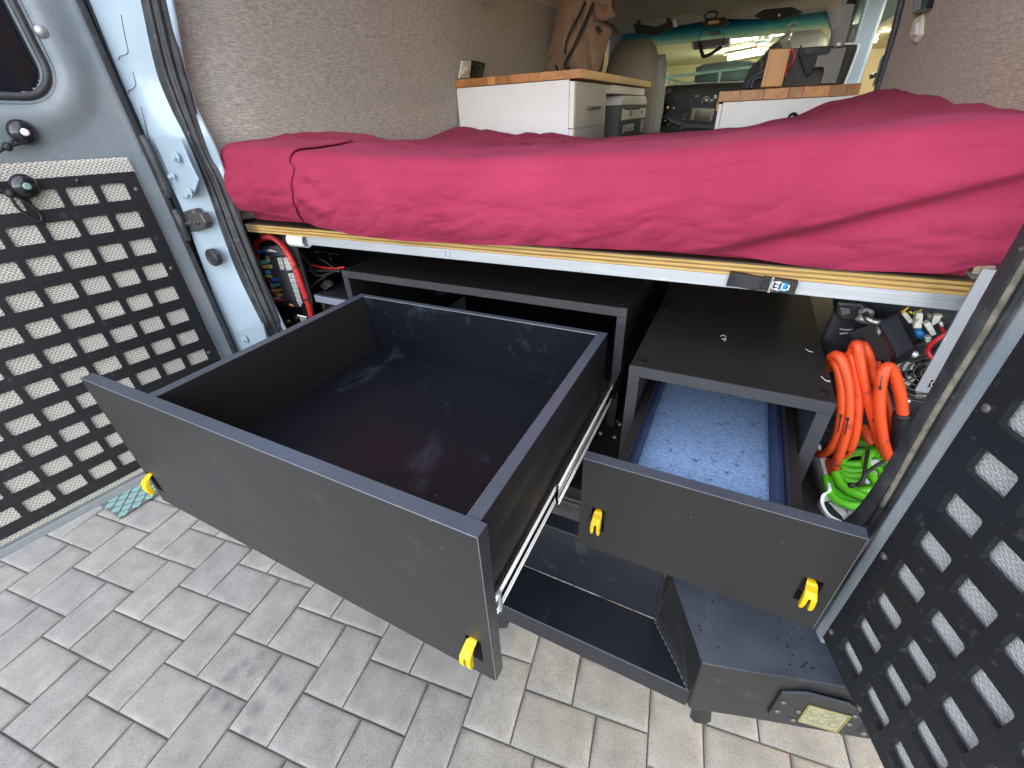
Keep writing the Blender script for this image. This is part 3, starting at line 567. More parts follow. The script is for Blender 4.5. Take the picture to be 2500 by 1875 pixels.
for L in ([(-0.9629,0.412,1.6174),(-0.9734,0.412,1.599),(-0.9817,0.412,1.581),(-0.9906,0.412,1.5637),(-1.0079,0.412,1.5598),(-1.0255,0.412,1.5592),(-1.0354,0.412,1.5539)],[(-1.0024,0.412,1.5332),(-1.0071,0.412,1.5198),(-1.0114,0.412,1.5116),(-1.028,0.412,1.5055),(-1.0441,0.412,1.5035),(-1.053,0.412,1.4975)],[(-1.0265,0.412,1.4742),(-1.0352,0.412,1.452),(-1.0441,0.412,1.4291),(-1.0514,0.412,1.4037),(-1.0659,0.412,1.3908)]):
    MB().tube([Vector(p)+Vector((0,-.0105,0)) for p in smoothpath(L,4)],.0007,6).build('seam_crack',M['strap'],pil)
# ---- passenger-side rear jamb (right in the picture)
J1=[(0.413,0.385,1.3553),(0.4149,0.385,1.3133),(0.4149,0.385,1.26),(0.4158,0.385,1.179),(0.4168,0.385,1.0958),(0.4161,0.385,0.9915),(0.4134,0.385,0.9295),(0.4039,0.385,0.8804),(0.3775,0.385,0.8429),(0.3308,0.385,0.8238)]
J2=[(0.4232,0.372,1.3571),(0.4225,0.372,1.2901),(0.4228,0.372,1.2394),(0.4231,0.372,1.1953),(0.4223,0.372,1.1059),(0.4246,0.372,0.9988),(0.4256,0.372,0.944),(0.4219,0.372,0.8901),(0.399,0.372,0.8399),(0.3353,0.372,0.8048)]
J3=[(0.4383,0.372,1.3573),(0.4399,0.372,1.2857),(0.4418,0.372,1.242),(0.4417,0.372,1.1829),(0.4426,0.372,1.1117),(0.4437,0.372,1.0279),(0.4439,0.372,0.9442),(0.4403,0.372,0.8721),(0.4288,0.372,0.7956),(0.3892,0.372,0.7372)]
s2=band('door_seal',J1,J2,M['rubber'],ext=False,th=.005,bow=.008,nm=6,label='dust-covered black rubber seal on the passenger-side jamb')
band('door_seal',J2,J3,M['rubber'],ext=False,th=.005,bow=.006,nm=6,label='dark outer strip of the passenger-side jamb')
MB().tube([Vector(p)+Vector((.001,-.004,0)) for p in smoothpath(J2[:7],5)],.0036,8).build('worn_lip',M['tan'],s2,smooth=True)
MB().tube([Vector(a).lerp(Vector(b),.45)+Vector((0,-.007,0)) for a,b in zip(smoothpath(J2,4),smoothpath(J3,4))],.0045,8).build('seal_lip',M['rubber'],s2,smooth=True)
vp('door_sill',MB().box(-1.0,.415,.345,.42,.70,.772),M['rubber'],bevel=.006)
for i,zz in enumerate((.775,.787,.799)):
    vp('sill_tread',MB().box(-.7,.40,.352+.024*i,.372+.024*i,.765,zz),[M['bracket'],M['steel'],M['steel']][i],bevel=.004)
# ================================================================ rear doors
def dbox(mb,fr,a0,a1,b0,b1,c0,c1):
    o,e1,e2,n=[Vector(q) for q in fr]; 
    return mb.obox(o+e1*(a0+a1)/2+e2*(b0+b1)/2+n*(c0+c1)/2,e1*(a1-a0)/2,e2*(b1-b0)/2,n*(c1-c0)/2)
def W(fr,a,b,c=0):
    o,e1,e2,n=[Vector(q) for q in fr]; return o+e1*a+e2*b+n*c
# driver-side door: hinge line at a=0, a grows outward, b is height
FL=((-1.03,.35,0),(-.0816,-.9963,.028),(0,0,1),(.9967,-.0816,0))
SH=-.009
shell=MB(); plate(shell,(W(FL,0,0,SH),)+FL[1:],-.022,.76,.672,2.0,[rect_hole(.078,.70,1.492,1.93,.012)],.05,rad=.05,ns=8)
dl=shell.build('rear_door',M['greyskin'],van,bevel=.006,seg=2,weld=True,label='open driver-side rear door with dark window and drilled black panel')
rim=MB(); 
def rrect(fr,a0,a1,b0,b1,r,c,n=8):
    P=[]
    for ca,cb,an in ((a1-r,b1-r,0),(a0+r,b1-r,90),(a0+r,b0+r,180),(a1-r,b0+r,270)):
        for k in range(n+1):
            t=R(an+90*k/n); P.append(W(fr,ca+r*math.cos(t),cb+r*math.sin(t),c))
    return P
MB().tube(rrect(FL,.074,.704,1.488,1.934,.054,SH+.003),.006,8,closed=True).build('window_trim',M['rubber'],dl,smooth=True)
MB().tube(rrect(FL,.064,.714,1.478,1.944,.062,SH+.001),.004,8,closed=True).build('window_trim',M['greyskin'],dl,smooth=True)
dbox(MB(),FL,.072,.706,1.486,1.936,-.032,-.026).build('window_glass',M['glasswin'],dl)
# pressed skin around the window: a soft raised field between window and door edge
def wdist(a,b):
    r=.056; qx=max(abs(a-.389)-.311+r,0); qy=max(abs(b-1.711)-.219+r,0); return math.hypot(qx,qy)-r+min(max(abs(a-.389)-.311+r,abs(b-1.711)-.219+r),0)
ss=lambda e0,e1,x:(lambda t:t*t*(3-2*t))(min(1,max(0,(x-e0)/(e1-e0))))
sk=MB(); na,nb=110,96
def skp(i,j):
    a=-.021+.50*i/(na-1); b=1.386+.58*j/(nb-1); d=wdist(a,b)
    h=.011*ss(.008,.034,d)*(1-ss(.040,.085,d)) ; h+=.0035*(1-ss(0,.012,a+.021))
    e=min(ss(-.021,-.012,a),ss(1.386,1.396,b)); return W(FL,a,b,SH+.0006+h*e)
vi=[[None]*nb for _ in range(na)]
for i in range(na):
    for j in range(nb): vi[i][j]=len(sk.v); sk.v.append(tuple(skp(i,j)))
for i in range(na-1):
    for j in range(nb-1):
        a=-.021+.50*(i+.5)/(na-1); b=1.386+.58*(j+.5)/(nb-1)
        if wdist(a,b)>.0: sk.f.append((vi[i][j],vi[i+1][j],vi[i+1][j+1],vi[i][j+1])); sk.m.append(0)
sk.build('pressed_skin',M['greyskin'],dl,smooth=True)
# seal round the door edge
MB().tube([W(FL,-.027,b,SH-.012) for b in [.675+i*.06 for i in range(23)]],.0115,10).build('edge_seal',M['rubber'],dl,smooth=True)
MB().tube([W(FL,-.037,b,SH-.028) for b in [.675+i*.06 for i in range(23)]],.012,10).build('edge_seal',M['black'],dl,smooth=True)
for b0,b1 in ((1.30,1.42),(1.20,1.27)):
    MB().tube(smoothpath([W(FL,-.034,b,SH+(.004 if i in (1,2) else -.004)) for i,b in enumerate((b1,b1-.02,b0+.03,b0))],6),.0085,8).build('hinge_arm',M['rubber'],dl,smooth=True)
dbox(MB(),FL,-.022,.76,.664,.684,SH-.02,SH+.006).build('lower_edge',M['greyskin'],dl,bevel=.003)
dbox(MB(),FL,.010,.735,.690,1.384,SH-.004,SH+.0072).build('fabric_panel',M['diamond'],dl,bevel=.012,seg=4)
holes=[]
for j in range(12):
    for k in range(11):
        a0=.042+j*.0567; b1=1.337-.0571*k; holes.append(dict(r=(a0,a0+.0447,b1-.0335,b1),ca=(a0-.006,a0+.0507),cb=(b1-.0445,b1+.0126)))
pm=MB(); plate(pm,(W(FL,0,0,.0035),)+FL[1:],.015,.74,.708,1.3565,holes,.0045,rad=.0032,ns=3)
pl=pm.build('equipment_panel',M['molle'],dl,weld=True)
def screw(p,ax,parent,m,r=.0042,name='screw'):
    mb=MB(); mb.lathe([(r,0),(r,.0012),(r*.6,.0026),(.0006,.003)],p,ax,14); p=Vector(p); ax=Vector(ax).normalized(); u=ax.orthogonal().normalized(); v=ax.cross(u)
    o=mb.build(name,m,parent,smooth=True,angle=40); return o
for a,b in ((.116,1.3475),(.027,1.322),(.031,1.149),(.036,.923),(.30,1.3475),(.27,.722)):
    screw(W(FL,a,b,.0046),FL[3],dl,M['bracket'] if a<.1 else M['blackgloss'],.0044)
# paint chip
dbox(MB(),FL,.1005,.1055,1.412,1.415,SH-.003,SH+.0004).build('paint_chip',M['ink'],dl)
# bump stop on the upper door
MB().lathe([(.012,0),(.0115,.006),(.009,.012),(.004,.015),(.0005,.0155)],W(FL,.055,1.588,SH-.001),FL[3],20).build('bump_stop',M['galv'],dl,smooth=True)
# two ball-and-bungee ties hanging on the door: separate thing
def bungee(ball,knotp,loop,lab,link_to=None):
    t=thing('ball_tie',lab,'bungee tie',ball,'black ball bungee ties on the driver-side door')
    b=Vector(ball); n=Vector(FL[3])
    MB().lathe([(.0005,-.008),(.012,-.007),(.0195,-.002),(.0208,.003),(.019,.008),(.014,.0125),(.0075,.0150),(.0005,.0155)],b,n,28).build('ball',M['blackgloss'],t,smooth=True)
    MB().lathe([(.0062,.0142),(.006,.0162),(.003,.0165),(.0005,.0160)],b,n,16).build('button',M['mint'] if 'lower' in lab else M['ink'],t,smooth=True)
    return t
t1=bungee(W(FL,.158,1.432,.004),None,None,'upper black ball bungee tie with a white button on the grey door skin')
for k,P in enumerate(([(.160,1.425,.006),(.178,1.420,.012),(.186,1.412,.012),(.205,1.402,.008),(.228,1.385,.006),(.236,1.362,.007)],[(.150,1.419,.004),(.165,1.416,.010),(.184,1.412,.014),(.2,1.408,.012)])):
    MB().tube(smoothpath([W(FL,*p) for p in P],8),.0027,8).build('cord',M['black'],t1,smooth=True)
MB().lathe([(.004,-.006),(.0075,-.003),(.0075,.003),(.004,.006)],W(FL,.190,1.4105,.012),(.1,-.9,.3),12).build('knot',M['black'],t1,smooth=True)
t2=bungee(W(FL,.199,1.347,.016),None,None,'lower black ball bungee tie with a pale green button over the drilled panel')
for P in ([(.205,1.345,.014),(.222,1.341,.012),(.224,1.33,.012),(.223,1.312,.010),(.214,1.292,.009),(.206,1.285,.009),(.2,1.29,.009),(.2,1.302,.010),(.210,1.322,.012),(.219,1.333,.012)],[(.236,1.366,.008),(.234,1.35,.012),(.226,1.338,.013)]):
    MB().tube(smoothpath([W(FL,*p) for p in P],8),.0027,8).build('cord',M['black'],t2,smooth=True)
MB().lathe([(.004,-.007),(.0075,-.004),(.0075,.004),(.004,.007)],W(FL,.222,1.337,.012),(0,.2,1),12).build('knot',M['black'],t2,smooth=True)
# passenger-side door
FR=((.416,.252,1.027),(.328,-.9447,0),(0,0,1),(-.9447,-.328,0))
sh2=MB(); plate(sh2,(W(FR,0,0,-.017),)+FR[1:],-.046,.70,-.300,.98,[rect_hole(.03,.66,.47,.92,.012)],.05,rad=.05,ns=8)
dr=sh2.build('rear_door',M['greyskin'],van,bevel=.005,weld=True,label='open passenger-side rear door with crumpled cloth behind a drilled black panel')
dbox(MB(),FR,-.0455,-.0245,-.300,.97,-.04,-.0012).build('door_return',M['greyskin'],dr,bevel=.004)
dbox(MB(),FR,.024,.666,.464,.926,-.042,-.036).build('window_glass',M['glasswin'],dr)
dbox(MB(),FR,-.036,.69,-.275,.36,-.018,-.0125).build('fabric_panel',M['diamond2'],dr)
holes=[]
for j in range(12):
    for k in range(-5,5):
        a0=0+j*.0567; b1=0.0-.0571*k; holes.append(dict(r=(a0,a0+.0425,b1-.031,b1),ca=(a0-.0071,a0+.0496),cb=(b1-.044,b1+.0131)))
pm=MB(); plate(pm,FR,-.026,.69,-.284,.312,holes,.0075,rad=.0042,ns=3)
pm.build('equipment_panel',M['molle'],dr,weld=True)
for a,b in ((-.016,.147),(-.018,-.078),(-.020,-.256),(.068,-.276)):
    screw(W(FR,a,b,.0001),FR[3],dr,M['bracket'],.0046)
# ================================================================ rear bumper
bz=.55
bump=MB()
def L3(p): return Vector(p)
step_y0,step_y1=.213,.318
# step pan between the two wings
vx0,vx1=-.79,.255
pan=MB(); pan.prism([(-.79,.213,.55),(.255,.213,.55),(.179,.318,.55),(-.71,.318,.55)],(0,0,-.006))
pan.prism([(-.79,.213,.5495),(.262,.213,.5495),(.262,.213,.494),(-.79,.213,.494)],(0,.006,0))
pan.prism([(-.71,.318,.5495),(.179,.318,.5495),(.178,.318,.715),(-.71,.318,.715)],(0,.006,0))
pan.prism([(-.71,.318,.715),(.178,.318,.715),(.178,.352,.728),(-.71,.352,.728)],(0,0,-.006))
bp_=pan.build('rear_bumper',M['steel_step'],van,bevel=.0045,seg=3,label='black steel rear bumper with a recessed step and swept wings')
def wing(sg):
    X=(lambda x:x) if sg>0 else (lambda x:-.535-x)
    A=dict(a=(.192,.330,.68),b=(.258,.198,.68),c=(.320,.213,.683),d=(.470,.254,.69),e=(.66,.40,.69),f=(.66,.52,.69),g=(.192,.52,.68),
      a2=(.179,.318,.548),b2=(.262,.205,.535),bb=(0.2664,0.203,0.5141),cb=(0.3375,0.213,0.543),db=(0.5197,0.256,0.5662),eb=(.67,.41,.53),ab=(.179,.318,.512))
    V={k:(X(p[0]),p[1],p[2]) for k,p in A.items()}
    ks=list(V); ix={k:i for i,k in enumerate(ks)}; mb=MB()
    F=[('g','a','b','c','d','e','f'),('a','ab','bb','b'),('b','bb','cb','c'),('c','cb','db','d'),('d','db','eb','e')]
    mb.add([V[k] for k in ks],[tuple(ix[k] for k in f) for f in F])
    o=mb.build('bumper_wing',M['steel'],bp_)
    m=o.modifiers.new('solid','SOLIDIFY'); m.thickness=.006; m.offset=-1
    b=o.modifiers.new('bevel','BEVEL'); b.width=.011; b.segments=4; b.limit_method='ANGLE'; b.angle_limit=R(25)
    return o
wing(1); wing(-1)
def weld(name,P,r=.0035):
    Q=smoothpath(P,14); rr=[r*(.8+.35*math.sin(i*1.9)) for i in range(len(Q))]
    return MB().tube(Q,rr,8).build(name,M['steel'],bp_,smooth=True)
weld('weld_bead',[(.1785,.317,.70),(.1785,.317,.63),(.1785,.317,.558)]); weld('weld_bead',[(.178,.316,.553),(.2,.287,.552),(.23,.249,.552),(.256,.214,.550)],.003)
# bolt-on light plate with a yellow LED work lamp on the passenger-side wing
wb,wd_,wt=Vector((0.3375,0.213,0.543)),Vector((0.5197,0.256,0.5662)),Vector((.320,.213,.683))
nw=((wd_-wb).cross(wt-wb)).normalized(); 
if nw.y>0: nw=-nw
PP=lambda l,h:[p+nw*h for p in l]
c0=Vector((.320,.213,.683))
def onwing(u,v,h=0.0):
    pass
plq=[Vector(p) for p in [(0.3734,0.2224,0.581),(0.3743,0.2247,0.6529),(0.4058,0.2325,0.6669),(0.4625,0.2455,0.6611),(0.4889,0.251,0.6401),(0.4929,0.2509,0.6038),(0.4773,0.2465,0.5771),(0.3841,0.2245,0.5666)]]
MB().prism(PP(plq,.005),-nw*.0045).build('light_plate',M['steel'],bp_,bevel=.001)
lq=[Vector(p) for p in [(0.4165,0.2341,0.6365),(0.47,0.2463,0.6308),(0.4693,0.2447,0.5803),(0.4165,0.2326,0.5866)]]
mblamp=MB().prism(PP(lq,.0062),-nw*.002); lamp=mblamp.build('work_lamp',mat('amber_tinted_lens',(0.20,0.19,0.09),0.15,coat=0.5,var=(90,(0.28,0.27,0.16),0.4,0.6)),bp_)
cl=sum(lq,Vector())/4; fr=[cl+(p-cl)*1.06 for p in lq]
for i in range(4): MB().tube([fr[i]+nw*.006,fr[(i+1)%4]+nw*.006],.0013,6).build('lamp_frame',mat('amber_gasket',(.22,.17,.045),.4),lamp)
ux=(lq[1]-lq[0]); uy=(lq[3]-lq[0])
for i in range(3):
    for j in range(2):
        q=lq[0]+ux*(.2+.3*i)+uy*(.28+.42*j); MB().lathe([(.0065,.0062),(.006,.0072),(.003,.0078),(.0005,.008)],q,nw,14).build('diode_lens',mat('diode_lens',(.24,.23,.13),.2,coat=.6),lamp,smooth=True)
for q in [(0.3832,0.2261,0.628),(0.3822,0.225,0.5978),(0.4081,0.2314,0.6112),(0.4084,0.2306,0.5821),(0.4764,0.2479,0.634),(0.4774,0.2474,0.608),(0.5022,0.2526,0.5893)]:
    screw(Vector(q)+nw*.0048,nw,bp_,M['bracket'],.0042,'plate_screw')
MB().tube([Vector(p)+nw*.0012 for p in [(0.4834,0.2493,0.6262),(0.4824,0.2472,0.5609)]],.0008,6).build('seam_line',M['bracket'],bp_)
# recovery brackets below the bumper
for P in ([(0.2803,0.25,0.4304),(0.2839,0.25,0.378),(0.2947,0.25,0.3656),(0.3142,0.25,0.3779),(0.3206,0.25,0.3995),(0.3113,0.25,0.4515)],[(-0.1812,0.27,0.3503),(-0.185,0.27,0.2989),(-0.1448,0.27,0.3351),(-0.1362,0.27,0.3684),(-0.1493,0.27,0.3785)]):
    MB().prism(P,(0,.02,0)).build('tow_bracket',M['blackgloss'],bp_,bevel=.003)

# water drops drying on the wing top
dm=MB(); rd_=random.Random(9)
for k in range(70):
    x=rd_.uniform(.23,.42); y=.225+rd_.random()*.09+.2*max(0,x-.26)
    r_=rd_.uniform(.0010,.0021); dm.lathe([(r_,0),(r_*.8,r_*.3),(r_*.3,r_*.45),(.0001,r_*.46)],(x,y,.6812+.05*max(0,x-.32)),(0,0,1),8)
tag(dm.build('water_drop',M['blackgloss'],bp_,smooth=True),kind='stuff')
# ================================================================ drawer cabinets on the load floor
def box_part(name,m,parent,*b,bevel=.0012): return MB().box(*b).build(name,m,parent,bevel=bevel,seg=1)
def capdisc(p,parent):
    MB().lathe([(.0085,0),(.0085,.0012),(.0078,.0016),(.0060,.0008),(.0005,.0008)],p,(0,0,1),20).build('screw_cap',M['blackgloss'],parent,smooth=True,angle=40)
big=thing('drawer_cabinet','wide black drawer cabinet under the bed, open at the front','drawer cabinet',(-.376,.579,FZ))
box_part('top_panel',M['melamine'],big,-.758,.0058,.5805,1.40,1.076,1.0951)
box_part('front_edge',M['edge'],big,-.758,.0058,.579,.5803,1.0762,1.0949,bevel=0)
for x0,x1 in ((-.758,-.739),(-.0132,.0056)):
    s_=box_part('side_panel',M['melamine'],big,x0,x1,.5805,1.40,FZ+.001,1.0755); box_part('front_edge',M['edge'],s_,x0+.0002,x1-.0002,.579,.5803,FZ+.001,1.0755,bevel=0)
box_part('back_panel',M['melamine'],big,-.738,-.014,1.38,1.399,FZ+.001,1.075)
box_part('cross_rail',M['edge'],big,-.738,-.014,.66,.74,FZ+.002,FZ+.02)
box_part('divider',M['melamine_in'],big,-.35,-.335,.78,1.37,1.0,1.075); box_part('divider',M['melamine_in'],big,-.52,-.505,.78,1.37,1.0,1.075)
capdisc((-.012,.605,1.0951),big); capdisc((-.748,.600,1.0951),big)
sm=thing('drawer_cabinet','narrow black drawer cabinet beside the orange hose, lower than the wide one','drawer cabinet',(.197,.427,FZ))
box_part('top_panel',M['melamine'],sm,.0496,.3456,.4285,1.30,1.038,1.0571)
box_part('front_edge',M['edge'],sm,.0496,.3456,.427,.4283,1.0382,1.0569,bevel=0)
for x0,x1 in ((.0496,.0686),(.3266,.3456)):
    s_=box_part('side_panel',M['melamine'],sm,x0,x1,.4285,1.30,FZ+.001,1.0375); box_part('front_edge',M['edge'],s_,x0+.0002,x1-.0002,.427,.4283,FZ+.001,1.0375,bevel=0)
box_part('back_panel',M['melamine'],sm,.069,.326,1.28,1.299,FZ+.001,1.037)
capdisc((.066,.452,1.0571),sm); capdisc((.33,.455,1.0571),sm); capdisc((.0635,.70,1.0571),sm)
# loose scuffs of white paint on the narrow cabinet's top
for p,q,r_ in (((.333,.505),(.338,.494),(.344,.493)),((.318,.60),(.322,.592),(.328,.591)),((.18,.60),(.186,.606),(.190,.598)),((.184,.588),(.190,.592),(.188,.580))):
    MB().tube(smoothpath([(a,b,1.0572) for a,b in (p,q,r_)],5),.0006,5).build('scuff_mark',M['ink'],sm)
# ---------------------------------------------------------------- drawers
def latch(x,y,z,parent,lean=0.0):
    # yellow fork-ended lever standing out of its slot
    mb=MB(); wv=.0080
    prof=[(.002,.0190),(-.007,.0175),(-.0135,.0085),(-.0150,-.004),(-.0148,-.012)]
    def sec(i):
        yy,zz=prof[i]; hw=(wv*.62,wv*.86,wv,wv*1.02,wv*.98)[i]; th=(.005,.007,.0075,.007,.005)[i]
        sh=lean*(-yy); return [(x+sh+a*hw,y+yy+b*th*.8,z+zz+b*th*.35) for a,b in ((-1,-1),(1,-1),(1,1),(-1,1))]
    mb.loft([sec(i) for i in range(3)],True,True)
    for sgn in (-1,1):
        r=[]
        for yy,zz,hw,th,cx in ((-.0132,.0095,.0034,.0064,.0046),(-.0150,-.004,.0030,.0060,.0052),(-.0146,-.013,.0027,.0050,.0054),(-.0130,-.0195,.0018,.0036,.0055)):
            sh=lean*(-yy); r.append([(x+sh+sgn*cx+a*hw,y+yy+b*th*.8,z+zz+b*th*.35) for a,b in ((-1,-1),(1,-1),(1,1),(-1,1))])
        mb.loft(r,True,True)
    o=mb.build('latch_lever',M['yellow'],parent,smooth=True,bevel=.0018,seg=3,angle=60); return o
def front(name,x0,x1,y,z0,z1,t,slots,parent):
    mb=MB(); plate(mb,((0,y,0),(1,0,0),(0,0,1),(0,-1,0)),x0,x1,z0,z1-.0004,[rect_hole(a,b,c,d) for a,b,c,d in slots],t,rad=.001,ns=1)
    f=mb.build('front_panel',M['melamine_front'],parent,weld=True)
    MB().box(x0,x1,y+.0002,y+t-.0001,z1-.0004,z1).build('top_edge',M['edge'],f)
    MB().box(x0,x1,y-.0004,y+.0004,z1-.0006,z1+.0001).build('worn_corner',M['galv'],f)
    MB().box(x1,x1+.0004,y+.0003,y+t,z0,z1-.0004).build('side_edge',M['edge'],f)
    MB().box(x1-.0004,x1+.0001,y-.0003,y+.0003,z0,z1-.0006).build('worn_corner',M['galv'],f)
    for a,b,c,d in slots:
        h=MB(); h.box(a-.002,b+.002,y+t-.001,y+t+.02,c-.002,d+.002); h.build('latch_housing',M['black'],parent)
    return f
dr1=thing('drawer','wide empty black drawer pulled out far past the bumper','drawer',(-.39,0,.784))
front('drawer',-.78,0,0,.784,1.080,.019,[(-.767,-.745,.822,.872),(-.039,-.016,.822,.872)],dr1)
latch(-.757,0,.846,dr1,-.1); latch(-.0275,0,.846,dr1,-.25)
t=.0165
def wall(x0,x1,y0,y1,z0,z1,nm,ins):
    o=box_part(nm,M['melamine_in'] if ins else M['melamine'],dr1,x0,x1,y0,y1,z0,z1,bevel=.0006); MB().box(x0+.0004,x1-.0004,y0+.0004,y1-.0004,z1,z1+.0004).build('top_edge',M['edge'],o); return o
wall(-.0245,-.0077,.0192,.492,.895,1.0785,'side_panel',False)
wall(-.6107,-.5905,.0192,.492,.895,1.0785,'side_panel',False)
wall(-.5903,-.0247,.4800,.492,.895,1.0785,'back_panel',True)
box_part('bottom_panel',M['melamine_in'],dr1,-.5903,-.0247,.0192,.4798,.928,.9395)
MB().box(-.5905,-.0246,.4794,.4799,1.0775,1.0791).build('worn_corner',M['galv'],dr1); MB().box(-.0249,-.0245,.0192,.4798,1.0775,1.0791).build('worn_corner',M['galv'],dr1)
# telescopic runner on the drawer's right side (and the left)
def cprof(x,zc,h,w_,lip):
    s=1 if w_>0 else -1
    return [(x,zc-h),(x+w_,zc-h),(x+w_,zc-h+lip),(x+s*.0012,zc-h+.0012),(x+s*.0012,zc+h-.0012),(x+w_,zc+h-lip),(x+w_,zc+h),(x,zc+h)]
def runner(x,sg,parent):
    zc=.931; root=None
    for (x0,wd2,h,y0,y1,nm) in ((x,.0070,.0165,.0195,.50,'runner_inner'),(x+sg*.0050,.0070,.0205,.214,.70,'runner_middle'),(x+sg*.0150,-.0046,.0235,.520,.98,'runner_outer')):
        P=cprof(x0,zc,h,sg*wd2,.005); mb=MB().loft([[(a,yy,b) for a,b in P] for yy in (y0,y1)],True,True)
        ro=mb.build(nm,M['runner'],parent,bevel=.0008,seg=2)
        if nm!='runner_outer':  # pale rods standing in for long highlights along the steel
            for hz_ in (h-.0012,-h+.0012,h-.0075,-h+.0075): MB().tube([(x0+sg*.0068,y0+.001,zc+hz_),(x0+sg*.0068,y1-.001,zc+hz_)],.0017 if abs(hz_)>h-.003 else .0011,8).build('runner_highlight',M['nickel'],ro,smooth=True)
    for y0,zz in ((.024,.0),(.214,.0)):
        MB().box(x+sg*.0045,x+sg*.0105,y0,y0+.006,zc-.018,zc+.018).build('runner_stop',M['chrome'],parent,bevel=.001)
    for k in range(5): screw((x+sg*.0014,.07+k*.09,zc),(sg,0,0),parent,M['chrome'],.0032)
runner(-.0075,1,dr1); runner(-.6112,-1,dr1)
dr2=thing('drawer','narrow black drawer lined with blue felt, pulled out a little','drawer',(.206,.2655,.770))
front('drawer',.0253,.3866,.2655,.770,.972,.019,[(.045,.068,.820,.872),(.347,.371,.820,.872)],dr2)
latch(.0565,.2655,.846,dr2,.05); latch(.3575,.2655,.846,dr2,.1)
for x0,x1 in ((.0700,.0845),(.3115,.3260)):
    o=box_part('side_panel',M['melamine'],dr2,x0,x1,.2847,.90,.845,.955,bevel=.0006)
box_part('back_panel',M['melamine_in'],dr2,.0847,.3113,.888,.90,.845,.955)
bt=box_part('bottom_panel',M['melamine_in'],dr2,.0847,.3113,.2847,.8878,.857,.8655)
def fe(u,v): return (.089+u*.2185,.287+v*.598,.8755+.0012*noise.noise((u*6,v*12,1)))
fm=MB().grid(24,60,fe)
ft=fm.build('felt_liner',M['felt'],dr2,smooth=True); md=ft.modifiers.new('solid','SOLIDIFY'); md.thickness=.0085; md.offset=-1
for x0 in (.0849,.3048):  # blue reflection on the inner walls, put in as navy strips
    MB().box(x0,x0+.0065,.287,.886,.866,.93).build('wall_reflection',mat('navy_reflection',(.03,.045,.11),.5),dr2)
for sg,x in ((-1,.0697),(1,.3263)):
    P=cprof(x,.90,.02,sg*-.001,.004); MB().box(x,x+sg*.0009,.30,.88,.88,.915).build('runner_inner',M['blackgloss'],dr2)
# small white plastic clips at the runner ends of the narrow cabinet
for P in ([(0.054,0.435,0.9631),(0.0596,0.435,0.9738),(0.0599,0.435,0.9574),(0.056,0.435,0.944)],):
    MB().tube([Vector(p) for p in P],.0012,6).build('runner_clip',M['offwhite'],sm)
# loose screws and dust on the floor between the cabinets
for i,(p) in enumerate([(0.0156,0.5426,0.8005),(-0.0171,0.5444,0.8005),(0.0146,0.5945,0.8005),(0.0052,0.6043,0.8005)]):
    s_=MB().lathe([(.0040,0),(.0042,.001),(.0026,.0022),(.0005,.0024)],p,(.1,-.3,1),14); 
    s_.build('floor_screw',M['chrome'],bpy.data.objects['load_floor'])
# ================================================================ bed platform
bed=thing('bed_platform','plywood bed platform with an aluminium front rail across the van','bed platform',(-.27,.50,1.16))
PY=.50
lay=[(1.2025,1.2068,'ply1'),(1.2068,1.2098,'ply2'),(1.2098,1.2140,'ply1'),(1.2140,1.2166,'ply2'),(1.2166,1.2205,'ply1')]
for i,(z0,z1,mm) in enumerate(lay):
    rq=random.Random(i)
    mb=MB(); n=90
    F=[(-.972+1.418*k/n,PY+rq.uniform(-.0005,.0009)+(.0011 if mm=='ply2' else 0)) for k in range(n+1)]
    rings=[[(x,y,z0+.0001),(x,1.49,z0+.0001),(x,1.49,z1),(x,y,z1)] for x,y in F]
    tl_=lambda x:.004*(x+.27)/.72
    rings=[[(a,b,c+tl_(a)) for a,b,c in r] for r in rings]
    mb.loft(rings,True,True).build('veneer_layer',M[mm],bed)
mb=MB(); mb.prism([(-.972,PY+.001,1.2172),(.446,PY+.001,1.2252),(.446,1.49,1.2252),(-.972,1.49,1.2172)],(0,0,.0016)); mb.build('deck_face',M['plytop'],bed)
rail=MB(); tl2=lambda x:.0052*(x+.75)/1.2
A0,A1=-.752,.455
rail.loft([[(x,a,b+tl2(x)) for a,b in ((PY-.0035,1.1822),(PY-.0005,1.1822),(PY-.0005,1.1985),(PY+.035,1.1985),(PY+.035,1.2018),(PY-.0035,1.2018))] for x in (A0,A1)],True,True)
rail.build('front_rail',M['alu'],bed,bevel=.0006,seg=2)
# pencil ticks on the rail
for P in [[(-0.3524,0.4962,1.2004),(-0.3531,0.4962,1.1888)],[(-0.3415,0.4962,1.2005),(-0.3423,0.4962,1.1881)],[(-0.065,0.4962,1.1908),(-0.0646,0.4962,1.1828)]]:
    MB().tube([Vector(p) for p in P],.0004,5).build('pencil_mark',M['blackink'],bed)
# plastic pipe stub at the left end of the rail
MB().lathe([(.0165,0),(.0165,.055),(.0140,.055),(.0140,.004),(.0005,.004)],(-.83,.515,1.1855),(1,0,0),28).build('pipe_sleeve',M['whiteplastic'],bed,smooth=True,angle=40)
# dark steel end bracket with bolts at the driver side
br=MB().prism([(-1.06,0.6,1.1749),(-0.9347,0.6,1.1759),(-0.9595,0.6,0.916),(-1.0412,0.6,0.7159),(-1.2122,0.6,0.6781)],(0,.005,0)).build('end_bracket',M['blackplastic'],bed)
MB().box(-1.2,-.96,.606,.63,1.155,1.198).build('cross_member',M['steel'],bed,bevel=.002)
for p in [(-0.9623,0.596,1.1561),(-1.0578,0.596,1.1656)]:
    MB().lathe([(.0135,0),(.0135,.0018),(.010,.0022)],p,(0,-1,0),22).build('washer',M['bracket'],bed,smooth=True,angle=40); hexbolt('bolt',Vector(p)+Vector((0,-.002,0)),.0062,M['bracket'],bed)
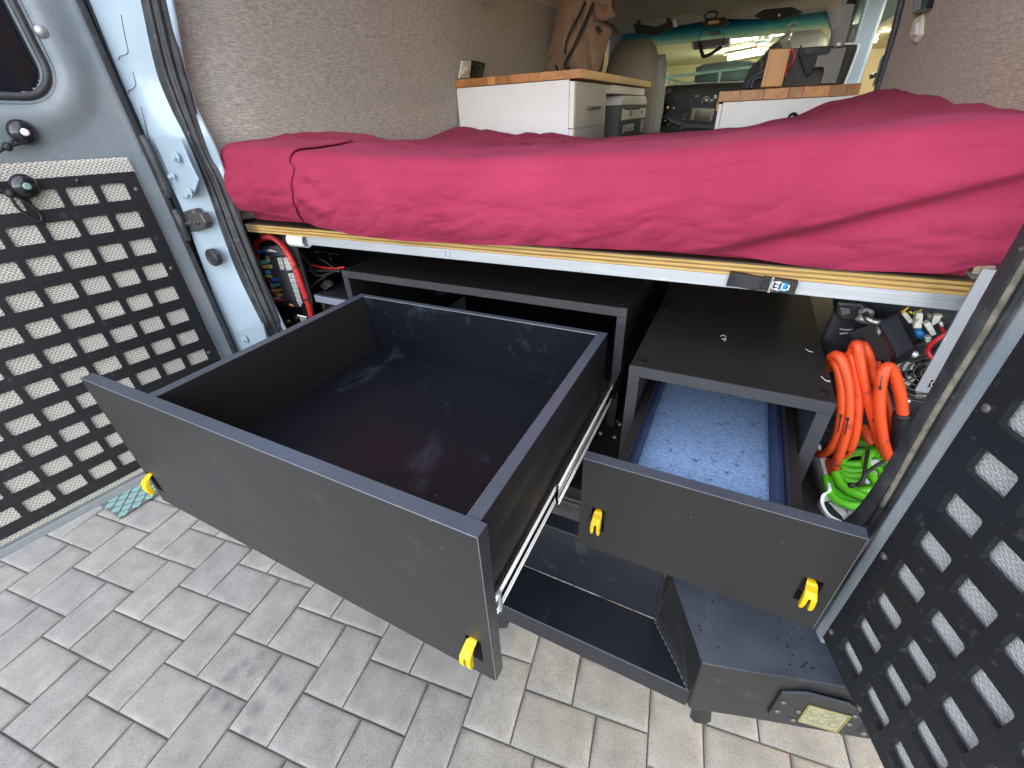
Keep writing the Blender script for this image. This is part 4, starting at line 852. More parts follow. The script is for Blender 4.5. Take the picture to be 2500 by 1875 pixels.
# grey vertical angle with two holes at the passenger side
va=MB(); plate(va,((.4285,.452,1.086),(1,0,0),(0,0,1),(0,-1,0)),0,.030,0,.168,[rect_hole(.0125,.0175,.012,.017,.004),rect_hole(.014,.019,.118,.123,.004)],.003,rad=.0024,ns=4)
vo=va.build('end_angle',M['galv'],bed,weld=True); MB().box(.4556,.4584,.4552,.49,1.086,1.254).build('angle_leg',M['galv'],vo)
for zz in (1.1005,1.2065): MB().tube([(.4435+math.cos(k*.4)*.0035,.4518,zz+math.sin(k*.4)*.0035) for k in range(16)],.0005,5,closed=True).build('hole_burr',M['chrome'],vo)
# ---------------------------------------------------------------- rocker switches on the rail
SWN=Vector((0,-1,0))
def switch(P,lab,printed):
    q=[Vector(p) for p in P]; c=sum(q,Vector())/4; ux=((q[1]-q[0])+(q[2]-q[3])).normalized(); uz=((q[0]-q[3])+(q[1]-q[2])).normalized(); hw=((q[1]-q[0]).length+(q[2]-q[3]).length)/4; hh=((q[0]-q[3]).length+(q[1]-q[2]).length)/4
    uz=(uz-ux*uz.dot(ux)).normalized(); n=ux.cross(uz); n=n if n.y<0 else -n
    t=thing('rocker_switch',lab,'switch',tuple(c))
    mb=MB(); rows=[]
    for k in range(13):
        u=-1+2*k/12; d=.0055+.0035*u*u; rows.append([c+ux*(u*hw)+uz*hh+n*.0005,c+ux*(u*hw)+uz*hh*.93+n*d,c+ux*(u*hw)-uz*hh*.93+n*d,c+ux*(u*hw)-uz*hh+n*.0005])
    mb.loft(rows,True,True).build('rocker',M['blackplastic'],t,smooth=True,angle=45,bevel=.0008)
    MB().obox(c-n*.006,ux*hw*.96,uz*hh*.9,n*.006).build('switch_body',M['black'],t)
    dm=MB()
    for sgn in (-1,1):
        for i in range(2):
            for j in range(4):
                u=sgn*(.66+.17*i); d=.0055+.0035*u*u; pos=c+ux*(u*hw)+uz*(hh*(-.62+.41*j)); dm.lathe([(.0009,d-.0004),(.0008,d+.0003),(.0004,d+.0007),(.0001,d+.0008)],pos,n,8)
    dm.build('grip_dots',M['blackgloss'],t,smooth=True)
    if printed:
        # print reads bottom to top
        X,Y=uz,-ux
        if X.cross(Y).dot(n)<0: X=-X
        o=c+n*.0060
        text('lettering','COMPRESSOR',.0038,M['ink'],t,o-ux*hw*.42,X,Y)
        text('lettering','ARB',.0080,M['ink'],t,o-ux*hw*.06,X,Y)
        fr_=[]
        for k in range(28):
            a=2*math.pi*k/28; ca,sa=math.cos(a),math.sin(a); sg2=lambda v:math.copysign(abs(v)**.35,v)
            fr_.append(o-ux*hw*.06+uz*(hh*.56*sg2(sa))+ux*(.0063*sg2(ca)))
        MB().tube(fr_,.0005,5,closed=True).build('logo_frame',M['ink'],t)
        lp=o+ux*hw*.40
        MB().obox(lp,ux*.0060,uz*hh*.62,n*.0003).build('blue_lens',M['bluelens'],t)
        MB().tube([lp+n*.0005+uz*(.0046*math.cos(a*.3+.5))+ux*(.0046*math.sin(a*.3+.5)-.0005) for a in range(0,19)],.0006,6).build('icon',M['ink'],t)
        MB().tube([lp+n*.0005+ux*.0045+uz*.004,lp+n*.0005+ux*.0045-uz*.004],.0006,6).build('icon',M['ink'],t)
    return t
switch([(0.1692,0.4945,1.2122),(0.2137,0.4945,1.2091),(0.214,0.4945,1.188),(0.1692,0.4945,1.191)],'blank black rocker switch on the aluminium rail, beside the printed one',False)
switch([(0.2144,0.4945,1.2105),(0.2594,0.4945,1.2077),(0.2602,0.4945,1.1878),(0.2143,0.4945,1.1896)],'black rocker switch with white COMPRESSOR print and a blue symbol',True)
# ================================================================ mattress with crimson sheet
bd=thing('mattress','thick mattress wrapped in a rumpled crimson sheet','mattress',(-.25,.9,1.223))
def lerp_tab(tab,x):
    if x<=tab[0][0]: return tab[0][1]
    for (a,b),(c,d) in zip(tab,tab[1:]):
        if x<=c: 
            t=(x-a)/(c-a); t=t*t*(3-2*t); return b+(d-b)*t
    return tab[-1][1]
TF=[(-.96,1.393),(-.878,1.386),(-.687,1.379),(-.45,1.369),(-.274,1.366),(.03,1.374),(.198,1.388),(.404,1.402),(.47,1.404)]
TB=[(-.96,1.388),(-.90,1.386),(-.80,1.372),(-.6,1.350),(-.35,1.345),(-.03,1.355),(.10,1.366),(.237,1.385),(.34,1.42),(.45,1.446),(.47,1.447)]
HB=[(-.97,1.262),(-.90,1.255),(-.80,1.247),(-.736,1.240),(-.66,1.229),(-.56,1.2195),(-.457,1.2175),(-.30,1.222),(-.1,1.2325),(.116,1.241),(.292,1.2315),(.40,1.236),(.447,1.250)]
def wr(p,s,seed): return noise.noise((p[0]*s,p[1]*s,p[2]*s+seed))
def ridged(v): return 1-abs(v)*2
def top_z(x,y):
    f=(y-.49)/1.01; f=min(max(f,0),1); s=f*f*(3-2*f)
    z=lerp_tab(TF,x)*(1-s)+lerp_tab(TB,x)*s
    # dips and rises along the driver wall
    wl=max(0,1-(x+.96)/.45); 
    z+=wl*(.020*math.exp(-((y-.78)/.18)**2)-.034*math.exp(-((y-1.16)/.20)**2)+.008*math.exp(-((y-1.47)/.08)**2))
    wrk=.006*noise.noise((x*5,y*9,2))+.004*noise.noise((x*13+y*4,y*15,5))
    loose=math.exp(-((x+.62)/.33)**2)*(.25+.75*min(1,max(0,(y-.55)/.5)))
    wrk+=.012*loose*(ridged(noise.noise((x*7+y*2,y*6,7)))-.6)
    return z+wrk*min(1,max(0,(y-.5)/.15))
NX=300
def mat_prof(x):
    # closed profile from the hem under the front, up the front face, over the top to the back
    zt=top_z(x,.49); zb=lerp_tab(HB,x); P=[]
    endl=max(0,(-.93-x)/.07); endl=min(endl,1)
    nf=64
    for i in range(nf+1):
        v=i/nf; z=zb+(zt-.028-zb)*v
        bul=.034*math.sin(math.pi*(.20+.62*v)); fade=1-max(0,(v-.80)/.20)**2
        y=.497-bul+.012*endl
                # loose drape wrinkles: long diagonals rising to the right, stronger low down
        k=(x*.95-z*1.6)
        d=.0048*(ridged(noise.noise((x*2.6+z*3.5,(z*9-x*2.0),3)))-.5)*(1-.35*v)
        d+=.0032*(ridged(noise.noise((x*9+z*6,z*26-x*7,11)))-.5)*(1-.2*v)
        d+=.0014*(ridged(noise.noise((x*22+z*9,z*50-x*16,4)))-.5)
        # the big diagonal fold: upper layer overhangs the lower right
        line=1.236+(x-.115)*.36 if x>.06 else 1.20
        s=(z-line)/.003
        if x>.08:
            amt=.017*min(1,(x-.08)/.12); d+= -amt*(1/(1+math.exp(-s)))+amt*.45
            d+= .006*math.exp(-((z-line+.012)/.012)**2)*min(1,(x-.08)/.1)
        # soft pulls near the driver-side hem band
        if -.70<x<-.50: d+=.007*math.sin((z-1.22)*95+(x*40))*math.exp(-((x+.665)/.045)**2)*math.exp(-((z-1.295)/.045)**2)
        P.append((x,y+d*fade,z))
    yb_=.497-.034*math.sin(math.pi*.82)+.012*endl
    for i in range(1,13):
        a=math.pi/2*i/12; P.append((x,yb_+.036*(1-math.cos(a)),zt-.028+.028*math.sin(a)))
    y0=P[-1][1]
    for i in range(1,61):
        y=y0+(1.492-y0)*(i/60)**1.25; P.append((x,y,top_z(x,y)))
    for i in range(1,6): P.append((x,1.492+.01*math.sin(i*.5),top_z(x,1.492)-(top_z(x,1.492)-1.228)*i/5))
    return P
mm=MB(); xs=[-.985+ (.474+.985)*i/(NX-1) for i in range(NX)]
rows=[mat_prof(x) for x in xs]
# round the driver-side end
for i,x in enumerate(xs):
    e=max(0,(-.925-x)/.060)
    if e>0:
        q=1-math.sqrt(max(0,1-min(e,1)**2))
        rows[i]=[(a,b+.05*q if b<.6 else b,c-(.03*q if c>1.33 else 0)+(.02*q if c<1.26 else 0)) for a,b,c in rows[i]]
mm.loft(rows,False,False)
sheet_o=mm.build('fitted_sheet',M['cloth'],bd,smooth=True)
MB().box(-.945,.44,.515,1.485,1.2278,1.345).build('foam_core',M['cloth'],bd)
# turned-back flap with a stitched hem at the driver-side end
fl=MB(); fx=[-.935+.225*i/40 for i in range(41)]
def flap_row(i):
    base=mat_prof(fx[i]); edge=.5*(i/40)
    out=[]
    for j,(a,b,c) in enumerate(base[:64+13+14]):
        w_=.0030+.0012*math.sin(i*.22+c*30)
        sx=a+.030*(c-1.30)*((i/40)**2)*-1
        if j<65: out.append((sx-.012*math.cos((c-1.235)/.14*math.pi)*(i/40)**3,b-w_-.0008*(i/40)**6,c))
        else: out.append((sx,b-w_*max(0,1-(j-64)/12),c+.004))
    return out
fr_rows=[flap_row(i) for i in range(41)]
fl.loft([r[2:] for r in fr_rows],False,False)
fo=fl.build('sheet_flap',M['cloth'],bd,smooth=True); md=fo.modifiers.new('solid','SOLIDIFY'); md.thickness=.0016; md.offset=1
stc=MB(); rr=fr_rows[22]
for j in range(6,72,2):
    a,b=Vector(rr[j]),Vector(rr[j+1]); off=Vector((0,-.0012,.0006)); stc.tube([a+off,b.lerp(a,.25)+off],.0006,5)
stc.build('hem_stitching',mat('crimson_thread',(.25,.015,.06),.8),bd)
eg=MB().tube([Vector(p)+Vector((.0002,0,0)) for p in fr_rows[40][2:]],.0010,6).build('flap_edge',M['cloth'],bd,smooth=True)
# bunched sheet on the far driver-side corner
bn=MB()
def bun(u,v):
    x=-.93+u*.62; y=1.02+v*.46; z=top_z(x,y); h=.022*math.sin(math.pi*u)**.8*math.sin(math.pi*v)
    rid=ridged(noise.noise((x*9+y*6,y*7-x*3,21))); return (x,y,z+.001+h*(.45+.75*rid)+.004*noise.noise((x*24,y*24,2)))
bn.grid(90,50,bun); bn.build('bunched_sheet',M['cloth'],bd,smooth=True)
# ================================================================ electrics on the driver side
fb=thing('fuse_block','black fuse block with coloured blade fuses under the bed by the driver-side pillar','fuse block',(-1.016,0.585,1.0478))
FP=.585
board=[(-1.0927,0.596,1.1772),(-0.9273,0.596,1.1788),(-0.931,0.596,0.9834),(-0.9555,0.596,0.9071),(-1.121,0.596,0.8806)]
MB().prism(board,(0,.006,0)).build('mounting_board',M['blackplastic'],fb)
MB().prism([(-1.0518,0.585,1.1353),(-0.9915,0.585,1.1399),(-0.9724,0.585,1.1154),(-0.9644,0.585,1.0661),(-0.9644,0.585,0.9651),(-1.0077,0.585,0.9469),(-1.1015,0.585,0.9459),(-1.0912,0.585,1.0063),(-1.066,0.585,1.0928)],(0,.010,0)).build('block_body',M['fuseblack'],fb,bevel=.002)
MB().prism([(-1.0309,0.58,1.101),(-0.9645,0.58,1.1139),(-0.967,0.58,1.0416),(-0.9699,0.58,0.982),(-1.0356,0.58,0.9692),(-1.0376,0.58,1.0336)],(0,.005,0)).build('fuse_tray',M['fuseblack'],fb,bevel=.0015)
MB().prism([(-1.0541,0.576,1.1339),(-0.9839,0.576,1.1427),(-0.958,0.576,1.1173),(-1.0046,0.576,1.1115),(-1.0519,0.576,1.1128)],(0,.010,0)).build('input_block',M['fuseblack'],fb,bevel=.002)
def lozenge(P,m,name,y_th=.004,**k): return MB().prism(P,(0,y_th,0)).build(name,m,fb,bevel=.0007,**k)
for c,P in zip(((.16,.42,.40),(.55,.52,.20),(.10,.36,.62),(.55,.48,.22),(.02,.16,.62),(.02,.36,.34),(.75,.26,.03),(.55,.40,.12),(.45,.04,.14)),
  [[(-1.0923,0.574,1.0861),(-1.0761,0.574,1.0931),(-1.0464,0.574,1.0976),(-1.039,0.574,1.0911),(-1.0529,0.574,1.0852),(-1.0863,0.574,1.0793)],[(-1.0811,0.574,1.0761),(-1.0693,0.574,1.08),(-1.0373,0.574,1.084),(-1.0389,0.574,1.0728),(-1.0784,0.574,1.0679)],[(-1.0807,0.574,1.0611),(-1.0601,0.574,1.066),(-1.0502,0.574,1.0587),(-1.0576,0.574,1.0522),(-1.077,0.574,1.0549)],[(-1.0831,0.574,1.0486),(-1.0732,0.574,1.0515),(-1.0476,0.574,1.0477),(-1.0545,0.574,1.0422),(-1.0784,0.574,1.0415)],[(-1.0624,0.574,1.0375),(-1.0477,0.574,1.042),(-1.0252,0.574,1.0407),(-1.0325,0.574,1.0342),(-1.0587,0.574,1.0312)],[(-1.0619,0.574,1.0222),(-1.0466,0.574,1.0278),(-1.0259,0.574,1.0254),(-1.0405,0.574,1.0179),(-1.0606,0.574,1.0165)],[(-1.0624,0.574,1.0046),(-1.0475,0.574,1.0093),(-1.0257,0.574,1.0091),(-1.0409,0.574,1.0004),(-1.0616,0.574,0.9978)],[(-1.0604,0.574,0.9891),(-1.0467,0.574,0.9942),(-1.0293,0.574,0.993),(-1.0432,0.574,0.9843)],[(-1.0644,0.574,0.9725),(-1.0463,0.574,0.978),(-1.03,0.574,0.9771),(-1.0445,0.574,0.9702),(-1.0627,0.574,0.9673)]]):
    lozenge(P,mat('fuse_plastic',tuple(min(.9,q*1.5) for q in c),.3),'blade_fuse')
for P in [[(-1.0805,0.578,1.0177),(-1.069,0.578,1.021),(-1.0604,0.578,1.0103),(-1.0739,0.578,1.0058)],[(-1.0902,0.578,0.9988),(-1.078,0.578,1.0033),(-1.0569,0.578,0.995),(-1.071,0.578,0.9893)],[(-1.0871,0.578,0.9741),(-1.0632,0.578,0.9823),(-1.0584,0.578,0.9749),(-1.0854,0.578,0.9662)],[(-1.0551,0.578,1.1066),(-1.0437,0.578,1.1076),(-1.0417,0.578,1.0933),(-1.0507,0.578,1.0888)]]:
    lozenge(P,M['clear'],'wire_tab')
for P in [[(-1.002,0.577,1.1061),(-0.9839,0.577,1.1086),(-0.9878,0.577,1.0734),(-1.0049,0.577,1.0707)],[(-0.9762,0.577,1.1084),(-0.9566,0.577,1.1119),(-0.9542,0.577,1.0759),(-0.9782,0.577,1.0716)]]:
    o=lozenge(P,M['nickel'],'ground_bar',.006)
for p in [(-0.995,0.576,1.1035),(-0.9972,0.576,1.0904),(-0.9974,0.576,1.0782),(-0.969,0.576,1.1058),(-0.9685,0.576,1.0939),(-0.9685,0.576,1.0814),(-0.9691,0.576,1.0596),(-0.9695,0.576,1.0439),(-0.9695,0.576,1.0285),(-0.9684,0.576,1.0136),(-0.9681,0.576,0.9983),(-0.9698,0.576,0.9819),(-0.965,0.576,0.9675)]:
    screw(p,(0,-1,0),fb,M['nickel'],.0042,'terminal_screw')
for P in [[(-0.98,0.579,1.0617),(-0.956,0.579,1.066),(-0.9557,0.579,1.0524),(-0.9799,0.579,1.0479)],[(-0.9798,0.579,1.0464),(-0.9567,0.579,1.0508),(-0.9564,0.579,1.0369),(-0.9797,0.579,1.0324)],[(-0.9796,0.579,1.0309),(-0.9574,0.579,1.0353),(-0.9572,0.579,1.0213),(-0.9795,0.579,1.0167)],[(-0.9794,0.579,1.0152),(-0.9581,0.579,1.0197),(-0.9579,0.579,1.0054),(-0.9793,0.579,1.0008)],[(-0.9792,0.579,0.9993),(-0.9589,0.579,1.0038),(-0.9587,0.579,0.9893),(-0.979,0.579,0.9847)],[(-0.9789,0.579,0.9831),(-0.9597,0.579,0.9877),(-0.9594,0.579,0.973),(-0.9788,0.579,0.9684)]]:
    lozenge(P,M['nickel'],'terminal_clip',.004)
MB().tube([(-1.0658,0.572,1.1198),(-1.0498,0.572,1.122),(-1.0321,0.572,1.1252)],[.0046,.0046,.004],12).build('crimp_sleeve',mat('blue_crimp',(.01,.20,.72),.35),fb,smooth=True,angle=50)
MB().tube([(-1.0321,0.572,1.1252),(-1.0119,0.572,1.1286),(-0.987,0.572,1.1263)],[.0038,.0044,.002],10).build('ring_terminal',M['nickel'],fb,smooth=True)
MB().tube([(-1.1026,0.574,1.1054),(-1.0878,0.574,1.1121),(-1.07,0.574,1.1172)],.002,8).build('lead',M['black'],fb,smooth=True)
MB().tube([(-1.0789,0.575,0.96),(-1.0562,0.575,0.9601),(-1.0392,0.575,0.9605)],.0042,10).build('lead',M['black'],fb,smooth=True)
MB().tube([(-1.0372,0.573,0.9625),(-1.0169,0.573,0.9673),(-1.0019,0.573,0.9644),(-0.9922,0.573,0.9618)],[.0035,.0045,.0045,.003],10).build('ring_terminal',M['copper'],fb,smooth=True)
def wire(name,pts,r,m,lab,cat=None,group=None,n=8):
    if cat is None: return MB().tube(smoothpath(pts,8),r,n).build(name,m,lab,smooth=True)
    t=MB().tube(smoothpath(pts,8),r,n).build(name,m,None,smooth=True); return tag(t,lab,cat,group)
for P in [[(-1.0884,0.581,1.0771),(-1.0984,0.581,1.061),(-1.1,0.581,1.034),(-1.0988,0.581,1.0146),(-1.1052,0.581,0.9939)],[(-1.1163,0.581,1.0303),(-1.0959,0.581,1.0364),(-1.0852,0.581,1.0298),(-1.0807,0.581,1.0167)],[(-1.1172,0.581,0.9904),(-1.1053,0.581,0.9798),(-1.0943,0.581,0.9731),(-1.0862,0.581,0.9721)],[(-1.087,0.581,0.9649),(-1.0992,0.581,0.9519),(-1.1119,0.581,0.9355)],[(-1.0983,0.581,1.0742),(-1.1007,0.581,1.0646),(-1.1204,0.581,1.0492)],[(-1.0947,0.581,0.9892),(-1.0858,0.581,0.9843),(-1.0758,0.581,0.9816)]]:
    wire('fuse_wire',P,.0012,M['redwire'],fb)
big_c=[(-1.1362,0.6,1.067),(-1.1063,0.588,1.1105),(-1.0727,0.58,1.142),(-1.0262,0.574,1.1614),(-0.9872,0.57,1.1667),(-0.9557,0.566,1.159),(-0.934,0.563,1.1397),(-0.9194,0.561,1.1127),(-0.9135,0.561,1.0821),(-0.9122,0.562,1.0481),(-0.9122,0.564,1.0125),(-0.914,0.566,0.9774),(-0.9196,0.568,0.9445),(-0.9263,0.57,0.9145)]
rc=thing('battery_cable','thick red battery cable arching over the fuse block','cable',big_c[8])
MB().tube(smoothpath(big_c,8),.0083,16).build('jacket',M['red'],rc,smooth=True)
for p,d in zip([(-0.9086,0.561,1.0957),(-0.9077,0.561,1.0001)],((.12,0,-.9),(.10,0,-.9))):
    p=Vector(p); d=Vector(d).normalized(); MB().lathe([(.0089,-.0014),(.0094,-.0012),(.0094,.0012),(.0089,.0014)],p,d,20).build('zip_tie',M['blackgloss'],rc)
    MB().obox(p+Vector((.006,-.004,.001)),(.006,0,0),(0,.002,0),(0,0,.0014)).build('zip_tie',M['blackgloss'],rc)
for k in range(11):
    P=smoothpath(big_c,8); q=P[40+k*3]; t_=(P[41+k*3]-P[39+k*3]).normalized(); 
    MB().obox(q+Vector((.0018,-.0082,.0012)),t_*.0016,Vector((0,1,0)).cross(t_)*.0005,Vector((0,.0003,0))).build('printed_mark',M['ink'],rc)
# clear-cased breaker at the bottom
bk=thing('circuit_breaker','clear plastic cased breaker with a brass stud below the fuse block','breaker',(-1.0556,0.575,0.9))
MB().prism([(-1.0573,0.566,0.9202),(-1.0192,0.566,0.9384),(-0.9382,0.566,0.9385),(-0.9398,0.566,0.9221),(-0.9616,0.566,0.9022),(-1.0853,0.566,0.8773)],(0,.02,0)).build('case',M['clearplastic'],bk,bevel=.003)
MB().lathe([(.0085,0),(.0085,.005),(.006,.006),(.006,.010),(.0005,.0105)],(-1.0461,0.576,0.9025),(0,-1,0),8).build('stud',M['brass'],bk)
MB().prism([(-1.092,0.59,0.9008),(-0.9862,0.59,0.9089),(-1.0049,0.59,0.8847),(-1.1156,0.59,0.8641)],(0,.01,0)).build('base',M['greylid'],bk)
# black equipment box with a grey rim between fuse block and cabinet
cb=thing('battery_charger','black charger box with a grey rim between the fuse block and the wide cabinet','charger',(-.86,.66,1.03))
CB=dict(x0=-0.9213,x1=-.764,y0=.59,z1=0.9802)
def rbox(x0,x1,y0,y1,z0,z1,r):
    P=[]
    for cx,cy,a in ((x1-r,y1-r,0),(x0+r,y1-r,90),(x0+r,y0+r,180),(x1-r,y0+r,270)):
        for k in range(6): t=R(a+18*k); P.append((cx+r*math.cos(t),cy+r*math.sin(t)))
    return MB().loft([[(x,y,z) for x,y in P] for z in (z0,z1)],True,True)
rbox(CB['x0'],-.766,.592,.76,CB['z1']-.001,CB['z1']+.019,.012).build('rim',M['greylid'],cb,bevel=.002)
rbox(CB['x0']+.006,-.772,.598,.754,CB['z1']+.0185,CB['z1']+.0225,.010).build('lid',M['blackplastic'],cb,bevel=.001)
rbox(CB['x0']+.012,-.772,.600,.752,CB['z1']-.13,CB['z1']-.0005,.010).build('case',M['blackgloss'],cb,bevel=.002)
for k in range(8): MB().box(CB['x0']+.03+.013*k,CB['x0']+.038+.013*k,.615,.619,CB['z1']+.0225,CB['z1']+.0229).build('printed_mark',M['bracket'],cb)
MB().box(-1.2,-.62,.95,.97,.81,1.19).build('bulkhead',M['black'],bed)
# dark loom of wires behind
lm=thing('wiring_loom','dark wiring loom with a red lead tangled behind the charger box','wiring loom',(-.9,.66,1.1))
for i,P in enumerate([[(-0.9334,0.6,1.1234),(-0.9528,0.63,1.0943),(-0.9782,0.66,1.0649),(-0.9761,0.66,1.0441),(-0.9485,0.66,1.0335),(-0.9087,0.68,1.0431)],[(-0.9544,0.68,1.0804),(-0.9171,0.67,1.0754),(-0.8748,0.66,1.0656),(-0.8549,0.66,1.0658)],[(-0.9688,0.61,1.058),(-0.9959,0.65,1.047),(-0.9638,0.66,1.0482),(-0.8576,0.66,1.0581)],[(-0.9243,0.7,1.0927),(-0.9288,0.7,1.0735),(-0.904,0.69,1.0634)],[(-0.9443,0.6,1.0092),(-0.9299,0.61,1.021),(-0.9095,0.62,1.0352),(-0.8851,0.63,1.0478)],[(-0.9895,0.64,1.0845),(-1.0336,0.7,1.0796),(-1.017,0.74,1.0802),(-0.96,0.76,1.0699)]]):
    wire('loom_cable',P,.0042 if i in (0,2) else .0026,M['rubber'] if i<3 else M['blackgloss'],lm)
for P in [[(-0.9736,0.665,1.064),(-0.95,0.66,1.0629),(-0.9116,0.66,1.062),(-0.8804,0.66,1.0642)],[(-0.8755,0.66,1.0637),(-0.8543,0.66,1.0677),(-0.8334,0.66,1.0716)]]:
    wire('loom_cable',P,.0032,M['redwire'],lm)
tp=MB().prism([(-0.9275,0.63,1.0108),(-0.9039,0.63,1.0317),(-0.8912,0.64,1.0327),(-0.8725,0.63,1.0211),(-0.8944,0.62,1.0085)],(0,.012,0)).build('tape_wrap',M['strap'],lm,bevel=.002)
# ================================================================ hose bay on the passenger side
OY=.555
HS=[[(0.3582,0.6,1.0404),(0.356,0.585,1.0559),(0.3574,0.572,1.0668),(0.3635,0.562,1.065),(0.3744,0.556,1.0462),(0.3861,0.552,1.02),(0.3971,0.548,0.9864),(0.4055,0.545,0.95),(0.4113,0.545,0.9089),(0.416,0.55,0.8645),(0.4195,0.56,0.835),(0.4186,0.575,0.831),(0.4222,0.6,0.8305)],[(0.362,0.595,1.0316),(0.3603,0.578,1.0467),(0.3633,0.566,1.05),(0.3719,0.558,1.032),(0.3818,0.553,1.0054),(0.392,0.55,0.9701),(0.3992,0.55,0.9302),(0.4015,0.556,0.893),(0.3995,0.57,0.8675),(0.3973,0.59,0.8476)],[(0.376,0.585,1.0664),(0.3814,0.575,1.062),(0.3927,0.568,1.0375),(0.4049,0.565,1.0072),(0.4146,0.562,0.9753),(0.425,0.562,0.9332),(0.4301,0.565,0.8977),(0.4312,0.575,0.872),(0.4318,0.59,0.8547)],[(0.3805,0.59,1.0709),(0.3784,0.58,1.0858),(0.3805,0.572,1.0871),(0.3908,0.566,1.0626),(0.4079,0.562,1.0257),(0.4282,0.56,0.9872),(0.4489,0.56,0.9492),(0.4677,0.565,0.9161),(0.4853,0.575,0.8883)],[(0.3889,0.6,1.0752),(0.3914,0.59,1.082),(0.4033,0.588,1.0659),(0.4189,0.588,1.0386),(0.4353,0.588,1.0042),(0.4518,0.588,0.9685),(0.4707,0.588,0.9285),(0.4924,0.59,0.8899)],[(0.4009,0.61,1.0697),(0.4155,0.608,1.0583),(0.4338,0.606,1.0257),(0.4548,0.604,0.9861),(0.4754,0.602,0.9449),(0.492,0.6,0.9082),(0.5034,0.6,0.8781)],[(0.4432,0.6,0.9221),(0.4531,0.585,0.9142),(0.4612,0.575,0.9061)],[(0.4836,0.556,0.8978),(0.4658,0.55,0.9271),(0.4494,0.548,0.9615),(0.4348,0.547,0.9975),(0.4251,0.548,1.029),(0.4202,0.55,1.0539),(0.423,0.556,1.0666),(0.4332,0.562,1.0591),(0.4482,0.566,1.0363),(0.4618,0.567,1.0112),(0.4742,0.566,0.983)],[(0.4068,0.545,0.8847),(0.4009,0.541,0.9213),(0.3949,0.54,0.9556),(0.3871,0.541,0.9882)]]
oh=thing('air_hose','coiled orange rubber air hose hanging beside the narrow drawer cabinet','hose',(0.4611,0.555,0.8593))
for i,P in enumerate(HS[:8]):
    MB().tube(smoothpath(P,8),.0078 if i!=7 else .0084,14).build('hose_loop',M['orange'],oh,smooth=True)
# black ribbed strain relief at the hose end
rb=[(0.4734,0.566,0.9844),(0.4985,0.575,0.8986)]
a,b=Vector(rb[0]),Vector(rb[1]); prof=[(.0105,0),(.0128,.002),(.0128,.022)]
ln=(b-a).length
k=.024
while k<ln: prof+= [(.0122,k),(.0122,k+.0028),(.0098,k+.0034),(.0098,k+.0056)]; k+=.0062
MB().lathe(prof,a,(b-a),20).build('strain_relief',M['blackplastic'],oh)
# printed marks along the hose
for i,j in ((0,52),(1,40),(2,50),(3,44),(7,34)):
    P=smoothpath(HS[i],8); 
    for q in range(7):
        if j+q+1<len(P):
            c=P[j+q]; t_=(P[j+q+1]-P[j+q-1]).normalized(); v=Vector((-.3,-.72,.55)); v=(v-t_*v.dot(t_)).normalized(); s_=t_.cross(v)
            MB().obox(c+v*.0079,t_*(.0026 if q else .0034),s_*(.0009 if q else .0021),v*.0003).build('printed_mark',M['blackink'],oh)
# bright green hose coiled in the tray
gh=thing('water_hose','bright green plastic hose coiled in the white tray under the orange hose','hose',(0.4601,0.55,0.8223))
GA=[[(0.4103,0.5463,0.8342),(0.4151,0.5238,0.824),(0.4206,0.51,0.8194),(0.4351,0.4987,0.8206),(0.4506,0.495,0.8261),(0.4648,0.4975,0.8336),(0.4755,0.5075,0.8425)],[(0.4179,0.5405,0.8513),(0.4249,0.523,0.8451),(0.4365,0.5105,0.8439),(0.4511,0.5018,0.8463),(0.4643,0.4949,0.8492)],[(0.4149,0.551,0.8299),(0.4179,0.5373,0.8235),(0.4252,0.526,0.8206),(0.437,0.516,0.8207),(0.4511,0.5108,0.8245),(0.4683,0.5098,0.8318)],[(0.4305,0.5675,0.8541),(0.4324,0.5775,0.8606),(0.4384,0.5844,0.8669),(0.4462,0.5875,0.8715),(0.4559,0.5888,0.8756),(0.4656,0.5875,0.8783),(0.4752,0.5825,0.879)],[(0.4351,0.587,0.8501),(0.4394,0.5814,0.8483),(0.4475,0.5789,0.8499),(0.4563,0.5789,0.8532),(0.4659,0.5814,0.8582)],[(0.4338,0.5757,0.8428),(0.4421,0.5689,0.842),(0.4559,0.567,0.8463),(0.4673,0.5689,0.8518)],[(0.4333,0.567,0.8375),(0.4445,0.5597,0.8378),(0.4562,0.5583,0.8417),(0.4675,0.5601,0.8472)],[(0.4526,0.6156,0.8768),(0.4606,0.615,0.8791),(0.4687,0.6113,0.8796),(0.4748,0.605,0.8779),(0.4835,0.6025,0.8795)],[(0.4752,0.5685,0.8905),(0.4696,0.5741,0.8915),(0.4632,0.5722,0.8882),(0.4586,0.566,0.8832),(0.4575,0.556,0.8775),(0.4609,0.541,0.8712),(0.4673,0.5272,0.8672),(0.4751,0.5148,0.8649)],[(0.478,0.5825,0.88),(0.4864,0.5763,0.8796),(0.4919,0.5663,0.8765),(0.4946,0.5563,0.8725)],[(0.45,0.5252,0.8338),(0.4593,0.5246,0.8374),(0.4684,0.5278,0.8428),(0.4774,0.534,0.8495)],[(0.4318,0.5583,0.8319),(0.443,0.5514,0.8326),(0.4546,0.5483,0.8357),(0.4659,0.5495,0.841)],[(0.4787,0.5705,0.8627),(0.4843,0.5668,0.8628),(0.4881,0.558,0.8598),(0.4871,0.548,0.8545)],[(0.4564,0.635,0.8905),(0.4578,0.6288,0.8869),(0.4622,0.6225,0.8844)]]
for P in GA: MB().tube(smoothpath(P,8),.0072,12).build('hose_loop',M['green'],gh,smooth=True)
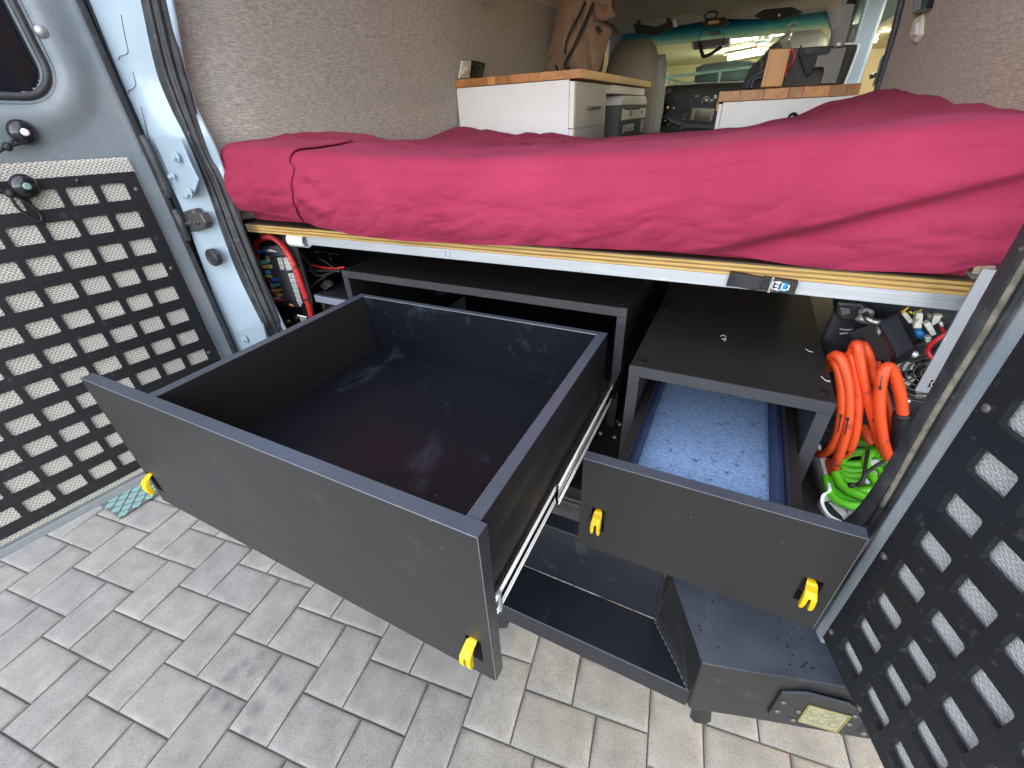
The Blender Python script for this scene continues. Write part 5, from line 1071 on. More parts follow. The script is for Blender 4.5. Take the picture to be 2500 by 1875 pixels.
for P in [[(0.4714,0.535,0.9035),(0.4594,0.525,0.8947),(0.4472,0.51,0.8846),(0.4467,0.505,0.8701),(0.4324,0.5,0.863)],[(0.4538,0.56,0.9005),(0.4482,0.53,0.8936),(0.4454,0.505,0.8809),(0.441,0.5,0.8647)]]:
    MB().tube(smoothpath(P,6),.003,8).build('cord_tie',M['black'],gh,smooth=True)
MB().lathe([(.002,-.005),(.0045,-.003),(.0045,.003),(.002,.005)],(0.4323,0.497,0.8658),(1,0,.3),12).build('cord_tie',M['black'],gh,smooth=True)
# white tray with a folded-up, worn edge
tr=thing('plastic_tray','white moulded tray holding the green hose, with a wavy raised edge','tray',(0.4258,0.5,0.8141))
edge=[(0.394,0.6,0.8637),(0.3996,0.585,0.8492),(0.4077,0.55,0.8372),(0.4128,0.515,0.8307),(0.4055,0.508,0.82),(0.4058,0.495,0.8102),(0.415,0.478,0.8049),(0.4317,0.468,0.8059)]
E_=[Vector(p) for p in smoothpath(edge,6)]
tm=MB(); rings=[]
for p in E_:
    rings.append([p+Vector((-.006,0,-.055)),p+Vector((-.0015,0,.0)),p+Vector((.0035,.001,.0005)),p+Vector((.009,.006,-.020)),p+Vector((.022,.018,-.040)),p+Vector((.06,.03,-.046)),p+Vector((.13,.05,-.03))])
tm.loft(rings,False,False); to_=tm.build('tray_shell',M['whiteplastic'],tr,smooth=True,angle=60); md=to_.modifiers.new('solid','SOLIDIFY'); md.thickness=.002
MB().prism([(0.4145,0.512,0.7968),(0.4368,0.48,0.7953),(0.4501,0.484,0.8153),(0.4649,0.492,0.8362),(0.4745,0.505,0.8471),(0.4468,0.53,0.8144)],(0,.0,-.004)).build('tray_floor',M['whiteplastic'],tr,bevel=.001)
screw((0.4408,0.482,0.82),(0,-.6,.8),tr,M['bracket'],.0045)
# dark insulation and wiring above the hose
ins=MB(); ins.grid(30,30,lambda u,v:(.350+u*.33,.66+.012*noise.noise((u*6,v*5,1))+.03*v,1.2-v*.40)); 
io=ins.build('foil_insulation',M['foam'],van,smooth=True); md=io.modifiers.new('solid','SOLIDIFY'); md.thickness=.01
for P in [[(0.3672,0.655,1.0801),(0.3756,0.655,1.0795),(0.387,0.655,1.0821),(0.3977,0.655,1.0799),(0.4182,0.655,1.0834)],[(0.37,0.655,1.0711),(0.3814,0.655,1.0741),(0.3987,0.655,1.0766),(0.4201,0.655,1.0778)]]:
    MB().tube(smoothpath(P,6),.0022,6).build('foil_seam',M['galv'],io,smooth=True)
# relay box
rx_=thing('relay_box','black plastic relay box tilted above the orange hose','relay box',(0.4328,0.6,1.1018))
top=[(0.3964,0.585,1.128),(0.4321,0.64,1.1304),(0.4701,0.625,1.0909),(0.4372,0.57,1.082)]
T=[Vector(p) for p in top]; nrm=((T[1]-T[0]).cross(T[3]-T[0])).normalized()
if nrm.y>0: nrm=-nrm
MB().prism(T,-nrm*.05).build('cover',M['blackplastic'],rx_,bevel=.004,seg=3)
sd=[(0.3957,0.582,1.1273),(0.4333,0.567,1.0815),(0.441,0.585,1.0554),(0.4026,0.6,1.0914)]
S_=[Vector(p) for p in sd]; sn=((S_[1]-S_[0]).cross(S_[3]-S_[0])).normalized()
if sn.y>0: sn=-sn
MB().prism([p+sn*.001 for p in S_],-sn*.03).build('label_side',M['blackgloss'],rx_,bevel=.002)
def sdp(u,v): return (S_[0].lerp(S_[1],u)).lerp(S_[3].lerp(S_[2],u),v)+sn*.0018
text('lettering','ARB',.0075,M['ink'],rx_,sdp(.12,.34),(S_[3]-S_[0]),-(S_[1]-S_[0]) if ((S_[3]-S_[0]).cross(-(S_[1]-S_[0]))).dot(sn)>0 else (S_[1]-S_[0]))
q=[sdp(.03,.12),sdp(.21,.12),sdp(.21,.62),sdp(.03,.62)]
for i in range(4): MB().tube([q[i],q[(i+1)%4]],.0004,5).build('logo_frame',M['galv'],rx_)
for k in range(5): MB().tube([sdp(.32+.12*k,.2),sdp(.32+.12*k,.8)],.0006,5).build('rib',M['bracket'],rx_)
# black plate with a round fan guard
fnp=thing('cooling_fan','black fan with round wire guard behind the grey aluminium angle','fan',(0.4847,0.6,1.0439))
MB().prism([(0.4246,0.615,1.0678),(0.4487,0.615,1.0777),(0.4766,0.615,1.0979),(0.5071,0.615,1.0889),(0.5321,0.615,0.9981),(0.4981,0.615,0.966),(0.465,0.615,0.9948)],(0,.02,0)).build('fan_plate',M['blackplastic'],fnp)
fc=Vector((0.4923,0.602,1.0458)); fu,fv=Vector((1,0,0)),Vector((0,.25,.97)).normalized()
for k in range(6):
    r_=.010+.0095*k; MB().tube([fc+fu*(r_*math.cos(t))+fv*(r_*.86*math.sin(t)) for t in [2*math.pi*q/40 for q in range(40)]],.0013,6,closed=True).build('guard_ring',M['blackgloss'],fnp,smooth=True)
MB().lathe([(.018,0),(.018,.004),(.014,.006),(.0005,.006)],fc+Vector((0,.012,0)),(0,-1,0),24).build('hub',M['blackgloss'],fnp,smooth=True,angle=40)
for an in (40,130,220,310): MB().tube([fc,fc+fu*.068*math.cos(R(an))+fv*.062*math.sin(R(an))],.0013,6).build('guard_strut',M['blackgloss'],fnp)
for k in range(7):
    a=2*math.pi*k/7; p0=fc+Vector((0,.01,0)); MB().prism([p0+fu*(.017*math.cos(a))+fv*(.017*math.sin(a)),p0+fu*(.056*math.cos(a+.2))+fv*(.05*math.sin(a+.2)),p0+fu*(.056*math.cos(a+.75))+fv*(.05*math.sin(a+.75)),p0+fu*(.017*math.cos(a+.6))+fv*(.017*math.sin(a+.6))],(0,.002,0)).build('fan_blade',M['blackgloss'],fnp)
for p in [(0.463,0.6,1.0752),(0.4839,0.6,0.9905),(0.4486,0.6,1.0698)]: screw(p,(-.1,-1,.2),fnp,M['chrome'],.0052)
# white plug connectors with stub wires
lm2=thing('wiring_loom','red, black and yellow wires curling between the relay box and the grey angle','wiring loom',(.44,.58,1.1))
cps=[[(0.423,0.6,1.1394),(0.4287,0.6,1.1426),(0.4435,0.6,1.1287),(0.4389,0.6,1.1238)],[(0.4371,0.59,1.1461),(0.4455,0.59,1.1468),(0.4524,0.59,1.1227),(0.4423,0.59,1.1216)],[(0.4501,0.585,1.1314),(0.4555,0.585,1.1369),(0.4712,0.585,1.1189),(0.4662,0.585,1.1139)],[(0.4623,0.6,1.142),(0.4723,0.6,1.1435),(0.4707,0.6,1.1307),(0.466,0.6,1.1236),(0.4625,0.6,1.1306)],[(0.4617,0.62,1.1315),(0.4652,0.62,1.1355),(0.4701,0.62,1.1293),(0.4669,0.62,1.1264)],[(0.4744,0.61,1.1283),(0.4802,0.61,1.1292),(0.4831,0.61,1.1227),(0.4789,0.61,1.122)],[(0.4594,0.585,1.1121),(0.4673,0.585,1.113),(0.4677,0.585,1.1054),(0.4631,0.585,1.1034)]]
cl7=('yellowed plug connector at the left end of the bunch, tilted beside the relay box','upright plug connector with white contacts, right of the tilted one','pale plug connector with three white contacts, lowest of the bunch under the rail','plug connector crossing diagonally above the three-contact one','small plug connector half hidden behind the diagonal one','stubby plug connector right of the diagonal one, above the red wire','small white clip marked with a black slot beside the relay box corner')
for P,lab7 in zip(cps,cl7):
    t=tag(MB().prism(P,(0,.012,0)).build('plug_connector',M['clear'],None,bevel=.0015),lab7,'connector','wire plug connectors')
    pv=[Vector(p) for p in P]; n4=len(pv)
    for s_ in (.25,.5,.75): 
        e0=pv[-1].lerp(pv[-2],s_); e1=pv[0].lerp(pv[1],s_); MB().tube([e0.lerp(e1,.08)+Vector((0,-.0003,0)),e0.lerp(e1,.34)+Vector((0,-.0003,0))],.0007,5).build('contact',M['ink'],t)
for P in [[(0.4254,0.6,1.1398),(0.4245,0.6,1.1448),(0.4269,0.6,1.1486),(0.43,0.61,1.1492)],[(0.4315,0.6,1.1442),(0.4365,0.6,1.142),(0.4413,0.6,1.145),(0.4473,0.61,1.146)]]:
    wire('loom_wire',P,.0013,mat('yellow_wire',(.75,.45,.01),.4),lm2)
for i,P in enumerate([[(0.4823,0.575,1.1343),(0.4743,0.57,1.1273),(0.4676,0.57,1.1159),(0.466,0.575,1.1039),(0.4685,0.58,1.0936),(0.473,0.58,1.0861),(0.4826,0.58,1.0783)],[(0.488,0.58,1.115),(0.4807,0.58,1.109),(0.4776,0.58,1.1002),(0.479,0.58,1.0921),(0.4859,0.58,1.085)],[(0.4856,0.578,1.1257),(0.4758,0.575,1.1185),(0.4709,0.575,1.106),(0.4736,0.58,1.0934),(0.4797,0.58,1.0838)],[(0.477,0.6,1.1249),(0.4768,0.59,1.1234),(0.4783,0.58,1.1235)]]):
    wire('loom_wire',P,.0030 if i<3 else .002,[M['redwire'],M['blackgloss'],M['blackgloss'],M['redwire']][i],lm2)
wire('loom_wire',[(0.4516,0.6,1.1171),(0.4547,0.595,1.1127),(0.4621,0.6,1.107)],.006,mat('blue_sleeve',(.01,.12,.32),.4),lm2)
# compressor fitting with braided hose
cf=thing('air_fitting','steel fitting with a braided hose beside the relay box','fitting',(0.3851,0.62,1.1295))
MB().lathe([(.009,0),(.0105,.003),(.0105,.009),(.008,.010),(.008,.015),(.009,.017),(.009,.021)],(0.3859,0.62,1.1326),(-.25,-.5,-.8),6).build('hex_nut',M['chrome'],cf)
MB().tube(smoothpath([(0.3832,0.612,1.1287),(0.384,0.6,1.1264),(0.3904,0.595,1.1241),(0.3982,0.592,1.1236),(0.408,0.6,1.1194)],8),.0055,12).build('braided_hose',M['braid'],cf,smooth=True)
MB().tube(smoothpath([(0.3825,0.615,1.1237),(0.3863,0.606,1.1194),(0.3923,0.6,1.118),(0.4023,0.6,1.1178)],8),.003,10).build('braided_hose',M['chrome'],cf,smooth=True)
cp=thing('air_compressor','black compressor body half hidden under the aluminium rail','compressor',(0.3782,0.66,1.1115))
MB().prism([(0.3427,0.63,1.138),(0.3774,0.63,1.1403),(0.3889,0.63,1.131),(0.3931,0.63,1.1068),(0.3613,0.63,1.103),(0.3485,0.63,1.1125)],(0,.05,0)).build('body',M['blackplastic'],cp,bevel=.006,seg=3)
MB().prism([(0.3479,0.622,1.1306),(0.3625,0.622,1.1303),(0.3673,0.622,1.1211),(0.3546,0.622,1.1154)],(0,.01,0)).build('bracket',M['bracket'],cp,bevel=.002)
# ================================================================ galley cabinets inside the van
lc=thing('galley_cabinet','white cabinet with butcher block top against the driver-side wall','cabinet',(-.70,2.1,FZ))
box_part('end_panel',M['white'],lc,-.944,-.470,1.530,1.546,FZ+.02,1.5245,bevel=.001)
box_part('carcass',M['white'],lc,-.944,-.472,1.547,2.02,FZ+.02,1.5215,bevel=.001)
box_part('carcass',M['white'],lc,-.944,-.90,2.022,2.74,FZ+.02,1.5215,bevel=.001); box_part('face_rail',M['white'],lc,-.90,-.455,2.022,2.74,1.490,1.5215,bevel=.001); box_part('carcass',M['white'],lc,-.90,-.455,2.722,2.74,FZ+.02,1.489,bevel=.001)
gm=mat('grey_side_laminate',(.44,.445,.46),.45)
for z0,z1 in ((1.3755,1.519),(1.20,1.3725),(.83,1.197)):
    d_=box_part('drawer_front',M['white'],lc,-.469,-.4515,1.531,1.93,z0,z1,bevel=.001); MB().box(-.4513,-.4505,1.552,1.929,z0+.0005,z1-.0005).build('drawer_face',gm,d_)
    if z1>1.4:
        MB().tube([(-.432,1.665,1.437),(-.432,1.80,1.437)],.0052,12).build('bar_handle',M['bracket'],d_,smooth=True,angle=50)
        for yy in (1.69,1.775): MB().tube([(-.451,yy,1.437),(-.432,yy,1.437)],.004,10).build('bar_handle',M['brass'],d_,smooth=True,angle=50)
MB().box(-.4512,-.4504,1.531,1.5515,1.20,1.518).build('edge_strip',M['cream'],lc)
# butcher block top: separate staves along the visible end
x=-.9455; rs=random.Random(5)
while x<-.43:
    wd2=min(rs.uniform(.030,.085),-.4295-x)
    if -.4295-(x+wd2)<.02: wd2=-.4295-x
    MB().box(x+.0002,x+wd2-.0002,1.528+rs.uniform(-.0004,.0004),2.755,1.5265,1.5525+rs.uniform(-.0003,.0003)).build('stave',M['block'],lc,bevel=.0012); x+=wd2
MB().box(-.4292,-.4275,1.5282,2.7555,1.5268,1.5524).build('long_edge',M['block2'],lc,bevel=.0006)
rc2=thing('galley_cabinet','white cabinet with butcher block top on the passenger side by the side door','cabinet',(.23,2.0,FZ))
box_part('end_panel',M['white'],rc2,.034,.418,1.7515,1.767,FZ+.02,1.4335,bevel=.001)
box_part('side_strip',M['white'],rc2,.0195,.0325,1.753,2.25,FZ+.02,1.4285,bevel=.001)
box_part('carcass',M['white'],rc2,.0335,.416,1.768,2.30,FZ+.02,1.4315,bevel=.001)
x=.0145
while x<.4295:
    wd2=min(rs.uniform(.034,.075),.430-x)
    if .430-(x+wd2)<.02: wd2=.430-x
    MB().box(x+.0002,x+wd2-.0002,1.7495+rs.uniform(-.0004,.0004),2.32,1.4350,1.4665+rs.uniform(-.0003,.0003)).build('stave',M['block'],rc2,bevel=.0012); x+=wd2
MB().box(.0125,.0195,1.7498,2.32,1.4080,1.4348).build('edge_lip',M['block'],rc2,bevel=.001)
MB().lathe([(.016,0),(.016,.010),(.010,.016),(.0005,.016)],(0.2624,1.751,1.3793),(0,-1,0),20).build('knob',M['blackgloss'],rc2,smooth=True,angle=50)
# fridge box under the driver-side counter
fg=thing('portable_fridge','dark grey and white portable fridge under the driver-side counter','fridge',(-.62,2.4,FZ))
def ybox(x0,x1,y0,y1,z0,z1,r): return rbox(x0,x1,y0,y1,z0,z1,r)
def fshell(z0,z1,x1): # rounded in the y-z section
    P=[]
    for cy,cz,a in ((2.70-.05,z1-.05,0),(2.12+.05,z1-.05,90)):
        for k in range(7): t=R(a+15*k); P.append((cy+.05*math.cos(t),cz+.05*math.sin(t)))
    P+= [(2.12,z0),(2.70,z0)]
    return P
P=fshell(.84,1.478,0)
MB().loft([[(x,a,b) for a,b in P] for x in (-.88,-.432)],True,True).build('body',M['fridgeside'],fg,bevel=.004)
P2=[(a,b) for a,b in P if b>1.43]
MB().loft([[(x,2.41+(a-2.41)*1.012,b+.004) for a,b in P2] for x in (-.88,-.428)],True,True).build('lid',M['offwhite'],fg,bevel=.003)
MB().box(-.4316,-.4285,2.165,2.695,1.384,1.428).build('latch_band',M['offwhite'],fg,bevel=.002)
MB().box(-.4316,-.4290,2.125,2.695,.86,1.383).build('front_panel',M['fridge'],fg,bevel=.002)
MB().box(-.4282,-.4240,2.20,2.52,1.424,1.4295).build('handle_gap',M['black'],fg)
for yy in (2.30,2.58): MB().box(-.4284,-.4255,yy,yy+.05,1.398,1.42).build('latch',M['greylid'],fg,bevel=.001)
MB().box(-.80,-.52,2.1165,2.1205,.90,1.40).build('side_recess',M['fridge'],fg,bevel=.002)
text('lettering','DOMETIC',.043,M['ink'],fg,(-.4286,2.34,1.345),(0,1,0),(0,0,1)); 
for k in range(2): MB().obox((-.4287,2.205+.022*k,1.345),(.0003,0,0),(0,.005,0),(0,.010,.017)).build('logo_slash',M['ink'],fg)
text('lettering','CF',.030,M['ink'],fg,(-.4286,2.635,1.345),(0,1,0),(0,0,1))
q=[(-.4285,2.607,1.318),(-.4285,2.663,1.318),(-.4285,2.663,1.372),(-.4285,2.607,1.372)]
for i in range(4): MB().tube([q[i],q[(i+1)%4]],.0016,5).build('logo_frame',M['ink'],fg)
# wall controls above the driver-side counter
sw1=thing('wall_switch','cream wall switch plate standing on the driver-side counter by the lining','switch',(-.94,1.58,1.553))
MB().prism([(-0.935,1.5292,1.5565),(-0.935,1.5644,1.6136),(-0.935,1.6285,1.6153),(-0.935,1.6081,1.5592)],(.012,0,0)).build('plate',M['cream'],sw1,bevel=.003,seg=3)
MB().prism([(-0.922,1.5376,1.5684),(-0.922,1.5516,1.5813),(-0.922,1.5712,1.5926),(-0.922,1.5791,1.5826),(-0.922,1.5607,1.5681)],(.008,0,0)).build('rocker',M['cream'],sw1,bevel=.001)
MB().prism([(-0.922,1.5692,1.5821),(-0.922,1.5756,1.5948),(-0.922,1.5937,1.597),(-0.922,1.5962,1.5834)],(.010,0,0)).build('rocker',M['cream'],sw1,bevel=.001)
th_=thing('control_panel','black control panel with a small screen next to the cream switch','control panel',(-.94,1.70,1.56))
MB().prism([(-0.935,1.6105,1.5615),(-0.935,1.6414,1.6189),(-0.935,1.7318,1.6147),(-0.935,1.6951,1.5645)],(.022,0,0)).build('housing',M['blackgloss'],th_,bevel=.003,seg=3)
MB().prism([(-0.9125,1.6053,1.5705),(-0.9125,1.6235,1.5987),(-0.9125,1.6703,1.5977),(-0.9125,1.6531,1.5711)],(.0015,0,0)).build('screen',M['strap'],th_)
for p in [(-0.912,1.5909,1.5741),(-0.912,1.6017,1.5892),(-0.912,1.6104,1.6042),(-0.912,1.6746,1.6034),(-0.912,1.6653,1.5858),(-0.912,1.6543,1.5703)]: screw(p,(1,0,0),th_,M['bracket'],.0028,'button')
# paper hanging at the top of the wall
pp=MB().grid(8,6,lambda u,v:(-.872+.012*math.sin(u*3)+.02*v,1.62+.12*u-.035*v*u,1.792+.10*v+.018*u*(1-v))); po=pp.build('paper_tag',M['offwhite'],None,smooth=True); tag(po,'cream paper corner hanging from the headlining above the driver-side wall','paper'); md=po.modifiers.new('solid','SOLIDIFY'); md.thickness=.001
# brown canvas bag hanging behind the driver seat
bg_=thing('hanging_bag','brown canvas bag with dark straps hanging at the end of the driver-side counter','bag',(-.76,2.45,1.6))
bo=[(-0.9345,2.45,1.6191),(-0.9308,2.45,1.6484),(-0.931,2.45,1.6821),(-0.9055,2.45,1.7563),(-0.8778,2.45,1.8425),(-0.857,2.45,1.925),(-0.7972,2.45,1.9325),(-0.6973,2.45,1.9207),(-0.6056,2.45,1.8958),(-0.592,2.45,1.8469),(-0.612,2.45,1.8176),(-0.637,2.45,1.8029),(-0.5957,2.45,1.7765),(-0.5813,2.45,1.7602),(-0.6012,2.45,1.7241),(-0.6199,2.45,1.6633),(-0.6387,2.45,1.5919),(-0.712,2.45,1.5829),(-0.8216,2.45,1.5984)]
cx_=sum(p[0] for p in bo)/len(bo); cz_=sum(p[2] for p in bo)/len(bo)
bb=MB(); NR=14; ring_s=[Vector(p) for p in smoothpath(bo,5,True)]
def bagpt(p,f,fr):
    q=Vector((cx_,2.45,cz_)).lerp(p,f); dep=.085*math.sqrt(max(0,1-f**2.2)); 
    fold=.050*noise.noise((q.x*19+q.z*4,q.z*2.0,3+fr))+.022*(1-2*abs(noise.noise((q.x*30-q.z*5,q.z*5,8))))
    return (q.x,2.45-(dep+fold*(1-f*.3))*fr,q.z)
for fr in (1,-1): bb.loft([[bagpt(p,1-k/NR,fr) for p in ring_s] for k in range(NR)]+[[bagpt(ring_s[0],0.0,fr)]*len(ring_s)],True,False)
bb.build('bag_body',M['bag'],bg_,smooth=True)
def flat_strap(P,wd2,parent,m,name='strap'):
    mb=MB(); Q=smoothpath(P,6); rg=[]
    for i,p in enumerate(Q):
        t_=(Q[min(i+1,len(Q)-1)]-Q[max(i-1,0)]).normalized(); s_=t_.cross(Vector((0,1,0))).normalized()*wd2; n_=Vector((0,-.0015,0)); rg.append([p-s_,p-s_+n_,p+s_+n_,p+s_])
    return mb.loft(rg,True,True).build(name,m,parent,smooth=True,angle=40)
flat_strap([(-0.6892,2.333,1.8659),(-0.719,2.333,1.8174),(-0.7598,2.333,1.763),(-0.782,2.333,1.7148),(-0.7864,2.333,1.6739)],.006,bg_,M['strap'])
flat_strap([(-0.6485,2.33,1.8563),(-0.6696,2.33,1.8166),(-0.7023,2.33,1.7622),(-0.7396,2.33,1.7007),(-0.7855,2.33,1.6315),(-0.7605,2.33,1.6138)],.008,bg_,M['strap'])
flat_strap([(-0.8958,2.4,1.6816),(-0.8809,2.4,1.6586),(-0.8586,2.4,1.6295),(-0.8508,2.4,1.6067)],.006,bg_,M['strap'])
MB().prism([(-0.6437,2.345,1.7679),(-0.6234,2.345,1.7717),(-0.6014,2.345,1.7493),(-0.6212,2.345,1.7395)],(0,.004,0)).build('patch',M['strap'],bg_)
rl=MB().tube(smoothpath([(-0.7029,2.38,1.8971),(-0.6722,2.38,1.8656),(-0.6381,2.38,1.8336),(-0.6047,2.38,1.811),(-0.5749,2.38,1.8315)],6),[.02+.012*math.sin(i*.35)**2 for i in range(25)],12); rl.build('rolled_collar',M['bag'],bg_,smooth=True)
MB().tube(smoothpath([(-0.6289,2.4,1.8014),(-0.5988,2.4,1.7863),(-0.5853,2.4,1.7776),(-0.5618,2.4,1.7632),(-0.5443,2.4,1.7444)],5),.006,8).build('buckle_strap',M['strap'],bg_)
# items leaning on the passenger-side counter
bm_=tag(MB().prism([(0.1433,1.8,1.5796),(0.2065,1.8,1.5759),(0.2075,1.8,1.4711),(0.1417,1.8,1.4723)],(0,.018,.0)).build('bamboo_board',M['bamboo'],None,bevel=.003,seg=3),'upright bamboo board standing on the passenger-side counter','board')
bk2=thing('black_tray','black leaning tray with a pale rim on the passenger-side counter, behind the bamboo board','tray',(0.3025,1.95,1.4819))
MB().prism([(0.1821,1.95,1.5851),(0.2187,1.95,1.5863),(0.3687,1.95,1.5838),(0.4028,1.95,1.5819),(0.3955,1.95,1.5185),(0.3873,1.95,1.4682),(0.2119,1.95,1.4705),(0.1919,1.95,1.5109)],(0,.010,0)).build('tray_board',M['melamine'],bk2,bevel=.003)
MB().tube(smoothpath([(0.3678,1.945,1.5849),(0.3933,1.945,1.5837),(0.4086,1.945,1.581),(0.412,1.945,1.5738),(0.411,1.945,1.5479),(0.4086,1.945,1.5091),(0.4042,1.945,1.4682)],5),.0034,8).build('pale_rim',M['offwhite'],bk2,smooth=True)
MB().prism([(0.3739,1.952,1.5816),(0.4076,1.952,1.5807),(0.4101,1.952,1.5665),(0.4024,1.952,1.4695),(0.3823,1.952,1.4707)],(0,.004,0)).build('tray_edge',M['black'],bk2)
pb=tag(MB().prism([(0.2371,1.9,1.5915),(0.2606,1.9,1.5587),(0.2861,1.9,1.5648),(0.2969,1.9,1.5538),(0.298,1.9,1.5312),(0.2897,1.9,1.5025),(0.2761,1.9,1.5034),(0.2349,1.9,1.5689)],(0,.02,0)).build('black_bracket',M['black'],None,bevel=.002),'notched black bracket leaning on the tray between bamboo board and grey plate','bracket')
gp=thing('grey_plate','brushed grey stepped metal plate leaning on the passenger-side counter','metal plate',(0.3535,1.88,1.4768))
MB().prism([(0.3272,1.87,1.5712),(0.3706,1.87,1.5705),(0.3708,1.87,1.5203),(0.3709,1.87,1.4723),(0.3254,1.87,1.4736),(0.3263,1.87,1.5072),(0.3221,1.87,1.5177),(0.3136,1.87,1.5213),(0.2941,1.87,1.5217),(0.2941,1.87,1.5551),(0.3203,1.87,1.556),(0.3267,1.87,1.5624)],(0,.008,0)).build('plate',M['bracket'],gp,bevel=.0015)
# seat belt strap with rivet
sb=thing('strap_bar','long grey metal strap with a rivet rising behind the stepped plate','strap',(0.347,1.86,1.5804))
MB().prism([(0.3322,1.86,1.572),(0.3295,1.86,1.6142),(0.3274,1.86,1.6823),(0.3577,1.86,1.6789),(0.3609,1.86,1.6132),(0.3617,1.86,1.5724)],(0,.006,0)).build('bar',M['bracket'],sb,bevel=.001)
MB().lathe([(.0062,0),(.0062,.001),(.004,.0022),(.0022,.001),(.0005,.001)],(0.3449,1.859,1.5791),(0,-1,0),16).build('rivet',M['chrome'],sb)
# clear bottle, red cord loop, dark helmet-like bag behind
bt_=thing('soap_bottle','clear plastic pump bottle behind the bamboo board','bottle',(0.1727,1.98,1.5881))
bp0=Vector((0.1807,1.98,1.5572))
MB().lathe([(.030,0),(.032,.01),(.032,.075),(.024,.09),(.013,.105),(.013,.115),(.017,.117),(.017,.130),(.008,.132),(.006,.150),(.0005,.151)],bp0+Vector((0,0,-.05)),(0.06,0,1),24).build('bottle_body',M['clearplastic'],bt_,smooth=True)
MB().tube([bp0+Vector((.008,0,.098)),bp0+Vector((.022,-.01,.100)),bp0+Vector((.034,-.014,.094))],.005,8).build('pump_spout',M['clearplastic'],bt_,smooth=True)
wire('red_cord',[(0.2078,1.88,1.5778),(0.2186,1.88,1.5709),(0.2248,1.88,1.5561),(0.2225,1.88,1.5397),(0.2132,1.88,1.5279),(0.2091,1.88,1.5176),(0.2131,1.88,1.5067),(0.2134,1.88,1.4971)],.0036,M['redwire'],'red cord loop hanging behind the bamboo board','cord')
hb=thing('dark_backpack','dark padded backpack standing behind the bamboo board','backpack',(0.1222,2.05,1.4813))
hp=[(0.0697,2.05,1.4795),(0.0793,2.05,1.5079),(0.0912,2.05,1.5473),(0.1144,2.05,1.5687),(0.1324,2.05,1.5876),(0.1406,2.05,1.6048),(0.1579,2.05,1.6143),(0.1807,2.05,1.6014),(0.2138,2.05,1.4737)]
MB().prism(smoothpath(hp,5,True),(0,.12,0)).build('back_panel',M['strap'],hb,bevel=.02,seg=3)
for l in [[(0.0918,2.035,1.4779),(0.0942,2.035,1.5017),(0.1093,2.035,1.515),(0.1299,2.035,1.5253),(0.1465,2.035,1.5403)],[(0.1078,2.035,1.477),(0.1065,2.035,1.4939),(0.1162,2.035,1.5075),(0.1359,2.035,1.5109)],[(0.1152,2.035,1.5654),(0.1263,2.035,1.5509),(0.1262,2.035,1.5302)]]:
    MB().tube(smoothpath(l,6),.007,8).build('pad_seam',M['darkblue'],hb,smooth=True)
# passenger-side wall switch
s3_=thing('wall_switch','beige toggle switch plate on the passenger-side lining','switch',(.44,1.35,1.56))
MB().prism([(0.4275,1.2873,1.5371),(0.4275,1.3067,1.5731),(0.4275,1.2392,1.5731),(0.4275,1.1984,1.5345),(0.4275,1.2148,1.5228)],(.010,0,0)).build('plate',M['cream'],s3_,bevel=.002)
MB().prism([(0.4225,1.2513,1.5375),(0.4225,1.267,1.5597),(0.4225,1.2375,1.5581),(0.4225,1.2104,1.5361)],(.006,0,0)).build('toggle',M['offwhite'],s3_,bevel=.001)
d3=thing('wall_display','small dark display mounted above the beige toggle switch','display',(.44,1.35,1.6))
MB().prism([(0.42,1.2952,1.5782),(0.42,1.3522,1.6197),(0.42,1.1975,1.6006),(0.42,1.1877,1.575),(0.42,1.2218,1.5748)],(.014,0,0)).build('housing',M['blackgloss'],d3,bevel=.002)
MB().prism([(0.4185,1.2803,1.5805),(0.4185,1.3202,1.6122),(0.4185,1.2598,1.6053),(0.4185,1.2367,1.5812)],(.0015,0,0)).build('screen',M['greylid'],d3)
# ================================================================ cab
def seat_back(x0,x1,y,z0,z1,nm):
    mb=MB(); rings=[]
    for k in range(19):
        v=k/18; z=z0+(z1-z0)*v; sh=1.0 if v<.55 else 1-.38*((v-.55)/.45)**2; 
        if v>.93: sh*=math.sqrt(max(.02,1-((v-.93)/.075)**2))*.35+.65
        cx=(x0+x1)/2; hw=(x1-x0)/2*sh; th=.075*(1 if v<.9 else math.sqrt(max(.03,1-((v-.9)/.105)**2)))
        rings.append([(cx+hw*math.copysign(abs(math.cos(t))**.55,math.cos(t)),y+.10*v+th*math.copysign(abs(math.sin(t))**.6,math.sin(t)),z) for t in [2*math.pi*q/32 for q in range(32)]])
    return mb.loft(rings,True,True)
s1=seat_back(-.80,-.435,3.0,1.05,1.785,'').build('driver_seat',M['beige'],van,smooth=True)
seat_back(-.52,-.405,3.03,1.05,1.70,'').build('side_bolster',M['seatgrey'],s1,smooth=True)
s2_=seat_back(.10,.45,3.1,1.0,1.75,'').build('passenger_seat',M['offwhite'],van,smooth=True,label='pale passenger seat back seen over the black tray')
MB().box(-.80,-.42,3.0,3.5,1.0,1.15).build('cushion',M['beige'],s1,bevel=.03)
MB().box(.10,.47,3.05,3.5,.95,1.1).build('cushion',M['beige'],s2_,bevel=.03)
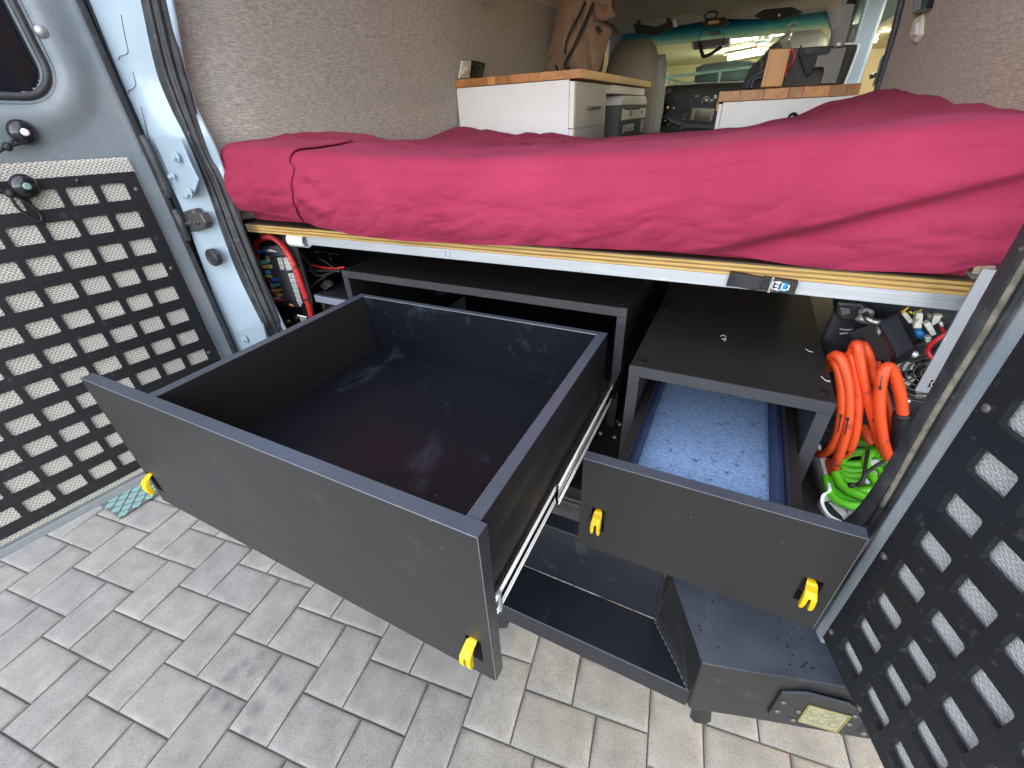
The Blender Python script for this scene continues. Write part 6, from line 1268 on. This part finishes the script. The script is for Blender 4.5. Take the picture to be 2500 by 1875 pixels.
# dashboard
dsh=MB()
prof=[(3.60,1.20),(3.595,1.34),(3.60,1.46),(3.615,1.515),(3.66,1.54),(3.78,1.545),(4.05,1.52),(4.05,1.20)]
def dz(x): return .018*math.sin((x+.95)*1.5)-(.04*max(0,x+.25))
dsh.loft([[(x,a,b+(dz(x) if b>1.4 else 0)) for a,b in prof] for x in [-.90+.05*k for k in range(30)]],True,True)
da=dsh.build('dashboard',M['dash'],van,smooth=True,angle=35)
MB().loft([[(x,y,z+dz(x)) for y,z in ((3.78,1.548),(3.9,1.548),(3.9,1.552),(3.78,1.553))] for x in [-.90+.05*k for k in range(30)]],True,True).build('pale_top_edge',M['offwhite'],da,smooth=True)
def dpart(name,l,m,d=(0,.02,0),parent=None,**k): return MB().prism(l,d).build(name,m,parent or da,**k)
vent=[Vector((-.334+.036*math.cos(t),3.588,1.418+.066*math.sin(t))) for t in [2*math.pi*q/28 for q in range(28)]]
vo_=dpart('air_vent',vent,M['black'],(0,.004,0)); MB().tube(vent,.004,8,closed=True).build('vent_ring',M['dash2'],vo_,smooth=True)
for k in range(5): MB().box(-.334-.024+.012*k-.0018,-.334-.024+.012*k+.0018,3.580,3.588,1.36,1.476).build('vent_slat',M['dash2'],vo_)
for k in range(4): MB().box(-.364,-.304,3.582,3.588,1.382+.024*k,1.385+.024*k).build('vent_slat',M['dash2'],vo_)
rd=dpart('radio',[(-0.2968,3.58,1.3416),(-0.2893,3.58,1.4208),(-0.1301,3.58,1.4059),(-0.1346,3.58,1.3259)],M['blackgloss'],(0,.012,0),bevel=.002)
MB().prism([(-0.2595,3.577,1.3447),(-0.2566,3.577,1.4071),(-0.153,3.577,1.3988),(-0.1565,3.577,1.335)],(0,.002,0)).build('screen',mat('dark_screen',(.02,.02,.024),.12),rd)
for l in [[(-0.2724,3.576,1.3473),(-0.2683,3.576,1.4034),(-0.2636,3.576,1.4028),(-0.2676,3.576,1.3463)],[(-0.1527,3.576,1.3391),(-0.1516,3.576,1.3967),(-0.147,3.576,1.3961),(-0.148,3.576,1.3381)]]: MB().prism(l,(0,.002,0)).build('key_strip',M['galv'],rd)
kn=(-0.2011,3.585,1.4543)
MB().tube([Vector(kn)+Vector((.024*math.cos(R(a)),0,.024*math.sin(R(a)))) for a in range(-30,220,10)],.0022,6).build('dial_ring',M['ink'],da)
MB().lathe([(.015,0),(.014,.016),(.0005,.017)],kn,(0,-1,0),20).build('dial',M['blackgloss'],da,smooth=True,angle=40)
for l in [[(-0.2785,3.585,1.4915),(-0.268,3.585,1.4918),(-0.2657,3.585,1.4788),(-0.2762,3.585,1.4785)],[(-0.2635,3.585,1.4915),(-0.2532,3.585,1.4922),(-0.2506,3.585,1.478),(-0.261,3.585,1.4777)],[(-0.1726,3.585,1.4622),(-0.1551,3.585,1.4633),(-0.1523,3.585,1.4492),(-0.1701,3.585,1.4492)],[(-0.1572,3.585,1.4853),(-0.1357,3.585,1.4881),(-0.131,3.585,1.4641),(-0.1529,3.585,1.4632)]]: dpart('dash_switch',l,M['blackgloss'],(0,.01,0),bevel=.001)
q_=[(-0.3479,3.588,1.358),(-0.3441,3.588,1.3841),(-0.3154,3.588,1.3822),(-0.3186,3.588,1.3562)]
stk=dpart('sticker',q_,M['ink'],(0,.002,0)); dpart('sticker_mark',[Vector(p).lerp(sum((Vector(a) for a in q_),Vector())/4,.35)+Vector((0,-.0012,0)) for p in q_],M['dash'],(0,.001,0),parent=stk)
dpart('sticker',[(-0.3478,3.588,1.3486),(-0.3477,3.588,1.3538),(-0.3179,3.588,1.3519),(-0.318,3.588,1.3468)],M['ink'],(0,.002,0))
for p in [(-0.4111,3.59,1.4696),(-0.4276,3.59,1.4224)]: MB().lathe([(.014,0),(.013,.010),(.004,.014),(.0005,.014)],p,(0,-1,0),18).build('dash_knob',M['darkblue'],da,smooth=True)
dpart('warning_sign',[(-0.4173,3.578,1.4137),(-0.4106,3.578,1.4322),(-0.3995,3.578,1.4129)],M['ink'],(0,.001,0))
dpart('lower_trim',[(-0.5176,3.56,1.3731),(-0.4395,3.56,1.3725),(-0.3676,3.56,1.3423),(-0.2985,3.56,1.3253),(-0.0945,3.56,1.3128),(-0.0923,3.56,1.2793),(-0.3312,3.56,1.2941),(-0.409,3.56,1.3308),(-0.4302,3.56,1.3098),(-0.5105,3.56,1.3209)],M['dash2'],(0,.05,0),bevel=.006)
pn=dpart('switch_panel',[(-0.5122,3.55,1.3646),(-0.4266,3.55,1.3616),(-0.4222,3.55,1.3164),(-0.5083,3.55,1.3255)],M['blackgloss'],(0,.008,0),bevel=.001)
for p,m_ in zip([(-0.4321,3.546,1.3542),(-0.4306,3.546,1.3211),(-0.4526,3.546,1.3455),(-0.4691,3.546,1.3417),(-0.4921,3.546,1.3489)],(M['ink'],M['ink'],M['ink'],M['redwire'],M['galv'])): screw(p,(0,-1,0),pn,m_,.0045,'panel_lamp')
MB().loft([[(x,a,b) for a,b in ((3.2,.85),(3.2,1.22),(3.3,1.262),(3.56,1.275),(3.6,1.1),(3.6,.85))] for x in (-.42,-.05)],True,True).build('engine_cover',M['dash2'],van,bevel=.02,seg=3)
MB().tube([(-0.325,3.4,1.2336),(-0.3224,3.4,1.2751),(-0.3195,3.4,1.3),(-0.3225,3.4,1.3124)],[.006,.006,.012,.014],10).build('gear_knob',M['darkblue'],da,smooth=True)
sw_=MB(); sc=Vector((-.655,3.44,1.40)); su,sv=Vector((1,0,0)),Vector((0,.35,.94)).normalized()
sw_.tube([sc+su*.185*math.cos(t)+sv*.185*math.sin(t) for t in [2*math.pi*q/48 for q in range(48)]],.0125,12,closed=True); swo=sw_.build('steering_wheel',M['greylid'],van,smooth=True)
for an in (-20,200,270): MB().tube([sc,sc+su*.18*math.cos(R(an))+sv*.18*math.sin(R(an))],.014,8).build('spoke',M['dash2'],swo,smooth=True)
MB().lathe([(.05,0),(.048,.03),(.03,.04),(.0005,.041)],sc,(0,-.94,.35),20).build('horn_pad',M['dash2'],swo,smooth=True,angle=40)
MB().tube([(-0.5042,3.5,1.494),(-0.474,3.5,1.5126),(-0.4368,3.5,1.5286)],[.006,.011,.012],12).build('column_lever',M['dash2'],da,smooth=True)
MB().lathe([(.055,0),(.055,.02),(.045,.03),(.0005,.03)],(-.50,3.60,1.42),(0,-1,0),24).build('instrument_pod',M['blackgloss'],da,smooth=True,angle=40)
# header, visors, mirror, windscreen
hd=MB(); hd.loft([[(x,a,b+.02*math.cos((x+.27)*2)) for a,b in ((2.60,2.02),(3.1,2.00),(3.45,1.965),(3.75,1.915),(3.80,1.895),(3.80,1.93),(3.4,2.03),(2.6,2.06))] for x in [-.98+.06*k for k in range(25)]],True,True); hdo=hd.build('cab_headlining',M['headliner'],van,smooth=True,angle=40)
pl_=MB(); pl_.prism([(-1.02,3.95,1.45),(-.93,3.95,1.45),(-.90,3.86,1.95),(-1.0,3.86,1.95)],(0,.06,0)); pl_.build('windscreen_pillar',M['greylid'],van,bevel=.01)
pl_=MB(); pl_.prism([(.56,3.95,1.45),(.475,3.95,1.62),(.462,3.90,1.80),(.40,3.86,1.905),(.30,3.85,1.935),(.60,3.85,1.96)],(0,.06,0)); pl_.build('windscreen_pillar',M['greylid'],van,bevel=.01)
M['wind']=windscreen(1.50,1.925)
wsm=MB().prism([(-.98,4.02,1.45),(.58,4.02,1.45),(.56,3.88,1.95),(-.96,3.88,1.95)],(0,.005,0)); wsm.build('windscreen',M['wind'],van)
def visor(l,y,lab): 
    o=MB().prism(smoothpath(l,4,True),(0,.022,0)).build('sun_visor',M['seatgrey'],van,bevel=.006,seg=3); return o
v1=visor([(-0.8679,3.55,1.9216),(-0.8396,3.55,1.9376),(-0.5686,3.55,1.9346),(-0.3725,3.55,1.93),(-0.3233,3.55,1.9191),(-0.2971,3.55,1.8913),(-0.3646,3.55,1.8844),(-0.5107,3.55,1.8808),(-0.7682,3.55,1.8703),(-0.8388,3.55,1.8726)],3.55,'')
MB().prism([(-0.7422,3.52,1.9144),(-0.6921,3.52,1.9095),(-0.5866,3.52,1.8851),(-0.4855,3.52,1.9089),(-0.4725,3.52,1.872),(-0.5802,3.52,1.8377),(-0.7185,3.52,1.8669)],(0,.02,0)).build('visor_pouch',M['strap'],v1,bevel=.004)
for l in [[(-0.7193,3.515,1.9299),(-0.6933,3.515,1.9293),(-0.6926,3.515,1.9009),(-0.7162,3.515,1.9032)],[(-0.5235,3.515,1.922),(-0.499,3.515,1.9222),(-0.4928,3.515,1.8973),(-0.5197,3.515,1.896)]]: MB().prism(l,(0,.012,0)).build('pouch_strap',M['strap'],v1)
MB().prism([(-0.4864,3.525,1.9095),(-0.4677,3.525,1.9147),(-0.4466,3.525,1.874),(-0.4734,3.525,1.8726)],(0,.004,0)).build('visor_card',M['ink'],v1)
v2=visor([(-0.1427,3.6,1.8967),(-0.0044,3.6,1.8956),(0.1651,3.6,1.898),(0.3678,3.6,1.8922),(0.3842,3.6,1.8764),(0.2131,3.6,1.873),(0.0442,3.6,1.8738),(-0.1275,3.6,1.8894)],3.6,'')
MB().prism([(-0.0014,3.55,1.8855),(0.0364,3.55,1.9059),(0.0554,3.55,1.9108),(0.1981,3.55,1.9056),(0.2687,3.55,1.871),(0.1953,3.55,1.8582),(0.1116,3.55,1.8459),(0.051,3.55,1.8625)],(0,.02,0)).build('visor_pouch',M['strap'],v2,bevel=.004)
MB().lathe([(.006,0),(.006,.002),(.0005,.003)],(0.1386,3.545,1.8721),(0,-1,0),12).build('snap_button',M['ink'],v2)
mr_=[(-0.3669,3.72,1.7848),(-0.3614,3.72,1.8051),(-0.3281,3.72,1.8071),(-0.1448,3.72,1.8056),(-0.1248,3.72,1.7954),(-0.1206,3.72,1.7676),(-0.1389,3.72,1.7573),(-0.3193,3.72,1.7588),(-0.3536,3.72,1.7609)]
mo=MB().prism(smoothpath(mr_,4,True),(0,.03,0)).build('rear_view_mirror',M['blackgloss'],van,bevel=.004)
cm=sum((Vector(p) for p in mr_),Vector())/9
MB().prism([cm+(Vector(p)-cm)*.9+Vector((0,-.004,0)) for p in mr_],(0,.002,0)).build('mirror_face',M['mirror'],mo)
MB().tube(smoothpath([(-0.3183,3.68,1.7961),(-0.3022,3.68,1.7612),(-0.2786,3.68,1.7178),(-0.2665,3.68,1.7123),(-0.2249,3.68,1.7249),(-0.1689,3.68,1.7593)],5),.011,10).build('mirror_cable',M['black'],mo,smooth=True)
for l in [[(-0.3123,3.7,1.8889),(-0.3197,3.7,1.846),(-0.3241,3.7,1.802)],[(-0.1656,3.7,1.8745),(-0.1659,3.7,1.8317),(-0.169,3.7,1.7738)]]: MB().tube(l,.0022,6).build('mirror_cable',M['black'],mo)
MB().prism([(-0.2696,3.72,1.8535),(-0.2014,3.72,1.8532),(-0.2001,3.72,1.8295),(-0.2667,3.72,1.829)],(0,.03,0)).build('dash_camera',M['blackgloss'],mo,bevel=.004)
cns=MB().prism([(-0.2768,3.45,1.8725),(-0.2569,3.45,1.8874),(-0.1583,3.45,1.8847),(-0.1255,3.45,1.8537),(-0.1621,3.45,1.8387),(-0.2722,3.45,1.8474)],(0,.05,0)).build('overhead_console',M['strap'],van,bevel=.004)
MB().prism([(-0.2536,3.44,1.8747),(-0.1882,3.44,1.8719),(-0.187,3.44,1.855),(-0.25,3.44,1.8556)],(0,.01,0)).build('map_lamp',M['bamboo'],cns,bevel=.002)
MB().tube([Vector((-0.24,3.44,1.8975))+Vector((.035*math.cos(a*.4),0,.02*math.sin(a*.4))) for a in range(16)],.005,8,closed=True).build('console_ring',M['strap'],cns,smooth=True)
# side door opening: posts, open cargo door, side mirror
vp('door_post',MB().prism([(.43,2.30,.8),(.43,2.30,1.95),(.50,2.30,1.95),(.50,2.30,.8)],(0,.30,0)),M['whitevan'],bevel=.012,seg=3,label='white post at the front of the side door opening')
MB().tube([(.432,2.62,.8),(.432,2.62,1.4),(.428,2.62,1.95)],.016,10).build('door_seal',M['rubber'],van,smooth=True)
MB().tube([(.428,2.71,.8),(.428,2.71,1.4),(.424,2.71,1.95)],.02,10).build('door_seal',M['rubber'],van,smooth=True)
vp('door_post',MB().prism([(.425,2.78,.8),(.425,2.78,1.95),(.50,2.78,1.95),(.50,2.78,.8)],(0,.20,0)),M['whitevan'],bevel=.01)
tr_=MB(); tr_.tube(smoothpath([(wallx(z,1)-.003,1.502,z) for z in (1.30,1.45,1.55,1.65,1.75,1.85)],5),.009,10); tr_.build('lining_trim',M['rubber'],van,smooth=True)
cd=MB().prism([(0.4782,1.75,1.4484),(0.4811,1.75,1.4976),(0.4777,1.75,1.6184),(0.4754,1.75,1.6894),(0.4949,1.75,1.687),(0.5056,1.75,1.5946),(0.5256,1.75,1.4458)],(0,.03,0)).build('side_door_edge',M['offwhite'],van,bevel=.006)
MB().tube([(0.4885,1.74,1.4477),(0.4877,1.74,1.4967),(0.4839,1.74,1.6166),(0.4825,1.74,1.687)],.006,8).build('edge_seal',M['rubber'],cd,smooth=True)
MB().tube([(0.5027,1.74,1.4469),(0.5005,1.74,1.4958),(0.4939,1.74,1.6156),(0.4911,1.74,1.686)],.005,8).build('edge_seal',M['rubber'],cd,smooth=True)
smr=[(0.549,2.3,1.4639),(0.5459,2.3,1.5017),(0.5424,2.3,1.5537),(0.5475,2.3,1.566),(0.5662,2.3,1.5691),(0.5726,2.3,1.5606),(0.5983,2.3,1.4599)]
sm_=MB().prism(smoothpath(smr,4,True),(0,.03,0)).build('side_mirror',M['blackgloss'],van,bevel=.004); cm=sum((Vector(p) for p in smr),Vector())/7
MB().prism([cm+(Vector(p)-cm)*.86+Vector((0,-.004,0)) for p in smr],(0,.002,0)).build('mirror_face',M['skyblue_mirror'],sm_)
MB().prism([(0.527,2.34,1.5045),(0.5486,2.34,1.5128),(0.552,2.34,1.4955),(0.532,2.34,1.4894)],(0,.02,0)).build('mirror_arm',M['blackgloss'],sm_)
vp('hood',MB().loft([[(x,y,z) for y,z in ((4.05,1.42),(4.5,1.38),(5.0,1.25),(5.05,.8),(4.05,.8))] for x in (-1.15,.6)],True,True),M['whitevan'],bevel=.03,seg=3)
# ================================================================ garage in front of the van
ga=thing('garage','cream painted garage that the front of the van is parked in','building',(0,9,0))
GX0,GX1,GY0,GY1,GZ=-5.2,5.0,1.3,15.5,2.42
MB().box(GX0,GX1,GY0,GY1,-.044,-.004).build('floor',M['concrete'],ga)
MB().box(GX0,GX1,GY1,GY1+.15,-.04,GZ).build('back_wall',M['garagewall'],ga); MB().box(GX0-.15,GX0,GY0,GY1+.15,-.04,GZ).build('side_wall',M['garagewall'],ga); MB().box(GX1,GX1+.15,GY0,GY1+.15,-.04,GZ).build('side_wall',M['garagewall'],ga)
MB().box(GX0-.15,GX1+.15,GY0,GY1+.15,GZ+.001,GZ+.12).build('ceiling',M['garageceil'],ga)
MB().box(GX0-.15,GX1+.15,GY0-.2,GY0-.001,2.35,3.0).build('front_header',M['garagewall'],ga)
gd=None
for k in range(13):
    o=MB().box(-3.0,3.2,1.6+.5*k,1.6+.5*k+.492,2.20,2.235).build('door_panel',M['garagedoor'],ga,bevel=.004)
    MB().box(-3.0,3.2,1.6+.5*k+.22,1.6+.5*k+.26,2.192,2.1995).build('panel_rib',M['garagedoor'],o)
for xx in (-1.72,3.3): MB().box(xx,xx+.05,1.5,8.2,2.16,2.20).build('door_track',M['garagedoor'],ga)
tl4=['lit tube light nearest the rear-view mirror on the garage ceiling','lit tube light lowest in the windscreen, just above the tyres','lit tube light behind the soap bottle, beside the dark opener box','tiny lit tube light seen through the side door opening','added unseen tube light beside the open side door, brightening the driver-side wall','added unseen tube light beside the front passenger door, warming the driver-side wall']
for p,q in [((-0.5147,9.2786,2.3),(-0.1385,8.9747,2.3)),((-0.752,12.9595,2.32),(-0.0692,12.1599,2.32)),((0.0544,8.9045,2.3),(0.2634,8.764,2.3)),((1.6844,11.5,2.3025),(1.7567,11.5,2.3019)),((3.75,1.75,2.28),(3.75,3.05,2.28)),((3.75,4.2,2.28),(3.75,5.5,2.28))]:  # last two tubes are unseen, added to warm and brighten the driver-side wall
    t=thing('tube_light',tl4.pop(0),'light',p,'fluorescent tubes on the garage ceiling')
    MB().tube([p,q],.036,12).build('tube',M['lamp_added'] if p[0]>3 else M['lamp'],t,smooth=True,angle=50); a,b=Vector(p),Vector(q); dv=(b-a).normalized(); sv_=dv.cross(Vector((0,0,1))).normalized(); MB().prism([a-sv_*.16+Vector((0,0,.06)),a+sv_*.16+Vector((0,0,.06)),b+sv_*.16+Vector((0,0,.06)),b-sv_*.16+Vector((0,0,.06))],(0,0,.03)).build('reflector',M['garagedoor'],t)
# tyres on a pale blue rack
for k,(dx,dz_) in enumerate(((0,0),(-.03,-.21))):
    c=Vector([-0.3791,7.2,1.7774])+Vector((dx,0,dz_)); R0=.34
    ty=thing('tyre',('top','bottom')[k]+' blue-grey tyre of the stack lying on the pale blue rack','tyre',tuple(c),'tyres stacked on the rack')
    pf=[(.20,-.085),(.30,-.10),(.335,-.07),(R0,-.03),(R0,.03),(.335,.07),(.30,.10),(.20,.085)]
    rings=[[c+Vector((r_*math.cos(t),r_*math.sin(t),h)) for r_,h in pf] for t in [2*math.pi*q/48 for q in range(49)]]
    MB().loft(rings,True,False).build('casing',M['tyre'],ty,smooth=True)
    tb=MB()
    for q in range(56):
        t=2*math.pi*q/56
        for h,sk in ((.062,.03),(.022,-.03),(-.022,.03),(-.062,-.03)):
            n_=Vector((math.cos(t),math.sin(t),0)); ta=Vector((-math.sin(t),math.cos(t),0)); tb.obox(c+n_*(R0+.004)+Vector((0,0,h)),n_*.010,ta*.012+Vector((0,0,sk*.2)),Vector((0,0,.015))+ta*sk*.3)
    tag(tb.build('tread_block',M['tyre'],ty),kind='stuff')
rk=thing('tyre_rack','pale blue metal rack holding the tyres in the garage','rack',(-0.6376,6.7,1.618))
for a,b in [((-1.0624,6.7,1.7505),(-0.0296,6.7,1.7921)),((-0.6877,6.7,1.6251),(-0.1072,6.7,1.6495)),((-0.3972,6.7,1.7737),(-0.3846,6.7,1.6414)),((-1.0624,6.7,1.7505),(-1.0564,6.7,1.6372)),((-1.0009,6.7,1.7466),(-0.9943,6.7,1.6337))]: MB().tube([a,b],.016,6).build('rail',M['rackblue'],rk)
for a,b in [((-1.1764,7.9,1.7854),(-0.9495,7.9,1.7213)),((-0.9495,7.9,1.7213),(-0.7907,7.9,1.7317)),((-0.9495,7.9,1.7213),(-0.9393,7.9,1.6249)),((-1.0899,7.9,1.7599),(-1.0774,7.9,1.6426))]: MB().tube([a,b],.012,6).build('rail',M['rackblue'],rk)
MB().box(-1.2,0.1,6.72,7.7,1.30,1.34).build('shelf',M['darkblue'],rk)
# dark tools and a crate by the garage wall
ck=thing('storage_crate','dark blue crate with a wooden lid hanging at the far end of the garage','crate',(-2.0111,11.0,2.1717))
MB().prism([(-2.1671,11.0,2.3243),(-2.0479,11.0,2.3718),(-1.8681,11.0,2.2673),(-1.8449,11.0,2.1053),(-2.0438,11.0,2.0254),(-2.0908,11.0,2.1689)],(0,.5,0)).build('crate_body',M['darkblue'],ck,bevel=.02)
MB().prism([(-2.1589,10.95,2.3376),(-2.052,10.95,2.3687),(-1.8693,10.95,2.2868),(-1.8732,10.95,2.2668),(-2.035,10.95,2.3448),(-2.156,10.95,2.3146)],(0,.5,0)).build('lid',M['bamboo'],ck)
cl_=thing('tool_bag','dark blue tool bag hanging below the crate in the garage','tool bag',(-1.9028,11.2,2.0346))
MB().prism([(-2.1103,11.2,2.1333),(-1.9159,11.2,2.1668),(-1.7993,11.2,2.0411),(-1.7478,11.2,1.9308),(-1.8767,11.2,1.8907),(-2.0396,11.2,2.0332)],(0,.3,0)).build('bag_body',M['darkblue'],cl_,bevel=.03)
MB().prism([(-1.9466,11.1,2.2102),(-1.8796,11.1,2.2284),(-1.8414,11.1,2.1563),(-1.9085,11.1,2.1378)],(0,.2,0)).build('handle',M['darkblue'],cl_,bevel=.02)
cab_=thing('wall_cabinet','cream cupboard at the far left of the garage','cupboard',(-1.8781,10.5,1.8701))
MB().prism([(-1.9455,10.5,1.9987),(-1.7496,10.5,1.9411),(-1.7102,10.5,1.665),(-1.9027,10.5,1.675)],(0,.5,0)).build('cupboard_body',M['garagewall'],cab_)
MB().prism([(-1.9269,10.49,1.9746),(-1.7593,10.49,1.9278),(-1.7246,10.49,1.683),(-1.8901,10.49,1.6975)],(0,-.02,0)).build('door',M['garagedoor'],cab_)
hk=thing('ceiling_hoist','dark overhead hoist bar with hooks under the garage ceiling','hoist',(-0.061,9.0,2.2559))
for l in [[(-0.1476,9.0,2.2275),(-0.0366,9.0,2.2312),(0.074,9.0,2.2304)],[(-0.0341,9.0,2.3241),(-0.0499,9.0,2.2858),(-0.0477,9.0,2.2143)],[(-0.1442,9.0,2.3211),(-0.133,9.0,2.2307)],[(-0.1442,9.0,2.3211),(-0.0792,9.0,2.3239),(-0.029,9.0,2.3237)],[(0.0005,9.0,2.3253),(0.057,9.0,2.2585)]]: MB().tube(l,.018,6).build('hoist_bar',M['darkblue'],hk)
for l in [[(-0.1288,9.0,2.2259),(-0.1023,9.0,2.101)]]: MB().tube(l,.010,6).build('hoist_cord',M['redwire'],hk)
op=thing('door_opener','dark garage door opener box beside the fluorescent tube','opener',(0.3586,9.0,2.3142))
MB().prism([(0.2526,9.0,2.3364),(0.4405,9.0,2.3398),(0.429,9.0,2.251),(0.2849,9.0,2.2511)],(0,.3,0)).build('opener_case',M['darkblue'],op,bevel=.03)
